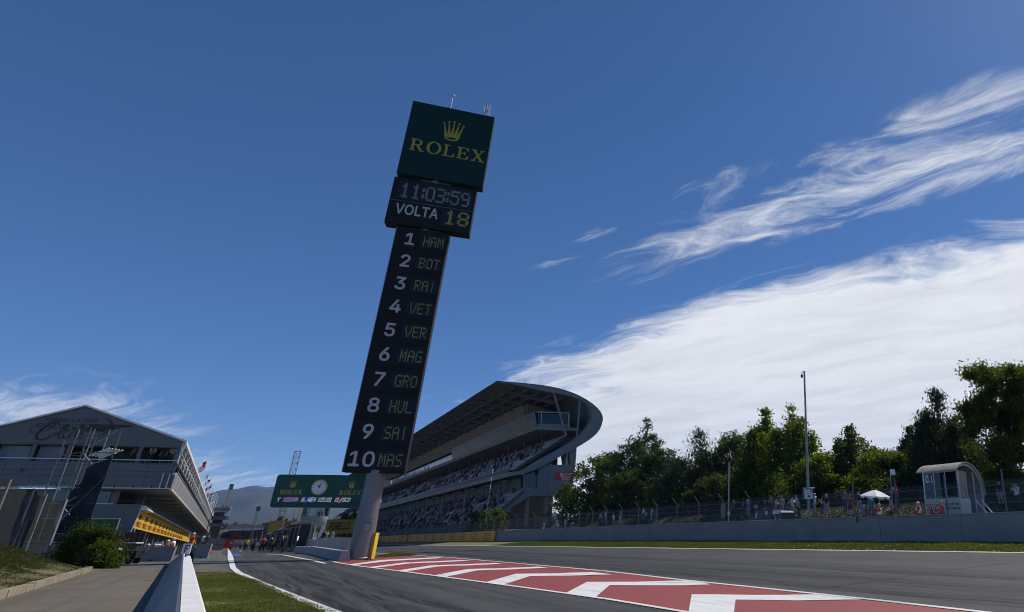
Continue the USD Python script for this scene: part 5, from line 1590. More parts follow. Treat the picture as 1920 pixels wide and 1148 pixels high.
# tall thin striped poles in front of the stand
for i, ((x0, y0), (x1, y1), lab) in enumerate((((924, 880), (908, 994), 'thin white and dark banded pole in front of the lower seats, right one of two'), ((873, 895), (861, 998), 'thin pole with a red tip in front of the lower seats, left one of two'))):
    q = onD(x1, y1, 34.6); q[2] = float(zg(*q[:2]))
    tp = onplane(x0, y0, q, -flatdir(x1))
    H = tp[2] - q[2]
    pl = thing('banded_pole', lab, 'pole', q, 'thin poles in front of the grandstand')
    obj('shaft', MB().bar(q, q + ZU * H * .72, .05), 'steel_grey', pl)
    for k in range(5):
        obj('band', MB().bar(q + ZU * H * (.72 + .056 * k), q + ZU * H * (.72 + .056 * (k + 1)), .075), ('sign_white' if i == 0 else 'red_sign') if k % 2 == 0 else 'steel_dark', pl)

# ------------------------------------------------------------------ trees
def tree(name, label, px, y_top, D, w_px, leaf, kind, seed, group='trees behind the grass slope', n=5200, y_base=None, lean=0.0, size=None, at=None):
    rng = np.random.default_rng(seed)
    b = onD(px, 960, D) if at is None else np.array([at[0], at[1], 0.0])
    b[2] = float(zg(b[0], b[1]))
    dist = np.linalg.norm(b[:2])
    t = onplane(px, y_top, b, -flatdir(px))
    H = t[2] - b[2]
    r0, r1 = ray(px - w_px / 2, y_top + 40), ray(px + w_px / 2, y_top + 40)
    W = abs(math.atan2(r1[0], r1[1]) - math.atan2(r0[0], r0[1])) * dist / 2 * 1.38
    p = thing(name, label, 'tree', b, group)
    # limbs
    m = MB()
    m.bar(b - ZU * .3, b + ZU * H * .35 + np.array([lean * .3, 0, 0]), .022 * H, .014 * H, n=9).bar(b + ZU * H * .35 + np.array([lean * .3, 0, 0]), b + ZU * H * .85 + np.array([lean, 0, 0]), .014 * H, .004 * H, n=7)
    cl = []
    if kind in ('pine', 'poplar'):
        W *= 1.3
        ns = 12 if kind == 'pine' else 10
        for s_ in range(ns):
            rr = 0 if s_ == 0 else W * math.sqrt(rng.random()) * .88
            th = 2.4 * s_ + rng.uniform(-.5, .5)
            hh = 1.0 - (.46 if kind == 'pine' else .30) * (rr / W) ** 1.2 - (rng.uniform(0, .10) if s_ else 0)
            nk = 19
            for k in range(nk):
                f = .95 * (k + rng.random() * .8) / nk
                zz = .04 + (hh - .04) * f
                sz = W * ((.40 if kind == 'pine' else .36) * (1 - f) ** .7 + .085)
                wob = rng.normal(0, W * .07 * (1 - f * .6), 2)
                bend = lean * zz ** 2
                c = b + np.array([math.cos(th) * rr * (1 - .25 * f) + wob[0] + bend, math.sin(th) * rr * (1 - .25 * f) + wob[1], H * zz - sz * .2])
                cl.append((c, sz * rng.uniform(.75, 1.2), zz))
            m.bar(b + np.array([0, 0, H * .08]), b + np.array([math.cos(th) * rr * .85 + lean * (hh * .9) ** 2, math.sin(th) * rr * .85, H * hh * .9]), .006 * H, .0015 * H, n=5)
    else:
        nc = 130 if kind == 'broad' else 80
        for k in range(nc):
            u = rng.random()
            th = rng.uniform(0, 2 * math.pi)
            zz = (.14 + .80 * u) if kind == 'broad' else (.06 + .88 * u)
            prof = math.sin(math.pi * (zz - (.1 if kind == 'broad' else -.04)) / 1.02) ** .55
            rr = W * prof * rng.random() ** .5
            lump = .75 + .5 * meshkit.noise(np.array([math.cos(th) * 1.7 + seed, math.sin(th) * 1.7, zz * 4.0]), seed)
            sz = W * rng.uniform(.13, .26)
            c = b + np.array([math.cos(th) * rr * lump + lean * zz, math.sin(th) * rr * lump, H * zz * (.9 + .14 * lump) - sz * .4])
            cl.append((c, sz, zz))
            if k % 4 == 0: m.bar(b + ZU * H * zz * .6, c, .0045 * H, .0015 * H, n=5)
    obj('trunk', m, 'bark', p)
    per = n // len(cl)
    S_ = size if size else {'pine': .20, 'poplar': .27, 'broad': .25, 'bush': .24}[kind] * (dist / 65) ** .7
    V = []
    for c, sz, zz in cl:
        k = int(per * (.6 + .8 * rng.random()))
        g = rng.normal(0, 1, (k, 3)); g /= np.linalg.norm(g, axis=1, keepdims=True)
        rad = sz * rng.random((k, 1)) ** .45 * np.array([[1.25, 1.25, .95 if kind != 'pine' else .8]])
        V.append(c + g * rad * (1 + .35 * rng.normal(0, 1, (k, 1)).clip(-1, 1.6)))
    P = np.vstack(V)
    k = len(P)
    a = rng.normal(0, 1, (k, 3)); a /= np.linalg.norm(a, axis=1, keepdims=True)
    if kind == 'pine': a[:, 2] = np.abs(a[:, 2]) + .5; a /= np.linalg.norm(a, axis=1, keepdims=True)
    c_ = np.cross(a, rng.normal(0, 1, (k, 3))); c_ /= np.linalg.norm(c_, axis=1, keepdims=True)
    L = S_ * rng.uniform(.6, 1.3, (k, 1)) * (1.5 if kind == 'pine' else 1)
    Wd = L * (.36 if kind == 'pine' else .62)
    P[:, 2] = np.maximum(P[:, 2], b[2] + .05)
    q0, q1, q2, q3 = P - a * L * .6, P + c_ * Wd * .5, P + a * L * .6, P - c_ * Wd * .5
    v = np.stack([q0, q1, q2, q3], 1).reshape(-1, 3)
    i = np.arange(k)[:, None] * 4
    f = np.vstack([i + [0, 1, 2], i + [0, 2, 3]])
    obj('crown', trimesh.Trimesh(v, f, process=False), leaf, p, kind='stuff')
    return p


TREES = [
    ('broadleaf_tree', 'small light green tree against the right edge of the grandstand', 1062, 905, 50, 55, 'leaf_mid', 'bush', 1, 2600, 0),
    ('broadleaf_tree', 'dark round tree just right of the grandstand', 1112, 856, 50, 88, 'leaf_mid', 'bush', 2, 6000, 0),
    ('pine_tree', 'dark pine behind the round tree right of the grandstand', 1142, 846, 56, 62, 'leaf_dark', 'bush', 3, 5000, 0),
    ('poplar_tree', 'tall dark poplar bent over to the right at its top', 1190, 772, 56, 66, 'leaf_dark', 'poplar', 4, 6500, 1.5),
    ('broadleaf_tree', 'dark rounded tree right of the bent poplar', 1240, 842, 52, 82, 'leaf_dark', 'bush', 5, 6000, 0),
    ('pine_tree', 'tall dark pine in the middle of the right hand tree line', 1310, 796, 52, 92, 'leaf_pine', 'pine', 6, 9500, 0),
    ('broadleaf_tree', 'pale green tree between the dark pine and the tall bright poplars', 1372, 812, 56, 74, 'leaf_pale', 'bush', 7, 5500, 0),
    ('poplar_tree', 'bright green poplar left of the camera pole, left one of two', 1436, 752, 52, 66, 'leaf_bright', 'poplar', 8, 7500, 0),
    ('poplar_tree', 'bright green poplar just behind the camera pole, right one of two', 1490, 752, 52, 70, 'leaf_bright', 'poplar', 9, 7500, 0),
    ('broadleaf_tree', 'low bright green bushy tree right of the camera pole', 1548, 850, 50, 84, 'leaf_bright', 'bush', 10, 6000, 0),
    ('poplar_tree', 'slim pale poplar above the parasol', 1604, 784, 54, 62, 'leaf_pale', 'poplar', 11, 5500, 0),
    ('broadleaf_tree', 'bright bushy tree between the pale poplar and the dark pines', 1660, 842, 52, 90, 'leaf_bright', 'bush', 12, 6500, 0),
    ('pine_tree', 'smaller dark pine left of the tallest pine', 1722, 788, 56, 54, 'leaf_pine', 'pine', 13, 6500, 0),
    ('pine_tree', 'tallest dark pine behind the marshal hut', 1778, 712, 54, 96, 'leaf_pine', 'pine', 14, 12000, 0),
    ('plane_tree', 'very large leafy green tree cut by the right picture edge', 1912, 676, 46, 128, 'leaf_mid', 'broad', 15, 17000, 0),
    ('broadleaf_tree', 'dark tree filling the gap behind the marshal hut', 1838, 838, 58, 110, 'leaf_dark', 'bush', 16, 7000, 0),
    ('broadleaf_tree', 'dark low tree behind the pine in the middle of the tree line', 1275, 868, 60, 90, 'leaf_dark', 'bush', 17, 5000, 0),
    ('broadleaf_tree', 'mid green low tree left of the bright poplars', 1405, 862, 50, 66, 'leaf_mid', 'bush', 18, 5000, 0),
    ('broadleaf_tree', 'dark low tree behind the bright bushy tree', 1580, 868, 62, 90, 'leaf_dark', 'bush', 19, 5000, 0),
    ('broadleaf_tree', 'dark low tree below the bent poplar', 1180, 880, 50, 70, 'leaf_dark', 'bush', 20, 5000, 0),
    ('broadleaf_tree', 'dark low tree behind the spectators left of the pickup', 1345, 890, 49, 76, 'leaf_dark', 'bush', 21, 4500, 0),
    ('broadleaf_tree', 'mid green low tree behind the camera pole base', 1500, 884, 49, 110, 'leaf_mid', 'bush', 22, 6500, 0),
    ('broadleaf_tree', 'dark low tree between the pale poplar and the weather box', 1640, 892, 50, 90, 'leaf_mid', 'bush', 23, 5000, 0),
    ('broadleaf_tree', 'dark low tree left of the marshal hut', 1712, 880, 50, 80, 'leaf_dark', 'bush', 24, 5000, 0),
    ('broadleaf_tree', 'dark low tree at the far right behind the spectators, under the very large tree', 1890, 880, 50, 110, 'leaf_dark', 'bush', 25, 6000, 0),
    ('broadleaf_tree', 'dark low tree behind the spectators right of the grandstand', 1150, 905, 58, 120, 'leaf_dark', 'bush', 26, 6000, 0),
]
for nm, lab, px, yt, D, w, leaf, kd, sd_, n_, ln in TREES:
    tree(nm, lab, px, yt, D, w, leaf, kd, sd_, n=int(n_ * (3.6 if kd == 'pine' else 2.4)), lean=ln)
# bushes at the lower end of the grandstand
for px, yt, w, sd_ in ((893, 958, 26, 41), (915, 955, 26, 42), (935, 952, 30, 43)):
    rngb = sd_
    tree('shrub', {41: 'olive shrub in front of the lower seats, left one of three', 42: 'olive shrub in front of the lower seats, middle one of three', 43: 'olive shrub below the lower seat beam, right one of three'}[sd_], px, yt, 36.2, w, 'leaf_mid', 'bush', sd_, 'shrubs in front of the grandstand', n=1500)
# ------------------------------------------------------------------ low barrier in the foreground
bz0 = 0.0
fb = thing('concrete_barrier', 'low concrete barrier with a worn white top running away from the camera, bottom left', 'barrier', B_DIR * 6)
off = -.012
prof = [(-.27, 0.0), (.46, 0.0), (.41, .10), (.318, .66), (.300, .68), (.128, .68), (.10, .655), (-.08, .26), (-.25, .10)]
t = 1.15
TEND = 45.0
rb = random.Random(2)
k = 0
while t < TEND - .05:
    L = min(3.0, TEND - t)
    o = B_DIR * t
    dx = rb.uniform(-.004, .004)
    P = [o + B_N * (a + dx) + ZU * z for a, z in prof]
    seg = obj('segment', MB().prism(P, B_DIR * (L - .02)), 'concrete', fb)
    # the worn white paint on its top and right side
    n_ = 14
    V, Fc = [], []
    for i in range(n_ + 1):
        w = (L - .02) * i / n_
        for a, z in ((.130 + dx, .684 - .0), (.300 + dx, .684), (.323 + dx, .662), (.352 + dx, .48 + rb.uniform(-.03, .03))):
            V.append(o + B_DIR * w + B_N * a + ZU * z)
    for i in range(n_):
        for j in range(3):
            q = i * 4 + j
            Fc += [(q, q + 1, q + 5), (q, q + 5, q + 4)]
    m = MB().add(V, Fc)
    obj('painted_top', m, 'barrier_white', seg)
    t += L; k += 1
# letter board on the end of the barrier
e = wdir(84); en = np.array([e[1], -e[0], 0])
# the notice stands at the far end of the painted barrier
Z = 29.3
_p = onplane(347, 1031, B_DIR * Z, B_DIR); Lz = _p
fs_ = thing('letter_sign', 'small white sign with a dark red letter F on the low barrier', 'sign', B_DIR * Z + ZU * .68)
c00 = onplane(338.8, 1038.8, B_DIR * Z, en); c10 = onplane(353.8, 1041.0, B_DIR * Z, en); c01 = onplane(343.3, 1019.5, B_DIR * Z, en)
wv, hv = np.linalg.norm((c10 - c00)[:2]), c01[2] - c00[2]
o = c00.copy()
pl_ = obj('plate', MB().pp(o, e * wv, ZU * hv, -en * .03), 'sign_white', fs_)
g = unary_union([sbox(.30, .12, .46, .88), sbox(.30, .74, .80, .88), sbox(.30, .44, .68, .58)])
obj('letter', MB().flat(affinity.scale(g, wv, hv, origin=(0, 0)), o, e, ZU, .006), 'banner_red', pl_)
obj('bracket', MB().pp(o + e * wv * .4 - ZU * .12 - en * .05, e * wv * .2, ZU * (.12 + hv * .8), -en * .02), 'steel_dark', fs_)
# green board along the outer side of the barrier
q0 = onplane(363, 1073, B_N * .22, B_N); q1 = onplane(371.3, 1025, B_N * .22, B_N)
gbz = .02
g0 = B_DIR * 31 + B_N * .40
gb2 = thing('green_board', 'narrow green board with yellow lettering leaning on the outer side of the low barrier', 'advert board', g0)
obj('panel', MB().pp(g0, B_DIR * 13, B_N * .04, ZU * .95), 'board_green', gb2)
obj('lettering', MB().flat(serif_text('ROLEX', .36, 6), g0 + B_N * .042 + ZU * .2 + B_DIR * 9.5, -B_DIR, ZU, .006), 'gold', gb2)
obj('crown_emblem', MB().flat(affinity.scale(CROWN, .36, .3, origin=(0, 0)), g0 + B_DIR * 6.8 + B_N * .042 + ZU * .6, -B_DIR, ZU, .006), 'gold', gb2)

# ------------------------------------------------------------------ paddock building
PC = atY(347, 826, 61)
ga = wdir(80); gn = np.array([ga[1], -ga[0], 0])
LV = ray(424, 1035); LV /= np.linalg.norm(LV)
PL = 235.0
BX = PC.copy(); BX[2] = 0
pb = thing('paddock_building', 'long grey pit building with a gabled tent roof and overhanging floors on the left', 'building', BX)


def PP(a, z, d=0.0): return np.array([PC[0], PC[1], 0]) + ga * a + ZU * z + LV * d


def slab(name, a0, a1, z0, z1, d0, L, mt, parent=None, label=None):
    return obj(name, MB().prism([PP(a0, z0, d0), PP(a1, z0, d0), PP(a1, z1, d0), PP(a0, z1, d0)], LV * L), mt, parent or pb, label=label)


HWD = -9.4
apex = 13.16
gable = obj('gable_wall', MB().prism([PP(-18.6, 9.45, .1), PP(-.05, 9.45, .1), PP(-.05, 9.95, .1), PP(HWD, apex - .08, .1), PP(-18.75, 9.95, .1)], LV * .25), 'gable_fabric', pb)
rf = obj('roof', MB().prism([PP(.18, 9.92, -.15), PP(HWD, apex, -.15), PP(-18.95, 9.92, -.15), PP(-18.95, 10.05, -.15), PP(HWD, apex + .16, -.15), PP(.18, 10.1, -.15)], LV * PL), 'roof_white', pb)
for k in range(46):
    d = 2 + 5.05 * k
    obj('roof_seam', MB().prism([PP(.2, 10.1, d), PP(HWD, apex + .16, d), PP(HWD, apex + .22, d), PP(.2, 10.16, d)], LV * .12), 'tent_fabric', rf)
slab('eave_gutter', .05, .24, 9.72, 9.93, -.1, PL, 'roof_white')
# lettering on the gable: a curved-name crest
m = MB()
m.text('FORMULA ONE', .36, PP(-12.3, 11.62, .08), ga, ZU, .012, width=4.4)
m.text('PADDOCK', .46, PP(-12.75, 10.98, .08), ga, ZU, .012, width=4.9)
obj('gable_lettering', m, 'script_black', gable)


def brush(pts, w0, w1):
    """A pen stroke whose width swells from w0 to w1 and back."""
    p = np.array(pts, float)
    from scipy.interpolate import splprep, splev
    tck, _ = splprep(p.T, s=0, k=min(3, len(p) - 1))
    u = np.linspace(0, 1, 48); x, y = splev(u, tck); q = np.c_[x, y]
    w = w0 + (w1 - w0) * np.sin(np.pi * u)
    return unary_union([LineString([q[i], q[i + 1]]).buffer(w[i] / 2) for i in range(len(q) - 1)])


cl = [brush([(2.0, 1.55), (1.6, 1.85), (.9, 1.5), (.35, .75), (.35, .15), (.9, 0), (1.6, .45), (2.0, .8)], .04, .20), brush([(2.0, 1.55), (1.2, 1.75), (.2, 1.6), (-.5, 1.1), (-.3, .7), (.4, .75), (1.2, 1.2), (1.5, 1.7)], .02, .05),
      brush([(1.9, .7), (2.6, 1.3), (2.75, 1.65), (2.5, 1.4), (2.2, .5), (2.3, .2), (2.7, .4)], .04, .13), brush([(2.75, .8), (2.65, .35), (2.9, .18), (3.2, .5), (3.35, .85)], .04, .12), brush([(3.3, .8), (3.2, .3), (3.5, .25)], .04, .12), brush([(3.55, .4), (4.1, 1.4), (4.0, 1.7), (3.75, 1.0), (3.8, .3), (4.2, .25), (4.35, .7), (4.0, .7)], .04, .12)]
obj('script_word', MB().flat(unary_union(cl), PP(-12.75, 9.90, .075), ga * .92, ZU * .92, .012), 'script_red', gable)
sw = [brush([(-13.3, 9.62), (-11.6, 9.18 + .32), (-9.6, 9.50), (-7.6, 9.78)], .02, .12), brush([(-7.5, 12.1), (-6.8, 11.7), (-6.6, 11.2), (-6.9, 10.7), (-7.6, 10.2)], .03, .26)]
obj('swoosh', MB().flat(unary_union(sw), PP(0, 0, .075), ga, ZU, .012), 'script_black', gable)
# gallery under the eave on the gable
post_a = [-.28, -3.5, -6.4, -9.45, -12.3, -15.4, -18.4]
for a in post_a: slab('gallery_post', a - .16, a + .16, 7.95, 9.45, .1, .3, 'clad_grey')
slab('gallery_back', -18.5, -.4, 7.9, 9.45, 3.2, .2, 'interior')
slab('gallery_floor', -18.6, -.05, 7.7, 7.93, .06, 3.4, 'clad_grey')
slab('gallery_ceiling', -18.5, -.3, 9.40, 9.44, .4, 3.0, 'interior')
for a0, a1 in ((-12.0, -9.9), (-15.1, -12.7)): slab('curtain', a0, a1, 7.95, 9.38, .9, .1, 'curtain')
slab('dark_table', -3.0, -1.6, 7.95, 8.85, 1.6, .5, 'black')
slab('amber_lamp', -6.0, -5.7, 8.9, 9.02, 1.5, .3, 'lamp_amber')
obj('gallery_rail', MB().pp(PP(-18.6, 8.13, -.12), ga * 18.66, ZU * .07, LV * .06), 'alu_white', pb)
for k in range(16): obj('rail_post', MB().pp(PP(-18.4 + 1.2 * k, 7.9, -.08), ga * .04, ZU * .24, LV * .04), 'steel_grey', pb)
# clad parapet, in panels
for k in range(8):
    a0, a1 = -18.6 + 2.32 * k, -18.6 + 2.32 * (k + 1) - .02
    for z0, z1 in ((5.82, 6.62), (6.645, 7.12), (7.145, 7.90)):
        slab('clad_panel', a0, min(a1, -.05), z0, z1, .0 if z0 < 7 else .02, .3, 'clad_grey')
slab('fixture', -13.0, -12.55, 6.95, 7.22, -.18, .16, 'steel_dark')
slab('floor_edge', -18.6, -.02, 5.55, 5.62, -.05, .5, 'alu_white')
for k in range(7): slab('strip_post', -.2 - 1.55 * k, -.12 - 1.55 * k, 5.62, 5.82, .02, .1, 'steel_grey')
slab('strip_window', -18.4, -.1, 5.62, 5.82, .15, .08, 'pane_dark')
# lower storeys, set back under the overhang
FA = -1.96
slab('lower_wall', -18.6, FA, .0 - 1.2, 4.2, 1.4, 1.0, 'clad_grey')
slab('upper_recess', -18.6, -4.6, 4.2, 5.56, 2.2, .8, 'clad_line')
for a0, a1 in ((-9.6, -8.0), (-7.7, -6.2), (-5.95, -5.0)):
    w = slab('window', a0, a1, 4.3, 5.5, 2.1, .08, 'pane_dark')
slab('window_rail', -9.8, -4.4, 4.2, 4.27, 1.36, .05, 'alu_white')
slab('corner_fin', -4.6, -4.2, 4.2, 5.5, 1.6, .6, 'clad_grey')
# the long side: overhanging floors towards the pit lane
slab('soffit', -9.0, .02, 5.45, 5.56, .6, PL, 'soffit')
slab('side_parapet', -.04, .10, 5.56, 6.98, .0, PL, 'tent_fabric')
for k in range(56): slab('parapet_joint', .10, .115, 5.60, 6.95, 1.5 + 4.1 * k, .06, 'clad_line')
slab('side_edge', -.04, .2, 5.46, 5.555, -.05, PL, 'roof_white')
slab('side_rail', .02, .12, 7.0, 7.08, .0, PL, 'alu_white')
slab('awning', -.6, .15, 7.12, 7.20, 3.2, PL - 6, 'black')
for k in range(46): obj('awning_face', MB().prism([PP(.15, 7.12, 3.2 + 5 * k), PP(.16, 7.12, 3.2 + 5 * k), PP(-.25, 7.86, 3.2 + 5 * k), PP(-.26, 7.86, 3.2 + 5 * k)], LV * 4.85), 'facade_dark', pb)
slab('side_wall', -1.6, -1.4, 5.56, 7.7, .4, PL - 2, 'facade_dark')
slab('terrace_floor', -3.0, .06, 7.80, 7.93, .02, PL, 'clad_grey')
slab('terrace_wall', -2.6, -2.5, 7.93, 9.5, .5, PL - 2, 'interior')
for k in range(47):
    d = .15 + 5 * k
    obj('terrace_post', MB().bar(PP(-.05, 7.93, d), PP(-.05, 9.9, d), .07), 'alu_white', pb)
    obj('brace', MB().bar(PP(.02, 8.9, d), PP(.18, 9.75, d), .05), 'alu_white', pb)
    obj('hanging_bracket', MB().poly([PP(.12, 8.55, d + 2.4), PP(.42, 8.35, d + 2.4), PP(.42, 7.85, d + 2.4)], .05), 'alu_white', pb)
obj('terrace_rail', MB().bar(PP(.06, 8.85, 0), PP(.06, 8.85, PL), .04).bar(PP(.06, 8.45, 0), PP(.06, 8.45, PL), .025), 'alu_white', pb)
# corner return with tall light frames
obj('corner_frame', MB().bar(PP(-.35, 5.62, -.1), PP(-.35, 6.9, -.1), .05).bar(PP(-.9, 5.62, -.1), PP(-.9, 7.0, -.1), .05).bar(PP(-.12, 6.9, -.1), PP(.1, 6.9, -.1), .05), 'alu_white', pb)
# garages
slab('garage_wall', FA - 1.4, FA - 1.2, -2.5, 4.2, 2.4, PL - 4, 'facade_dark')
for k in range(28):
    d = 6 + 8.0 * k
    slab('garage_pillar', FA - 1.2, FA - .5, -5, 5.45, d, .7, 'clad_line')
    slab('ceiling_beam', -8.6, -.3, 5.20, 5.45, d + 2, .5, 'clad_line')
slab('far_end_wall', -18, .1, -6, 9.4, PL - .5, .4, 'clad_grey')
slab('end_flap', -.4, .12, 4.4, 5.5, PL - 26, 1.5, 'alu_white')
# yellow banner hung along the garages
yb = thing('pit_banner', 'long yellow banner with rows of red lettering hung over the garage fronts under the overhang', 'banner', PP(-1.9, 2.1))
nseg = 26
for k in range(nseg):
    d = -.2 + 6.0 * k
    top = 3.62 - .0 * k
    z0 = 2.02
    s_ = obj('banner_panel', MB().prism([PP(-1.95, z0, d), PP(-1.93, z0, d), PP(-1.80, top, d), PP(-1.82, top, d)], LV * 5.98), 'yellow_banner', yb)
    if k < 14:
        nrm = np.cross(LV, ZU); 
        e1 = LV; e2 = PP(-1.795, top, d) - PP(-1.925, z0, d); e2 = e2 / np.linalg.norm(e2)
        o = PP(-1.922, z0, d) + np.array([0, 0, 0])
        mm = MB()
        mm.text('P ZERO', .46, o + e1 * .9 + e2 * .78, e1, e2, .012, bold=True, width=2.2)
        mm.text('PIRELLI', .42, o + e1 * .6 + e2 * .2, e1, e2, .012, bold=True, width=4.6)
        obj('banner_lettering', mm, 'banner_red', s_)
obj('banner_pole', MB().bar(PP(-2.05, 1.6, -.3), PP(-1.78, 4.0, -.3), .04), 'alu_white', yb)
obj('banner_box', MB().prism([PP(-1.9, 3.62, -.25), PP(-1.2, 3.62, -.25), PP(-1.5, 4.0, -.25), PP(-1.8, 4.0, -.25)], LV * 6), 'alu_white', yb)
obj('banner_hood', MB().prism([PP(-1.9, 3.64, 6), PP(-1.2, 3.64, 6), PP(-1.5, 3.9, 6), PP(-1.8, 3.9, 6)], LV * 150), 'steel_dark', yb)

# people on the gable gallery
for i, (px, top, lab) in enumerate(((305, 'black', 'guest in black behind the gable rail, second from the corner'), (322, 'grey', 'guest in grey at the right end of the gable gallery'), (250, 'brown', 'guest in brown left of the wide post on the gable gallery'), (283, 'white', 'guest in white seated low behind the gable rail by the dark table'))):
    q = onplane(px, 857, PP(0, 0, .9), gn); q[2] = 7.93
    person(q, math.atan2(gn[1], gn[0]) + math.pi / 2, lab, top, 'black', 'fold' if i % 2 else 'stand', 'hair', 'hair', seed=i, h=1.72, group='guests on the gable gallery')

# ------------------------------------------------------------------ flags along the roof
FL = [((390, 860), 871, 889, ['red', 'white', 'blue'], 'stripes', 'striped red and white flag with blue corner, second from left'), ((389.5, 862), 864, 876, ['black', 'red'], 'two', 'dark red and black flag, topmost'), ((394, 884), 890, 900, ['green', 'white', 'red'], 'three', 'green, white and red flag, third from the left'), ((397, 893), 899, 912, ['black', 'white'], 'two', 'dark flag between the green and the blue-red ones'), ((399, 906), 907, 921, ['white', 'blue', 'red'], 'three', 'white, blue and red flag in the middle of the row'), ((402.5, 917), 920, 930, ['white', 'red'], 'two', 'white and red flag low in the row'), ((405, 921), 924, 932, ['blue', 'white'], 'two', 'blue and white flag near the end of the row'), ((407, 925), 937, 946, ['red', 'white'], 'two', 'red flag hanging near the balcony tower'), ((409.5, 929), 946, 954, ['yellow', 'red'], 'two', 'yellow flag hanging lowest in the row')]
for i, ((x, y), y0, y1, cs, kind, lab) in enumerate(FL):
    d = 46 + i * 15
    q = PP(1.0, 0, d)
    b = np.array([q[0], q[1], 7.6 + (LV * d)[2]])
    r_ = ray(x, y)
    # pole foot stands on the terrace; find where its vertical passes the seen top
    tpt = onplane(x, y, b, -flatdir(x))
    b = np.array([tpt[0], tpt[1], b[2]])
    tp = tpt
    p = thing('flag_pole', 'roof flagpole with a ' + lab, 'flag', b, 'flags along the pit building roof')
    obj('pole', MB().bar(b, tp, .07, .05), 'alu_white', p)
    h0, h1 = onplane(x, y0, b, -flatdir(x))[2], onplane(x, y1, b, -flatdir(x))[2]
    fd = -wdir(78); Wf = (h0 - h1) * .62
    n_ = 10
    rows = 7 if kind == 'stripes' else len(cs)
    for rI in range(rows):
        V, Fc = [], []
        for c in range(n_ + 1):
            u = c / n_
            for e_ in (0, 1):
                zz = h0 - (h0 - h1) * (rI + e_) / rows * .62 - (h0 - h1) * .45 * u ** 1.2
                V.append(np.array([tp[0], tp[1], zz]) + fd * Wf * u + wdir(-12) * .22 * math.sin(u * 6 + i) * u)
        for c in range(n_):
            a = 2 * c
            Fc += [(a, a + 1, a + 3), (a, a + 3, a + 2)]
        col = (cs[rI % 2] if kind == 'stripes' else cs[rI])
        obj('stripe', MB().add(V, Fc), 'flag_' + col, p)
    if kind == 'stripes':
        V = [np.array([tp[0], tp[1], h0]) + fd * (Wf * a) - ZU * ((h0 - h1) * (.45 * a ** 1.2 + .30 * e_)) - wdir(-12) * .03 for a in (0, .2, .4) for e_ in (-.02, 1)]
        obj('canton', MB().add(V, [(0, 1, 3), (0, 3, 2), (2, 3, 5), (2, 5, 4)]), 'flag_blue', p)

# ------------------------------------------------------------------ balcony tower beyond the building
q = PP(3.2, 0, 150); q[2] = -1.5
ct = thing('balcony_tower', 'small grey control tower with stacked balconies at the far end of the pit building', 'tower', q)
f_ = flatdir(408); s_ = np.array([f_[1], -f_[0], 0])
zz = lambda y: onplane(408, y, q, -f_)[2]
kx = np.linalg.norm(q[:2]) / F_PX * 1.22
q = np.array([*(onplane(407, 980, q, -f_)[:2]), -1.5])
obj('core', MB().pp(q - s_ * 4.6 * kx, s_ * 9 * kx, f_ * 6, ZU * (zz(960) + 1.5)), 'facade_dark', ct)
for y in (950, 966, 979):
    obj('balcony', MB().pp(np.array([*(q - s_ * 6 * kx)[:2], zz(y + 9)]), s_ * 15 * kx, -f_ * 1.6, ZU * (zz(y) - zz(y + 7))), 'clad_grey', ct)
obj('roof_slab', MB().pp(np.array([*(q - s_ * 5 * kx)[:2], zz(962)]), s_ * 14 * kx, f_ * 6, ZU * .2), 'alu_white', ct)
obj('rail', MB().bar(np.array([*(q + s_ * 9 * kx)[:2], zz(949)]) - f_ * 1.6, np.array([*(q + s_ * 6.5 * kx)[:2], zz(985)]) - f_ * 1.6, .09), 'alu_white', ct)
for i, dx in enumerate((1, 5)):
    b = np.array([*(q + s_ * dx * kx)[:2], zz(957)])
    person(b - f_ * .8, FACE_TRACK, ['person in black on the balcony tower, left one of two', 'person in red on the balcony tower, right one of two'][i], ['black', 'red'][i], 'navy', 'fold', seed=i, group='people on the balcony tower')


# ------------------------------------------------------------------ lattice masts
def lattice(lab, xt, yt, xb, yb, S, w, head=None):
    b = pt(S, 0); b = onplane(xb, yb, b, -flatdir(xb)); g = float(zg(b[0], b[1])) if np.hypot(*b[:2]) < 500 else 0
    # the foot stands on the ground on the same vertical as the seen shaft
    tp = onplane(xt, yt, b, -flatdir(xb))
    b = np.array([b[0], b[1], g])
    H = tp[2] - g
    p = thing('lattice_mast', lab, 'mast', b)
    f_ = flatdir(xb); s_ = np.array([f_[1], -f_[0], 0])
    c = [s_ * w / 2 + f_ * w / 2, -s_ * w / 2 + f_ * w / 2, -s_ * w / 2 - f_ * w / 2, s_ * w / 2 - f_ * w / 2]
    for q in c: obj('chord', MB().bar(b + q, b + q + ZU * H, w * .08), 'steel_grey', p)
    n = int(H / (w * 1.15))
    lac = MB()
    for k in range(n):
        z0, z1 = H * k / n, H * (k + 1) / n
        for i in range(4):
            lac.bar(b + c[i] + ZU * z0, b + c[(i + 1) % 4] + ZU * z1, w * .05, n=4)
            lac.bar(b + c[i] + ZU * z1, b + c[(i + 1) % 4] + ZU * z1, w * .045, n=4)
    obj('lacing', lac, 'steel_grey', p, kind='stuff')
    if head:
        obj('head', MB().pp(b + ZU * (H - head) - s_ * w * .8 - f_ * w * .8, s_ * w * 1.6, f_ * w * 1.6, ZU * head), 'steel_dark', p)
    return p


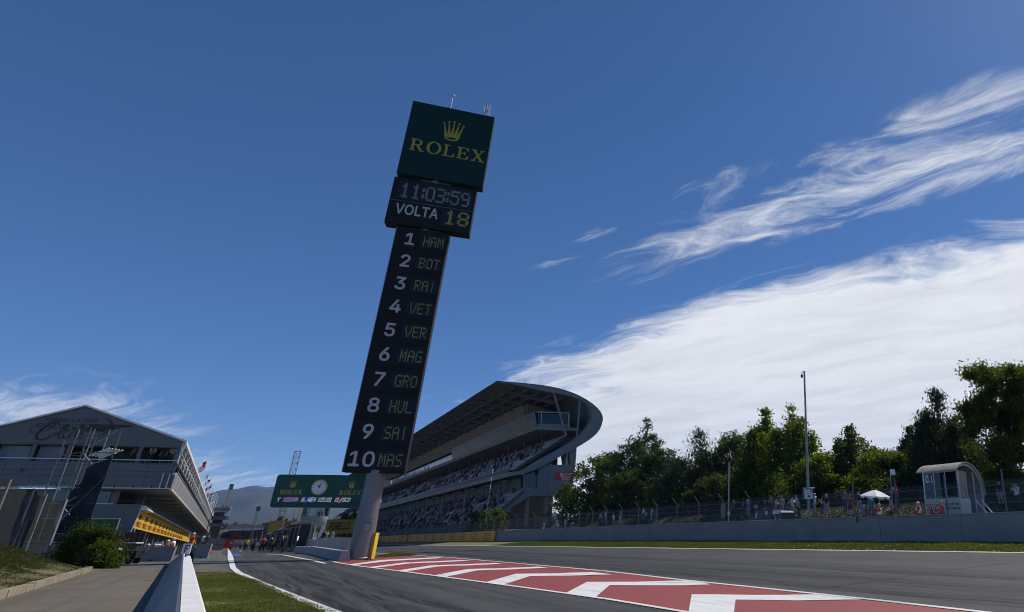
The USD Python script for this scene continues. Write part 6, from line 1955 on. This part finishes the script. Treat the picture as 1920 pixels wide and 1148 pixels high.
lattice('tall pale lattice mast sticking up behind the green sponsor board', 565.5, 847, 517, 1012, 150, .95)
lattice('lattice mast with a dark head beside the balcony tower', 433.5, 908, 418, 968, 240, .6, 1.6)
lattice('thin lattice mast left of the green sponsor board, behind the canopy', 487, 950, 470, 1008, 230, .6, 1.2)
for i, (xt, yt, xb, yb) in enumerate(((566, 935, 551, 1000), (553, 955, 541, 1005))):
    b = pt(130, 0); b = onplane(xb, yb, b, -flatdir(xb)); tp = onplane(xt, yt, b, -flatdir(xb)); g = float(zg(b[0], b[1]))
    pl = thing('thin_mast', ['thin grey mast below the left half of the sponsor board, right one of two', 'thin grey mast below the left half of the sponsor board, left one of two'][i], 'mast', (b[0], b[1], g))
    obj('pole', MB().bar((b[0], b[1], g), (b[0], b[1], tp[2]), .09, .06), 'steel_grey', pl)
    obj('foot_plate', MB().pp(np.array([b[0] - .2, b[1] - .2, g]), (.4, 0, 0), (0, .4, 0), (0, 0, .06)), 'steel_dark', pl)

# ------------------------------------------------------------------ scaffold tower on the left
sc0 = atY(170, 972, 36.0); 
gz = 0.0
sb_ = thing('scaffold_tower', 'tall scaffold tower with dark overhanging beams on top and a black net down one side', 'scaffold', (sc0[0], sc0[1], gz))
f1 = wdir(80); f2 = wdir(-62)
fpx = lambda x, y, dep=0: onplane(x, y, np.array([sc0[0], sc0[1], 0]) + f2 * dep, np.array([f1[1], -f1[0], 0]))
zt = fpx(190, 800)[2]
aR = (fpx(194, 886) - sc0) @ f1
Wd = 1.55
legs = []
B0 = np.array([sc0[0], sc0[1], 0]) + f1 * (aR + .15)
for a in (-Wd, 0):
    for dd in (0, 3.4):
        q = B0 + f1 * a + f2 * dd
        q = np.array([q[0], q[1], gz])
        legs.append(q)
        obj('standard', MB().bar(q, q + ZU * (zt - gz), .032, n=8), 'steel_dark', sb_)
for a in (-Wd, 0, -Wd * .5):
    q = B0 + f1 * a + f2 * 1.7; q[2] = gz
    obj('standard', MB().bar(q, q + ZU * (zt - gz), .026, n=8), 'steel_grey', sb_)
nlev = int((zt - gz) / 1.35)
for k in range(1, nlev + 1):
    z = gz + (zt - gz) * k / nlev
    for i, j in ((0, 1), (0, 2), (1, 3), (2, 3)):
        obj('ledger', MB().bar(legs[i] + ZU * (z - gz), legs[j] + ZU * (z - gz), .022, n=6), 'steel_dark', sb_)
        if z > zt - 3.2: obj('ledger', MB().bar(legs[i] + ZU * (z - gz - .5), legs[j] + ZU * (z - gz - .5), .02, n=6), 'steel_dark', sb_)
    if k < nlev:
        i, j = ((0, 2), (2, 0))[k % 2]
        obj('diagonal', MB().bar(legs[i] + ZU * (z - gz), legs[j] + ZU * (z - gz + (zt - gz) / nlev), .022), 'steel_grey', sb_)
obj('diagonal', MB().bar(legs[0] + ZU * (zt - gz - 5.4), legs[2] + ZU * (zt - gz - 2.9), .06), 'steel_dark', sb_)
for k, dd in enumerate((-.25, 1.1, 2.2, 3.5)):
    o = B0 + f1 * (-Wd - .25 + .0 * k) + f2 * dd; o[2] = zt - .02
    obj('top_beam', MB().pp(o, f1 * (Wd + .6), f2 * .26, ZU * .13), 'black', sb_)
for k in range(5):
    o = B0 + f1 * (-.45 + .0 * k) + f2 * (.1 + .5 * k); o[2] = zt - 1.75 + .06 * k
    obj('stored_tube', MB().bar(o, o + f1 * .9 + ZU * .45, .035), 'alu_white', sb_)
# black net: sloped from the top right down to the left foot
zA, zB = zt - 1.75, zt - 2.15
o0, o1 = legs[2] - f2 * .06, legs[2] - f1 * 1.05 - f2 * .06
obj('black_net', MB().prism([o0 + ZU * (zA - gz), o0 + ZU * .1, o1 + ZU * .1, o1 + ZU * (zB - gz - .2), o1 + f1 * .3 + ZU * (zB - gz + .05)], -f2 * .02), 'black_net', sb_)
o2 = legs[2] + f2 * 1.5
obj('black_net', MB().prism([o2 + ZU * (zA - gz - .6), o2 + ZU * .1, o2 - f1 * .9 + ZU * .1, o2 - f1 * .9 + ZU * (zB - gz - 1.4)], f2 * .02), 'black_net', sb_)
# ------------------------------------------------------------------ mesh fence on the bank
F_TOP = [(-62, 862), (21, 899), (70, 916.5), (95, 927), (126.5, 936)]
F_BOT = [(-90, 1001), (-22, 1003), (32, 1000), (57, 1007), (92, 1013)]
fps = []
for (x, y), (xb, yb) in zip(F_TOP, F_BOT):
    # plan place along the fence line D = -8.2
    b = onD(xb + (xb - x) * 0, 1005, -8.0)
    b = onplane(xb, yb, b, -flatdir(xb))
    fps.append((b, onplane(x, y, b, -flatdir(xb))[2]))
mf = thing('mesh_fence', 'grey mesh screen fence with slim posts along the top of the left grass bank', 'fence', fps[2][0])
for i, (b, zt_) in enumerate(fps):
    g = float(zg(b[0], b[1]))
    if i == len(fps) - 1:
        obj('end_post', MB().pp(np.array([b[0] - .12, b[1], g - .3]), (.2, .03, 0), (0, .1, 0), (0, 0, zt_ - g + .3)), 'steel_grey', mf)
    else:
        obj('post', MB().bar(np.array([b[0], b[1], g - .3]), np.array([b[0], b[1], zt_]), .045, n=8), 'steel_grey', mf)
for (b0, z0), (b1, z1) in zip(fps[:-1], fps[1:]):
    n_ = 12
    V, Fc = [], []
    for c in range(n_ + 1):
        u = c / n_
        q = b0 * (1 - u) + b1 * u
        g = float(zg(q[0], q[1]))
        zt_ = z0 * (1 - u) + z1 * u - .22 * math.sin(math.pi * u)
        for k in range(7):
            V.append((q[0] + .03 * math.sin(u * 17 + k), q[1] + .05 * math.sin(u * 9 + k * 2), g + .02 + (zt_ - g) * k / 6))
    for c in range(n_):
        for k in range(6):
            a = c * 7 + k
            Fc += [(a, a + 7, a + 8), (a, a + 8, a + 1)]
    obj('net', MB().add(V, Fc), 'debris_net', mf, smooth=True)
    g0, g1 = float(zg(b0[0], b0[1])), float(zg(b1[0], b1[1]))
    obj('footing', MB().pp(np.array([*(b0 + (b1 - b0) * .1)[:2], g0 - .1]), np.array([*((b1 - b0) * .8)[:2], g1 - g0]), (0, .25, 0), (0, 0, .28)), 'kerb_stone', mf)
# green screen board by the scaffold foot
g0 = onplane(212, 1011, pt(54, -7.5), gn)
gw = thing('green_screen', 'dark green tarpaulin screen beside the bush, left of the yellow banner', 'screen', (g0[0], g0[1], 0))
zt_ = onplane(219, 973, g0, gn)[2]
obj('tarpaulin', MB().pp(g0 - ga * 4.6, ga * 4.6, ZU * (zt_ - g0[2]), LV * .03), 'green_tarp', gw)
obj('frame', MB().bar(g0 - ga * 4.6 + ZU * (zt_ - g0[2]), g0 + ZU * (zt_ - g0[2]), .035).bar(g0 - ZU * g0[2], g0 + ZU * (zt_ - g0[2]), .04).bar(g0 - ga * 4.6 - ZU * g0[2], g0 - ga * 4.6 + ZU * (zt_ - g0[2]), .04), 'steel', gw)
g1 = onplane(200, 1048, pt(50, -7.5), gn)
lw = thing('white_block_wall', 'pale block wall with a blue stripe under the green screen', 'wall', g1)
obj('wall', MB().pp(g1 - ga * 4 - ZU * .1, ga * 4.05, LV * .3, ZU * (onplane(212, 1012, g1, gn)[2] - g1[2])), 'concrete_pale', lw)
obj('stripe', MB().pp(g1 - ga * 4 - LV * .004 + ZU * .72, ga * 4.05, LV * .004, ZU * .07), 'cloth_navy', lw)
# dark red container with ribbed side behind
g2 = onplane(258, 1046, PP(0, 0, -1.0), gn)
cn = thing('red_container', 'dark red ribbed container in the shade under the yellow banner', 'container', g2)
zt_ = onplane(262, 998, g2, gn)[2]
obj('body', MB().pp(g2 - ga * 5.5, ga * 5.5, LV * 1.2, ZU * (zt_ - g2[2])), 'dark_red', cn)
for k in range(14):
    obj('rib', MB().pp(g2 - ga * (5.4 - .39 * k), ga * .14, -gn * -.05, ZU * (zt_ - g2[2] - .1)), 'dark_red', cn)

# ------------------------------------------------------------------ walls and carts at the pit entry side
def jersey(lab, x0, x1, yb, yt, Y_, mt='concrete', group=None, az=80):
    e = wdir(az); n_ = np.array([e[1], -e[0], 0])
    b0 = onplane(x0, yb, atY((x0 + x1) / 2, yb, Y_), n_); b1 = onplane(x1, yb, b0, n_)
    zt_ = onplane((x0 + x1) / 2, yt, b0, n_)[2]
    p = thing('wall_block', lab, 'barrier', b0, group)
    h = zt_ - b0[2]
    L = b1 - b0; L[2] = 0
    obj('block', MB().prism([b0 - n_ * .0, b0 - n_ * -.12, b0 + n_ * .05 + ZU * h, b0 - n_ * .12 + ZU * h], L), mt, p)
    obj('lifting_slot', MB().pp(b0 + L * .45 + n_ * .125, L * .1, n_ * .006, ZU * .1), 'black', p)
    return p


def gpx(px, py): return ground(px, py)


pA = gpx(208, 1054)
jersey('dark grey concrete block beside the pale wall, behind the black cart', 206, 247, 1054, 1028, pA[1], 'steel_dark')
jersey('long grey concrete wall block in front of the pit garages', 247, 322, 1053, 1025, gpx(285, 1053)[1], 'clad_line')
jersey('grey concrete wall block ending just right of the letter sign', 366, 390, 1047, 1020, gpx(378, 1047)[1], 'clad_line')
# small service cart
q = gpx(236, 1057)
e = wdir(80); n_ = np.array([e[1], -e[0], 0])
kk = np.linalg.norm(q[:2]) / F_PX * 1.25
ctv = thing('service_cart', 'black equipment cart with a pale tray in front of the dark concrete block', 'cart', q)
obj('chassis', MB().pp(q - e * .9 + ZU * .28, e * 1.6, n_ * .6, ZU * .35), 'black', ctv)
obj('tray', MB().pp(q - e * .25 + ZU * .98, e * .75, n_ * .5, ZU * .06), 'alu_white', ctv)
for a in (-.2, .4): obj('tray_leg', MB().bar(q + e * a + n_ * .2 + ZU * .6, q + e * a + n_ * .2 + ZU * .98, .03), 'steel_dark', ctv)
for a in (-.7, .45):
    for b in (.02, .58): obj('wheel', MB().bar(q + e * a + n_ * (b - .05) + ZU * .2, q + e * a + n_ * (b + .05) + ZU * .2, .2, n=14), 'rubber', ctv)
obj('handle', MB().poly([q + e * .7 + ZU * .6, q + e * 1.0 + ZU * 1.0, q + e * 1.35 + ZU * 1.02], .035), 'steel', ctv)
# people behind the pit wall blocks
PIT = [(232, 1024, 'pale blue', 'person in a light shirt bending behind the dark block, leftmost in the pit lane'), (285, 1020, 'black', 'person in black at the back of the pit lane, left of three white helmets'), (296, 1022, 'white', 'crew member in white, first of three white helmets'), (301, 1022, 'white', 'crew member in white, second of three white helmets'), (306, 1022, 'red', 'crew member with red top, third of the white helmets'), (318, 1020, 'brown', 'crew member in brown with a white cap left of the letter sign'), (324, 1021, 'maroon', 'crew member in dark red just left of the letter sign'), (330, 1022, 'white', 'crew member in white against the letter sign'), (362, 1019, 'red', 'person in red and white directly behind the letter sign'), (384, 1020, 'grey', 'person in grey by the foot of the building end'), (392, 1018, 'black', 'person in black by the foot of the building end')]
for i, (px, py, top, lab) in enumerate(PIT):
    Dd = -5.2 if px < 340 else -4.2
    b = onD(px, 1005, Dd)
    sc_ = 66 + (i * 11) % 9 if px < 340 else 74
    dd = flatdir(px) * sc_
    b = np.array([dd[0], dd[1], 0.0])
    # stand so that the head reaches the seen height
    hz_ = onplane(px, py - 3, b, -flatdir(px))[2]
    g = float(zg(b[0], b[1]))
    person(np.array([b[0], b[1], g]), FACE_TRACK - .6 + .3 * (i % 3), lab, top, 'navy', ['stand', 'fold', 'one'][i % 3], 'cap' if 'white' in lab else 'hair', 'white' if 'white' in lab else 'hair', seed=i, h=1.75, group='crew in the pit lane')

# ------------------------------------------------------------------ far end of the pit lane
f_ = flatdir(455); s_ = np.array([f_[1], -f_[0], 0])


def FP(px, py, dist, ref=455):
    b = f_ * dist
    return onplane(px, py, np.array([b[0], b[1], 0]), -f_)


D1 = 300
cp = thing('canopy_stand', 'far low stand with a long white canopy roof at the end of the pit lane', 'stand', np.array([*FP(455, 1015, D1)[:2], -3]))
obj('roof', MB().prism([FP(416, 998, D1), FP(493, 993.5, D1), FP(496, 989.5, D1), FP(418, 992.5, D1)], f_ * 9), 'roof_white', cp)
for k in range(9):
    a = FP(420 + 9 * k, 997, D1)
    obj('roof_seam', MB().bar(FP(419 + 8.9 * k, 997.8 - .5 * k, D1 - .1), FP(421 + 8.9 * k, 992.3 - .35 * k, D1 - .1), .08, n=4), 'clad_line', cp)
    obj('post', MB().bar(np.array([*FP(420 + 9 * k, 1010, D1 + 2)[:2], -3.5]), FP(420 + 9 * k, 996, D1 + 2), .15), 'steel_grey', cp)
obj('back_wall', MB().pp(FP(414, 1016, D1 + 8), FP(500, 1016, D1 + 8) - FP(414, 1016, D1 + 8), f_ * .5, ZU * 6.0), 'facade_dark', cp)
hb = thing('hoarding', 'brown red hoarding with faded lettering under the white canopy', 'advert board', FP(440, 1014, D1 - 6))
a0, a1 = FP(424, 1012, D1 - 6), FP(466, 1011, D1 - 6)
obj('panel', MB().pp(a0, a1 - a0, f_ * .2, ZU * 2.9), 'dark_red', hb)
obj('lettering', MB().text('PIRELLI', 1.5, a0 - f_ * .02 + ZU * .7 + (a1 - a0) * .12, (a1 - a0) / np.linalg.norm(a1 - a0), ZU, .02, bold=True, width=np.linalg.norm(a1 - a0) * .76), 'red_sign', hb)
for i, (x0, x1, y0, y1, dist, word, lab) in enumerate(((500, 600, 996, 977, 270, 'PIRELLI', 'wide ochre yellow hoarding with red lettering behind the left masts'), (608, 662, 998, 975, 262, 'PIRELLI', 'wide ochre yellow hoarding with dark lettering behind the starter pod'))):
    a0, a1 = FP(x0, y0 + 4, dist), FP(x1, y0 + 2, dist)
    h = FP(x0, y1, dist)[2] - a0[2]
    hb = thing('hoarding', lab, 'advert board', a0)
    obj('panel', MB().pp(a0, a1 - a0, f_ * .3, ZU * h), 'yellow_board', hb)
    e1 = (a1 - a0) / np.linalg.norm(a1 - a0)
    obj('lettering', MB().text(word, h * .5, a0 - f_ * .03 + ZU * h * .3 + (a1 - a0) * (.30 if i == 0 else .12), e1, ZU, .03, bold=True, width=np.linalg.norm(a1 - a0) * (.6 if i == 0 else .7)), 'banner_red' if i == 0 else 'dark_red', hb)
    for t in np.linspace(.02, .96, 6): obj('support', MB().pp(a0 + (a1 - a0) * t + f_ * .32 - ZU * 3, e1 * .25, f_ * .25, ZU * (h + 2.5)), 'steel_dark', hb)
ew = thing('end_wall', 'pale low wall closing the far end of the pit lane', 'wall', FP(470, 1019, 190))
a0, a1 = FP(424, 1022, 190), FP(480, 1018.5, 190)
obj('wall', MB().pp(a0 - ZU * .6, a1 - a0, f_ * .4, ZU * 1.6), 'concrete_pale', ew)
obj('base_band', MB().pp(a0 - f_ * .02 - ZU * .6, a1 - a0, f_ * .01, ZU * .8), 'clad_line', ew)
# far trees and the ridge of trees before the mountains
for i, (px, yt, w, dist) in enumerate(((420, 983, 20, 380), (434, 979, 22, 390), (450, 980, 22, 400), (463, 984, 18, 380), (497, 978, 24, 350), (518, 968, 12, 330), (530, 972, 10, 330), (545, 970, 12, 335), (640, 962, 18, 330), (656, 958, 16, 320))):
    b = flatdir(px) * dist
    rngt = 60 + i
    tree('distant_tree', 'distant round green tree on the skyline ' + ['at the left end of the white canopy', 'above the left part of the white canopy', 'above the middle of the white canopy', 'above the right part of the white canopy', 'at the left end of the ochre hoarding', 'slim, left of the lattice mast', 'small, right of the lattice mast', 'above the ochre hoarding, below the sponsor board', 'below the right part of the sponsor board', 'left of the tower column'][i], px, yt, 0, w, 'leaf_mid', 'bush', rngt, 'far trees beyond the pit lane', n=900, size=.9, at=b)

# red utility vehicle and grey block
q = gpx(418, 1031.5)
rv = thing('red_cart', 'small red utility cart with a dark windscreen at the mouth of the pit lane', 'cart', q)
f_c = flatdir(418); s_c = np.array([f_c[1], -f_c[0], 0])
u = np.linalg.norm(q[:2]) / F_PX * 1.24


def RP(a, d, z): return q + s_c * a * u + f_c * d + ZU * z * u


obj('body', MB().prism([RP(-8.5, 0, 1.6), RP(7.5, 0, 1.6), RP(8, 0, 7), RP(7.5, 0, 10.4), RP(-6.8, 0, 10.6), RP(-8, 0, 6)], f_c * 1.9), 'red_vehicle', rv)
obj('windscreen', MB().prism([RP(-4, .1, 10.6), RP(4.5, .1, 10.6), RP(4.0, .5, 15.4), RP(-3.4, .5, 15.4)], f_c * .06), 'car_glass', rv)
obj('roof', MB().pp(RP(-4, .4, 15.4), s_c * 8.4 * u, f_c * 1.0, ZU * .07), 'black', rv)
for a in (-3.6, 4.2): obj('roof_post', MB().bar(RP(a, .35, 10.5), RP(a, .5, 15.5), .025), 'black', rv)
for a in (-6.6, 5.6):
    for d in (.2, 1.6): obj('wheel', MB().bar(RP(a - .8, d, 2.6), RP(a + .8, d, 2.6), 2.6 * u, n=14), 'rubber', rv)
obj('headlight', MB().pp(RP(-6.5, -.02, 6.5), s_c * 2 * u, f_c * .02, ZU * 1.6 * u), 'alu_white', rv)
obj('headlight', MB().pp(RP(4.6, -.02, 6.5), s_c * 2 * u, f_c * .02, ZU * 1.6 * u), 'alu_white', rv)
q = gpx(401, 1032)
gbk = thing('grey_block', 'low grey padded block left of the red cart', 'barrier', q)
obj('pad', MB().prism([q - s_c * 9 * u, q + s_c * 6.8 * u, q + s_c * 7 * u + ZU * 11 * u, q - s_c * 7 * u + ZU * 12 * u], f_c * .8), 'clad_line', gbk)
obj('strap', MB().pp(q - s_c * 8.6 * u - f_c * .01 + ZU * 5 * u, s_c * 15 * u, f_c * .01, ZU * 1.2 * u), 'steel_dark', gbk)
q = gpx(393.5, 1039)
cone = thing('traffic_cone', 'small orange traffic cone on the pit lane apron', 'cone', q)
obj('cone', MB().lathe(q, [(.15, .03), (.03, .5), (0, .5)], 14), 'cloth_orange', cone)
obj('base', MB().pp(q + np.array([-.18, -.18, 0]), (.36, 0, 0), (0, .36, 0), (0, 0, .03)), 'rubber', cone)

# ------------------------------------------------------------------ pit wall stands, signals and crew right of the lane
SP_ = [(1.0, 88), (1.0, 104), (1.0, 122), (1.0, 143), (1.0, 168), (1.0, 198)]
names = ['nearest to the signal lamp', 'second from the signal lamp', 'third from the signal lamp', 'fourth from the signal lamp', 'fifth from the signal lamp', 'furthest down the pit lane']
for i, (_, S) in enumerate(SP_):
    zb = float(zg(*pt(S, 5.2)[:2]))
    o = pt(S, 5.0, zb)
    p = thing('pit_wall_stand', 'dark pit wall stand with a peaked canopy and screens, ' + names[i], 'stand', o, 'pit wall stands')
    L = 6.5
    obj('platform', MB().pp(o + ZU * .5, U * L, N * 1.3, ZU * .2), 'steel_dark', p)
    obj('counter', MB().pp(o + N * .95 + ZU * .7, U * L, N * .3, ZU * 1.0), 'black', p)
    for a in (.05, L - .15):
        for b in (.0, 1.2): obj('post', MB().pp(o + U * a + N * b, U * .1, N * .1, ZU * 3.0), 'steel_grey', p)
    obj('roof', MB().prism([o - N * .5 + ZU * 2.85, o + N * 1.6 + ZU * 3.25, o + N * 1.6 + ZU * 3.4, o + N * .2 + ZU * 3.35, o - N * .5 + ZU * 3.0], U * L), 'steel_grey' if i % 2 == 0 else 'black', p)
    obj('end_screen', MB().pp(o - U * .03 + ZU * .5 + N * .2, U * .03, N * 1.0, ZU * 2.4), 'black', p)
    for k in range(4): obj('monitor', MB().pp(o + U * (.5 + 1.5 * k) + N * .9 + ZU * 1.75, U * 1.1, N * .06, ZU * .6), 'car_glass', p)
    for k in range(4): obj('stool', MB().bar(o + U * (.9 + 1.5 * k) + N * .4 + ZU * .7, o + U * (.9 + 1.5 * k) + N * .4 + ZU * 1.3, .16, n=8), 'black', p)
CR = [(517, 'yellow', 93), (512, 'black', 118), (497, 'red', 108), (493, 'navy', 139), (482, 'black', 121), (478, 'grey', 150), (467, 'yellow', 136), (464, 'black', 171), (537, 'black', 84), (456, 'grey', 185)]
for i, (px, col, S) in enumerate(CR):
    dd = flatdir(px); t_ = S / (dd @ U); b = dd * t_
    g = float(zg(b[0], b[1]))
    person(np.array([b[0], b[1], g]), FACE_TRACK + .8 * (i % 4), f'crew member in {col} by the pit wall stands, {["ninth", "eighth", "seventh", "sixth", "fifth", "fourth", "third", "second", "tenth", "first"][i]} from the left', col, 'black', ['stand', 'fold', 'one'][i % 3], 'cap' if i % 2 else 'hair', 'white' if i % 2 else 'hair', seed=i, group='pit crew by the pit wall')
# signal lamp by the pit exit
q = onD(558, 1038, 5.6); q[2] = float(zg(q[0], q[1]))
fq = flatdir(556); sq = np.array([fq[1], -fq[0], 0]); u = np.linalg.norm(q[:2]) / F_PX * 1.24


def QP(px, py, d=0): return onplane(px, py, q - fq * d, -fq)


sg = thing('signal_light', 'pit exit signal with a bright pale cyan lamp beside a grey cabinet', 'traffic light', q)
obj('cabinet', MB().prism([QP(546, 1039), QP(556.5, 1039), QP(558, 1024), QP(547.5, 1024)], fq * .6), 'concrete_pale', sg)
obj('pole', MB().bar(QP(560, 1039), QP(563, 1001), .07), 'steel_dark', sg)
hd = obj('lamp_head', MB().prism([QP(556.5, 1019, .2), QP(566, 1019, .2), QP(568.5, 1000, .2), QP(559, 1000, .2)], fq * .35), 'black', sg)
c = QP(561.3, 1010.2, .24)
obj('lens', MB().flat(Point(0, 0).buffer(3.0 * u, 16), c, sq, ZU, .02), 'lamp_cyan', hd)
obj('hood', MB().lathe(c, [(0, 0)] * 0 + [(3.4 * u, 0), (3.4 * u, .04)], 12), 'black', hd)
obj('white_box', MB().prism([QP(565, 1001, .1), QP(567, 1001, .1), QP(568, 995.5, .1), QP(566, 995.5, .1)], fq * .2), 'alu_white', sg)
q2 = onD(533, 1036, 4.9); q2[2] = float(zg(q2[0], q2[1]))
ab = thing('amber_signal', 'yellow signal post with three small bright lamps left of the pit exit signal', 'traffic light', q2)
def AP(px, py, d=0): return onplane(px, py, q2 - fq * d, -fq)
obj('post', MB().bar(AP(531, 1029), AP(534, 1005), .06), 'yellow_paint', ab)
obj('housing', MB().prism([AP(531, 1019), AP(534.5, 1019), AP(537, 1004), AP(533.5, 1004)], fq * .2), 'yellow_paint', ab)
for k, (x, y, mm) in enumerate(((535.2, 1007, 'sign_white'), (534.3, 1012, 'lamp_amber'), (533.4, 1017, 'lamp_amber'))):
    obj('lamp', MB().flat(Point(0, 0).buffer(1.5 * u, 12), AP(x, y, .03), sq, ZU, .03), mm, ab)
# person inside the pod
b = np.array([pod_c[0], pod_c[1], z_gl - .95]) + (sq * .45)
person(b, FACE_TRACK + 1.2, 'person in orange and white standing behind the glass of the starter pod', 'orange', 'white', 'stand', 'cap', 'white', seed=2)
# truss gantry behind the pit wall
q = pt(100, 7.2); q[2] = 0
for i, (px, top) in enumerate(((606, 'black'), (613, 'beige'), (622, 'grey'))):
    dd = flatdir(px); t_ = 92 / (dd @ U); b = dd * t_; g = float(zg(b[0], b[1]))
    person(np.array([b[0], b[1], g + .6]), FACE_TRACK + .5, ['person in black behind the pit wall, left of the column', 'person in beige behind the pit wall with hands raised', 'person in grey behind the pit wall nearest the column'][i], top, 'denim', 'up' if i == 1 else 'stand', seed=i, group='people behind the pit wall')
m = MB().pp(pt(84, 7.0, 0), U * 12, N * 1.2, ZU * .75)
single('platform', m, 'concrete', 'concrete standing platform behind the high pit wall', 'platform')

# bush at the end of the bank
for i, (px, yt, w, Dd, yb) in enumerate(((124, 978, 66, -6.8, 1050), (154, 998, 64, -5.8, 1060), (180, 1028, 34, -4.9, 1066))):
    lab = ['dark green bush at the end of the left bank, tallest and leftmost of three', 'dark green bush in the middle of the three at the end of the left bank', 'dark green bush at the kerb end, lowest and rightmost of three'][i]
    b = gpx(px, yb)
    Dd = sd(b[0], b[1])[1]
    rngb = np.random.default_rng(70 + i)
    dist = np.linalg.norm(b[:2])
    tp = onplane(px, yt, b, -flatdir(px))
    H = tp[2] - b[2]
    W = w / F_PX * dist * .44
    p = thing('bush', lab, 'bush', b, 'bushes at the end of the bank')
    m = MB()
    V = []
    for k in range(70):
        th = rngb.uniform(0, 2 * math.pi); u_ = rngb.random(); rr = W * math.sqrt(rngb.random()) * (1 - .55 * u_)
        lump = .55 + .95 * meshkit.noise(np.array([math.cos(th) * 1.6 + i * 7, math.sin(th) * 1.6, u_ * 3.0]), 5 + i)
        c = b + np.array([math.cos(th) * rr * 1.25 * lump, math.sin(th) * rr * 1.25 * lump, H * (.04 + .80 * u_ * (.75 + .45 * lump))])
        if k % 4 == 0: m.bar(b, c, .02, .008, n=5)
        sp = rngb.uniform(.09, .19)
        g = rngb.normal(0, 1, (150, 3)) * W * sp * np.array([1, 1, 1.35 if k % 3 else 1.9])
        V.append(c + g)
    P = np.vstack(V); P[:, 2] = np.maximum(P[:, 2], zg(P[:, 0], P[:, 1]) + .02)
    kN = len(P)
    a = rngb.normal(0, 1, (kN, 3)); a[:, 2] = np.abs(a[:, 2]) + .3; a /= np.linalg.norm(a, axis=1, keepdims=True)
    c_ = np.cross(a, rngb.normal(0, 1, (kN, 3))); c_ /= np.linalg.norm(c_, axis=1, keepdims=True)
    L = .10 * rngb.uniform(.7, 1.5, (kN, 1)); Wd_ = L * .45
    v = np.stack([P - a * L * .6, P + c_ * Wd_ * .5, P + a * L * .6, P - c_ * Wd_ * .5], 1).reshape(-1, 3)
    ii = np.arange(kN)[:, None] * 4
    obj('stems', m, 'bark', p)
    obj('foliage', trimesh.Trimesh(v, np.vstack([ii + [0, 1, 2], ii + [0, 2, 3]]), process=False), 'leaf_mid' if i else 'leaf_dark', p, kind='stuff')

# ------------------------------------------------------------------ air
hz_box = MB().pp((-7600, -900, -26), (15200, 0, 0), (0, 7600, 0), (0, 0, 900))
M['haze_air'] = usdkit.material(stage, '/World/Looks/haze_air', {'v': ('principled_volume', {'color': (0.36, 0.55, 1.0), 'density': HAZE, 'anisotropy': 0.0})}, volume='v.volume')
if HAZE > 0:
    obj('haze', hz_box, 'haze_air', kind='stuff')
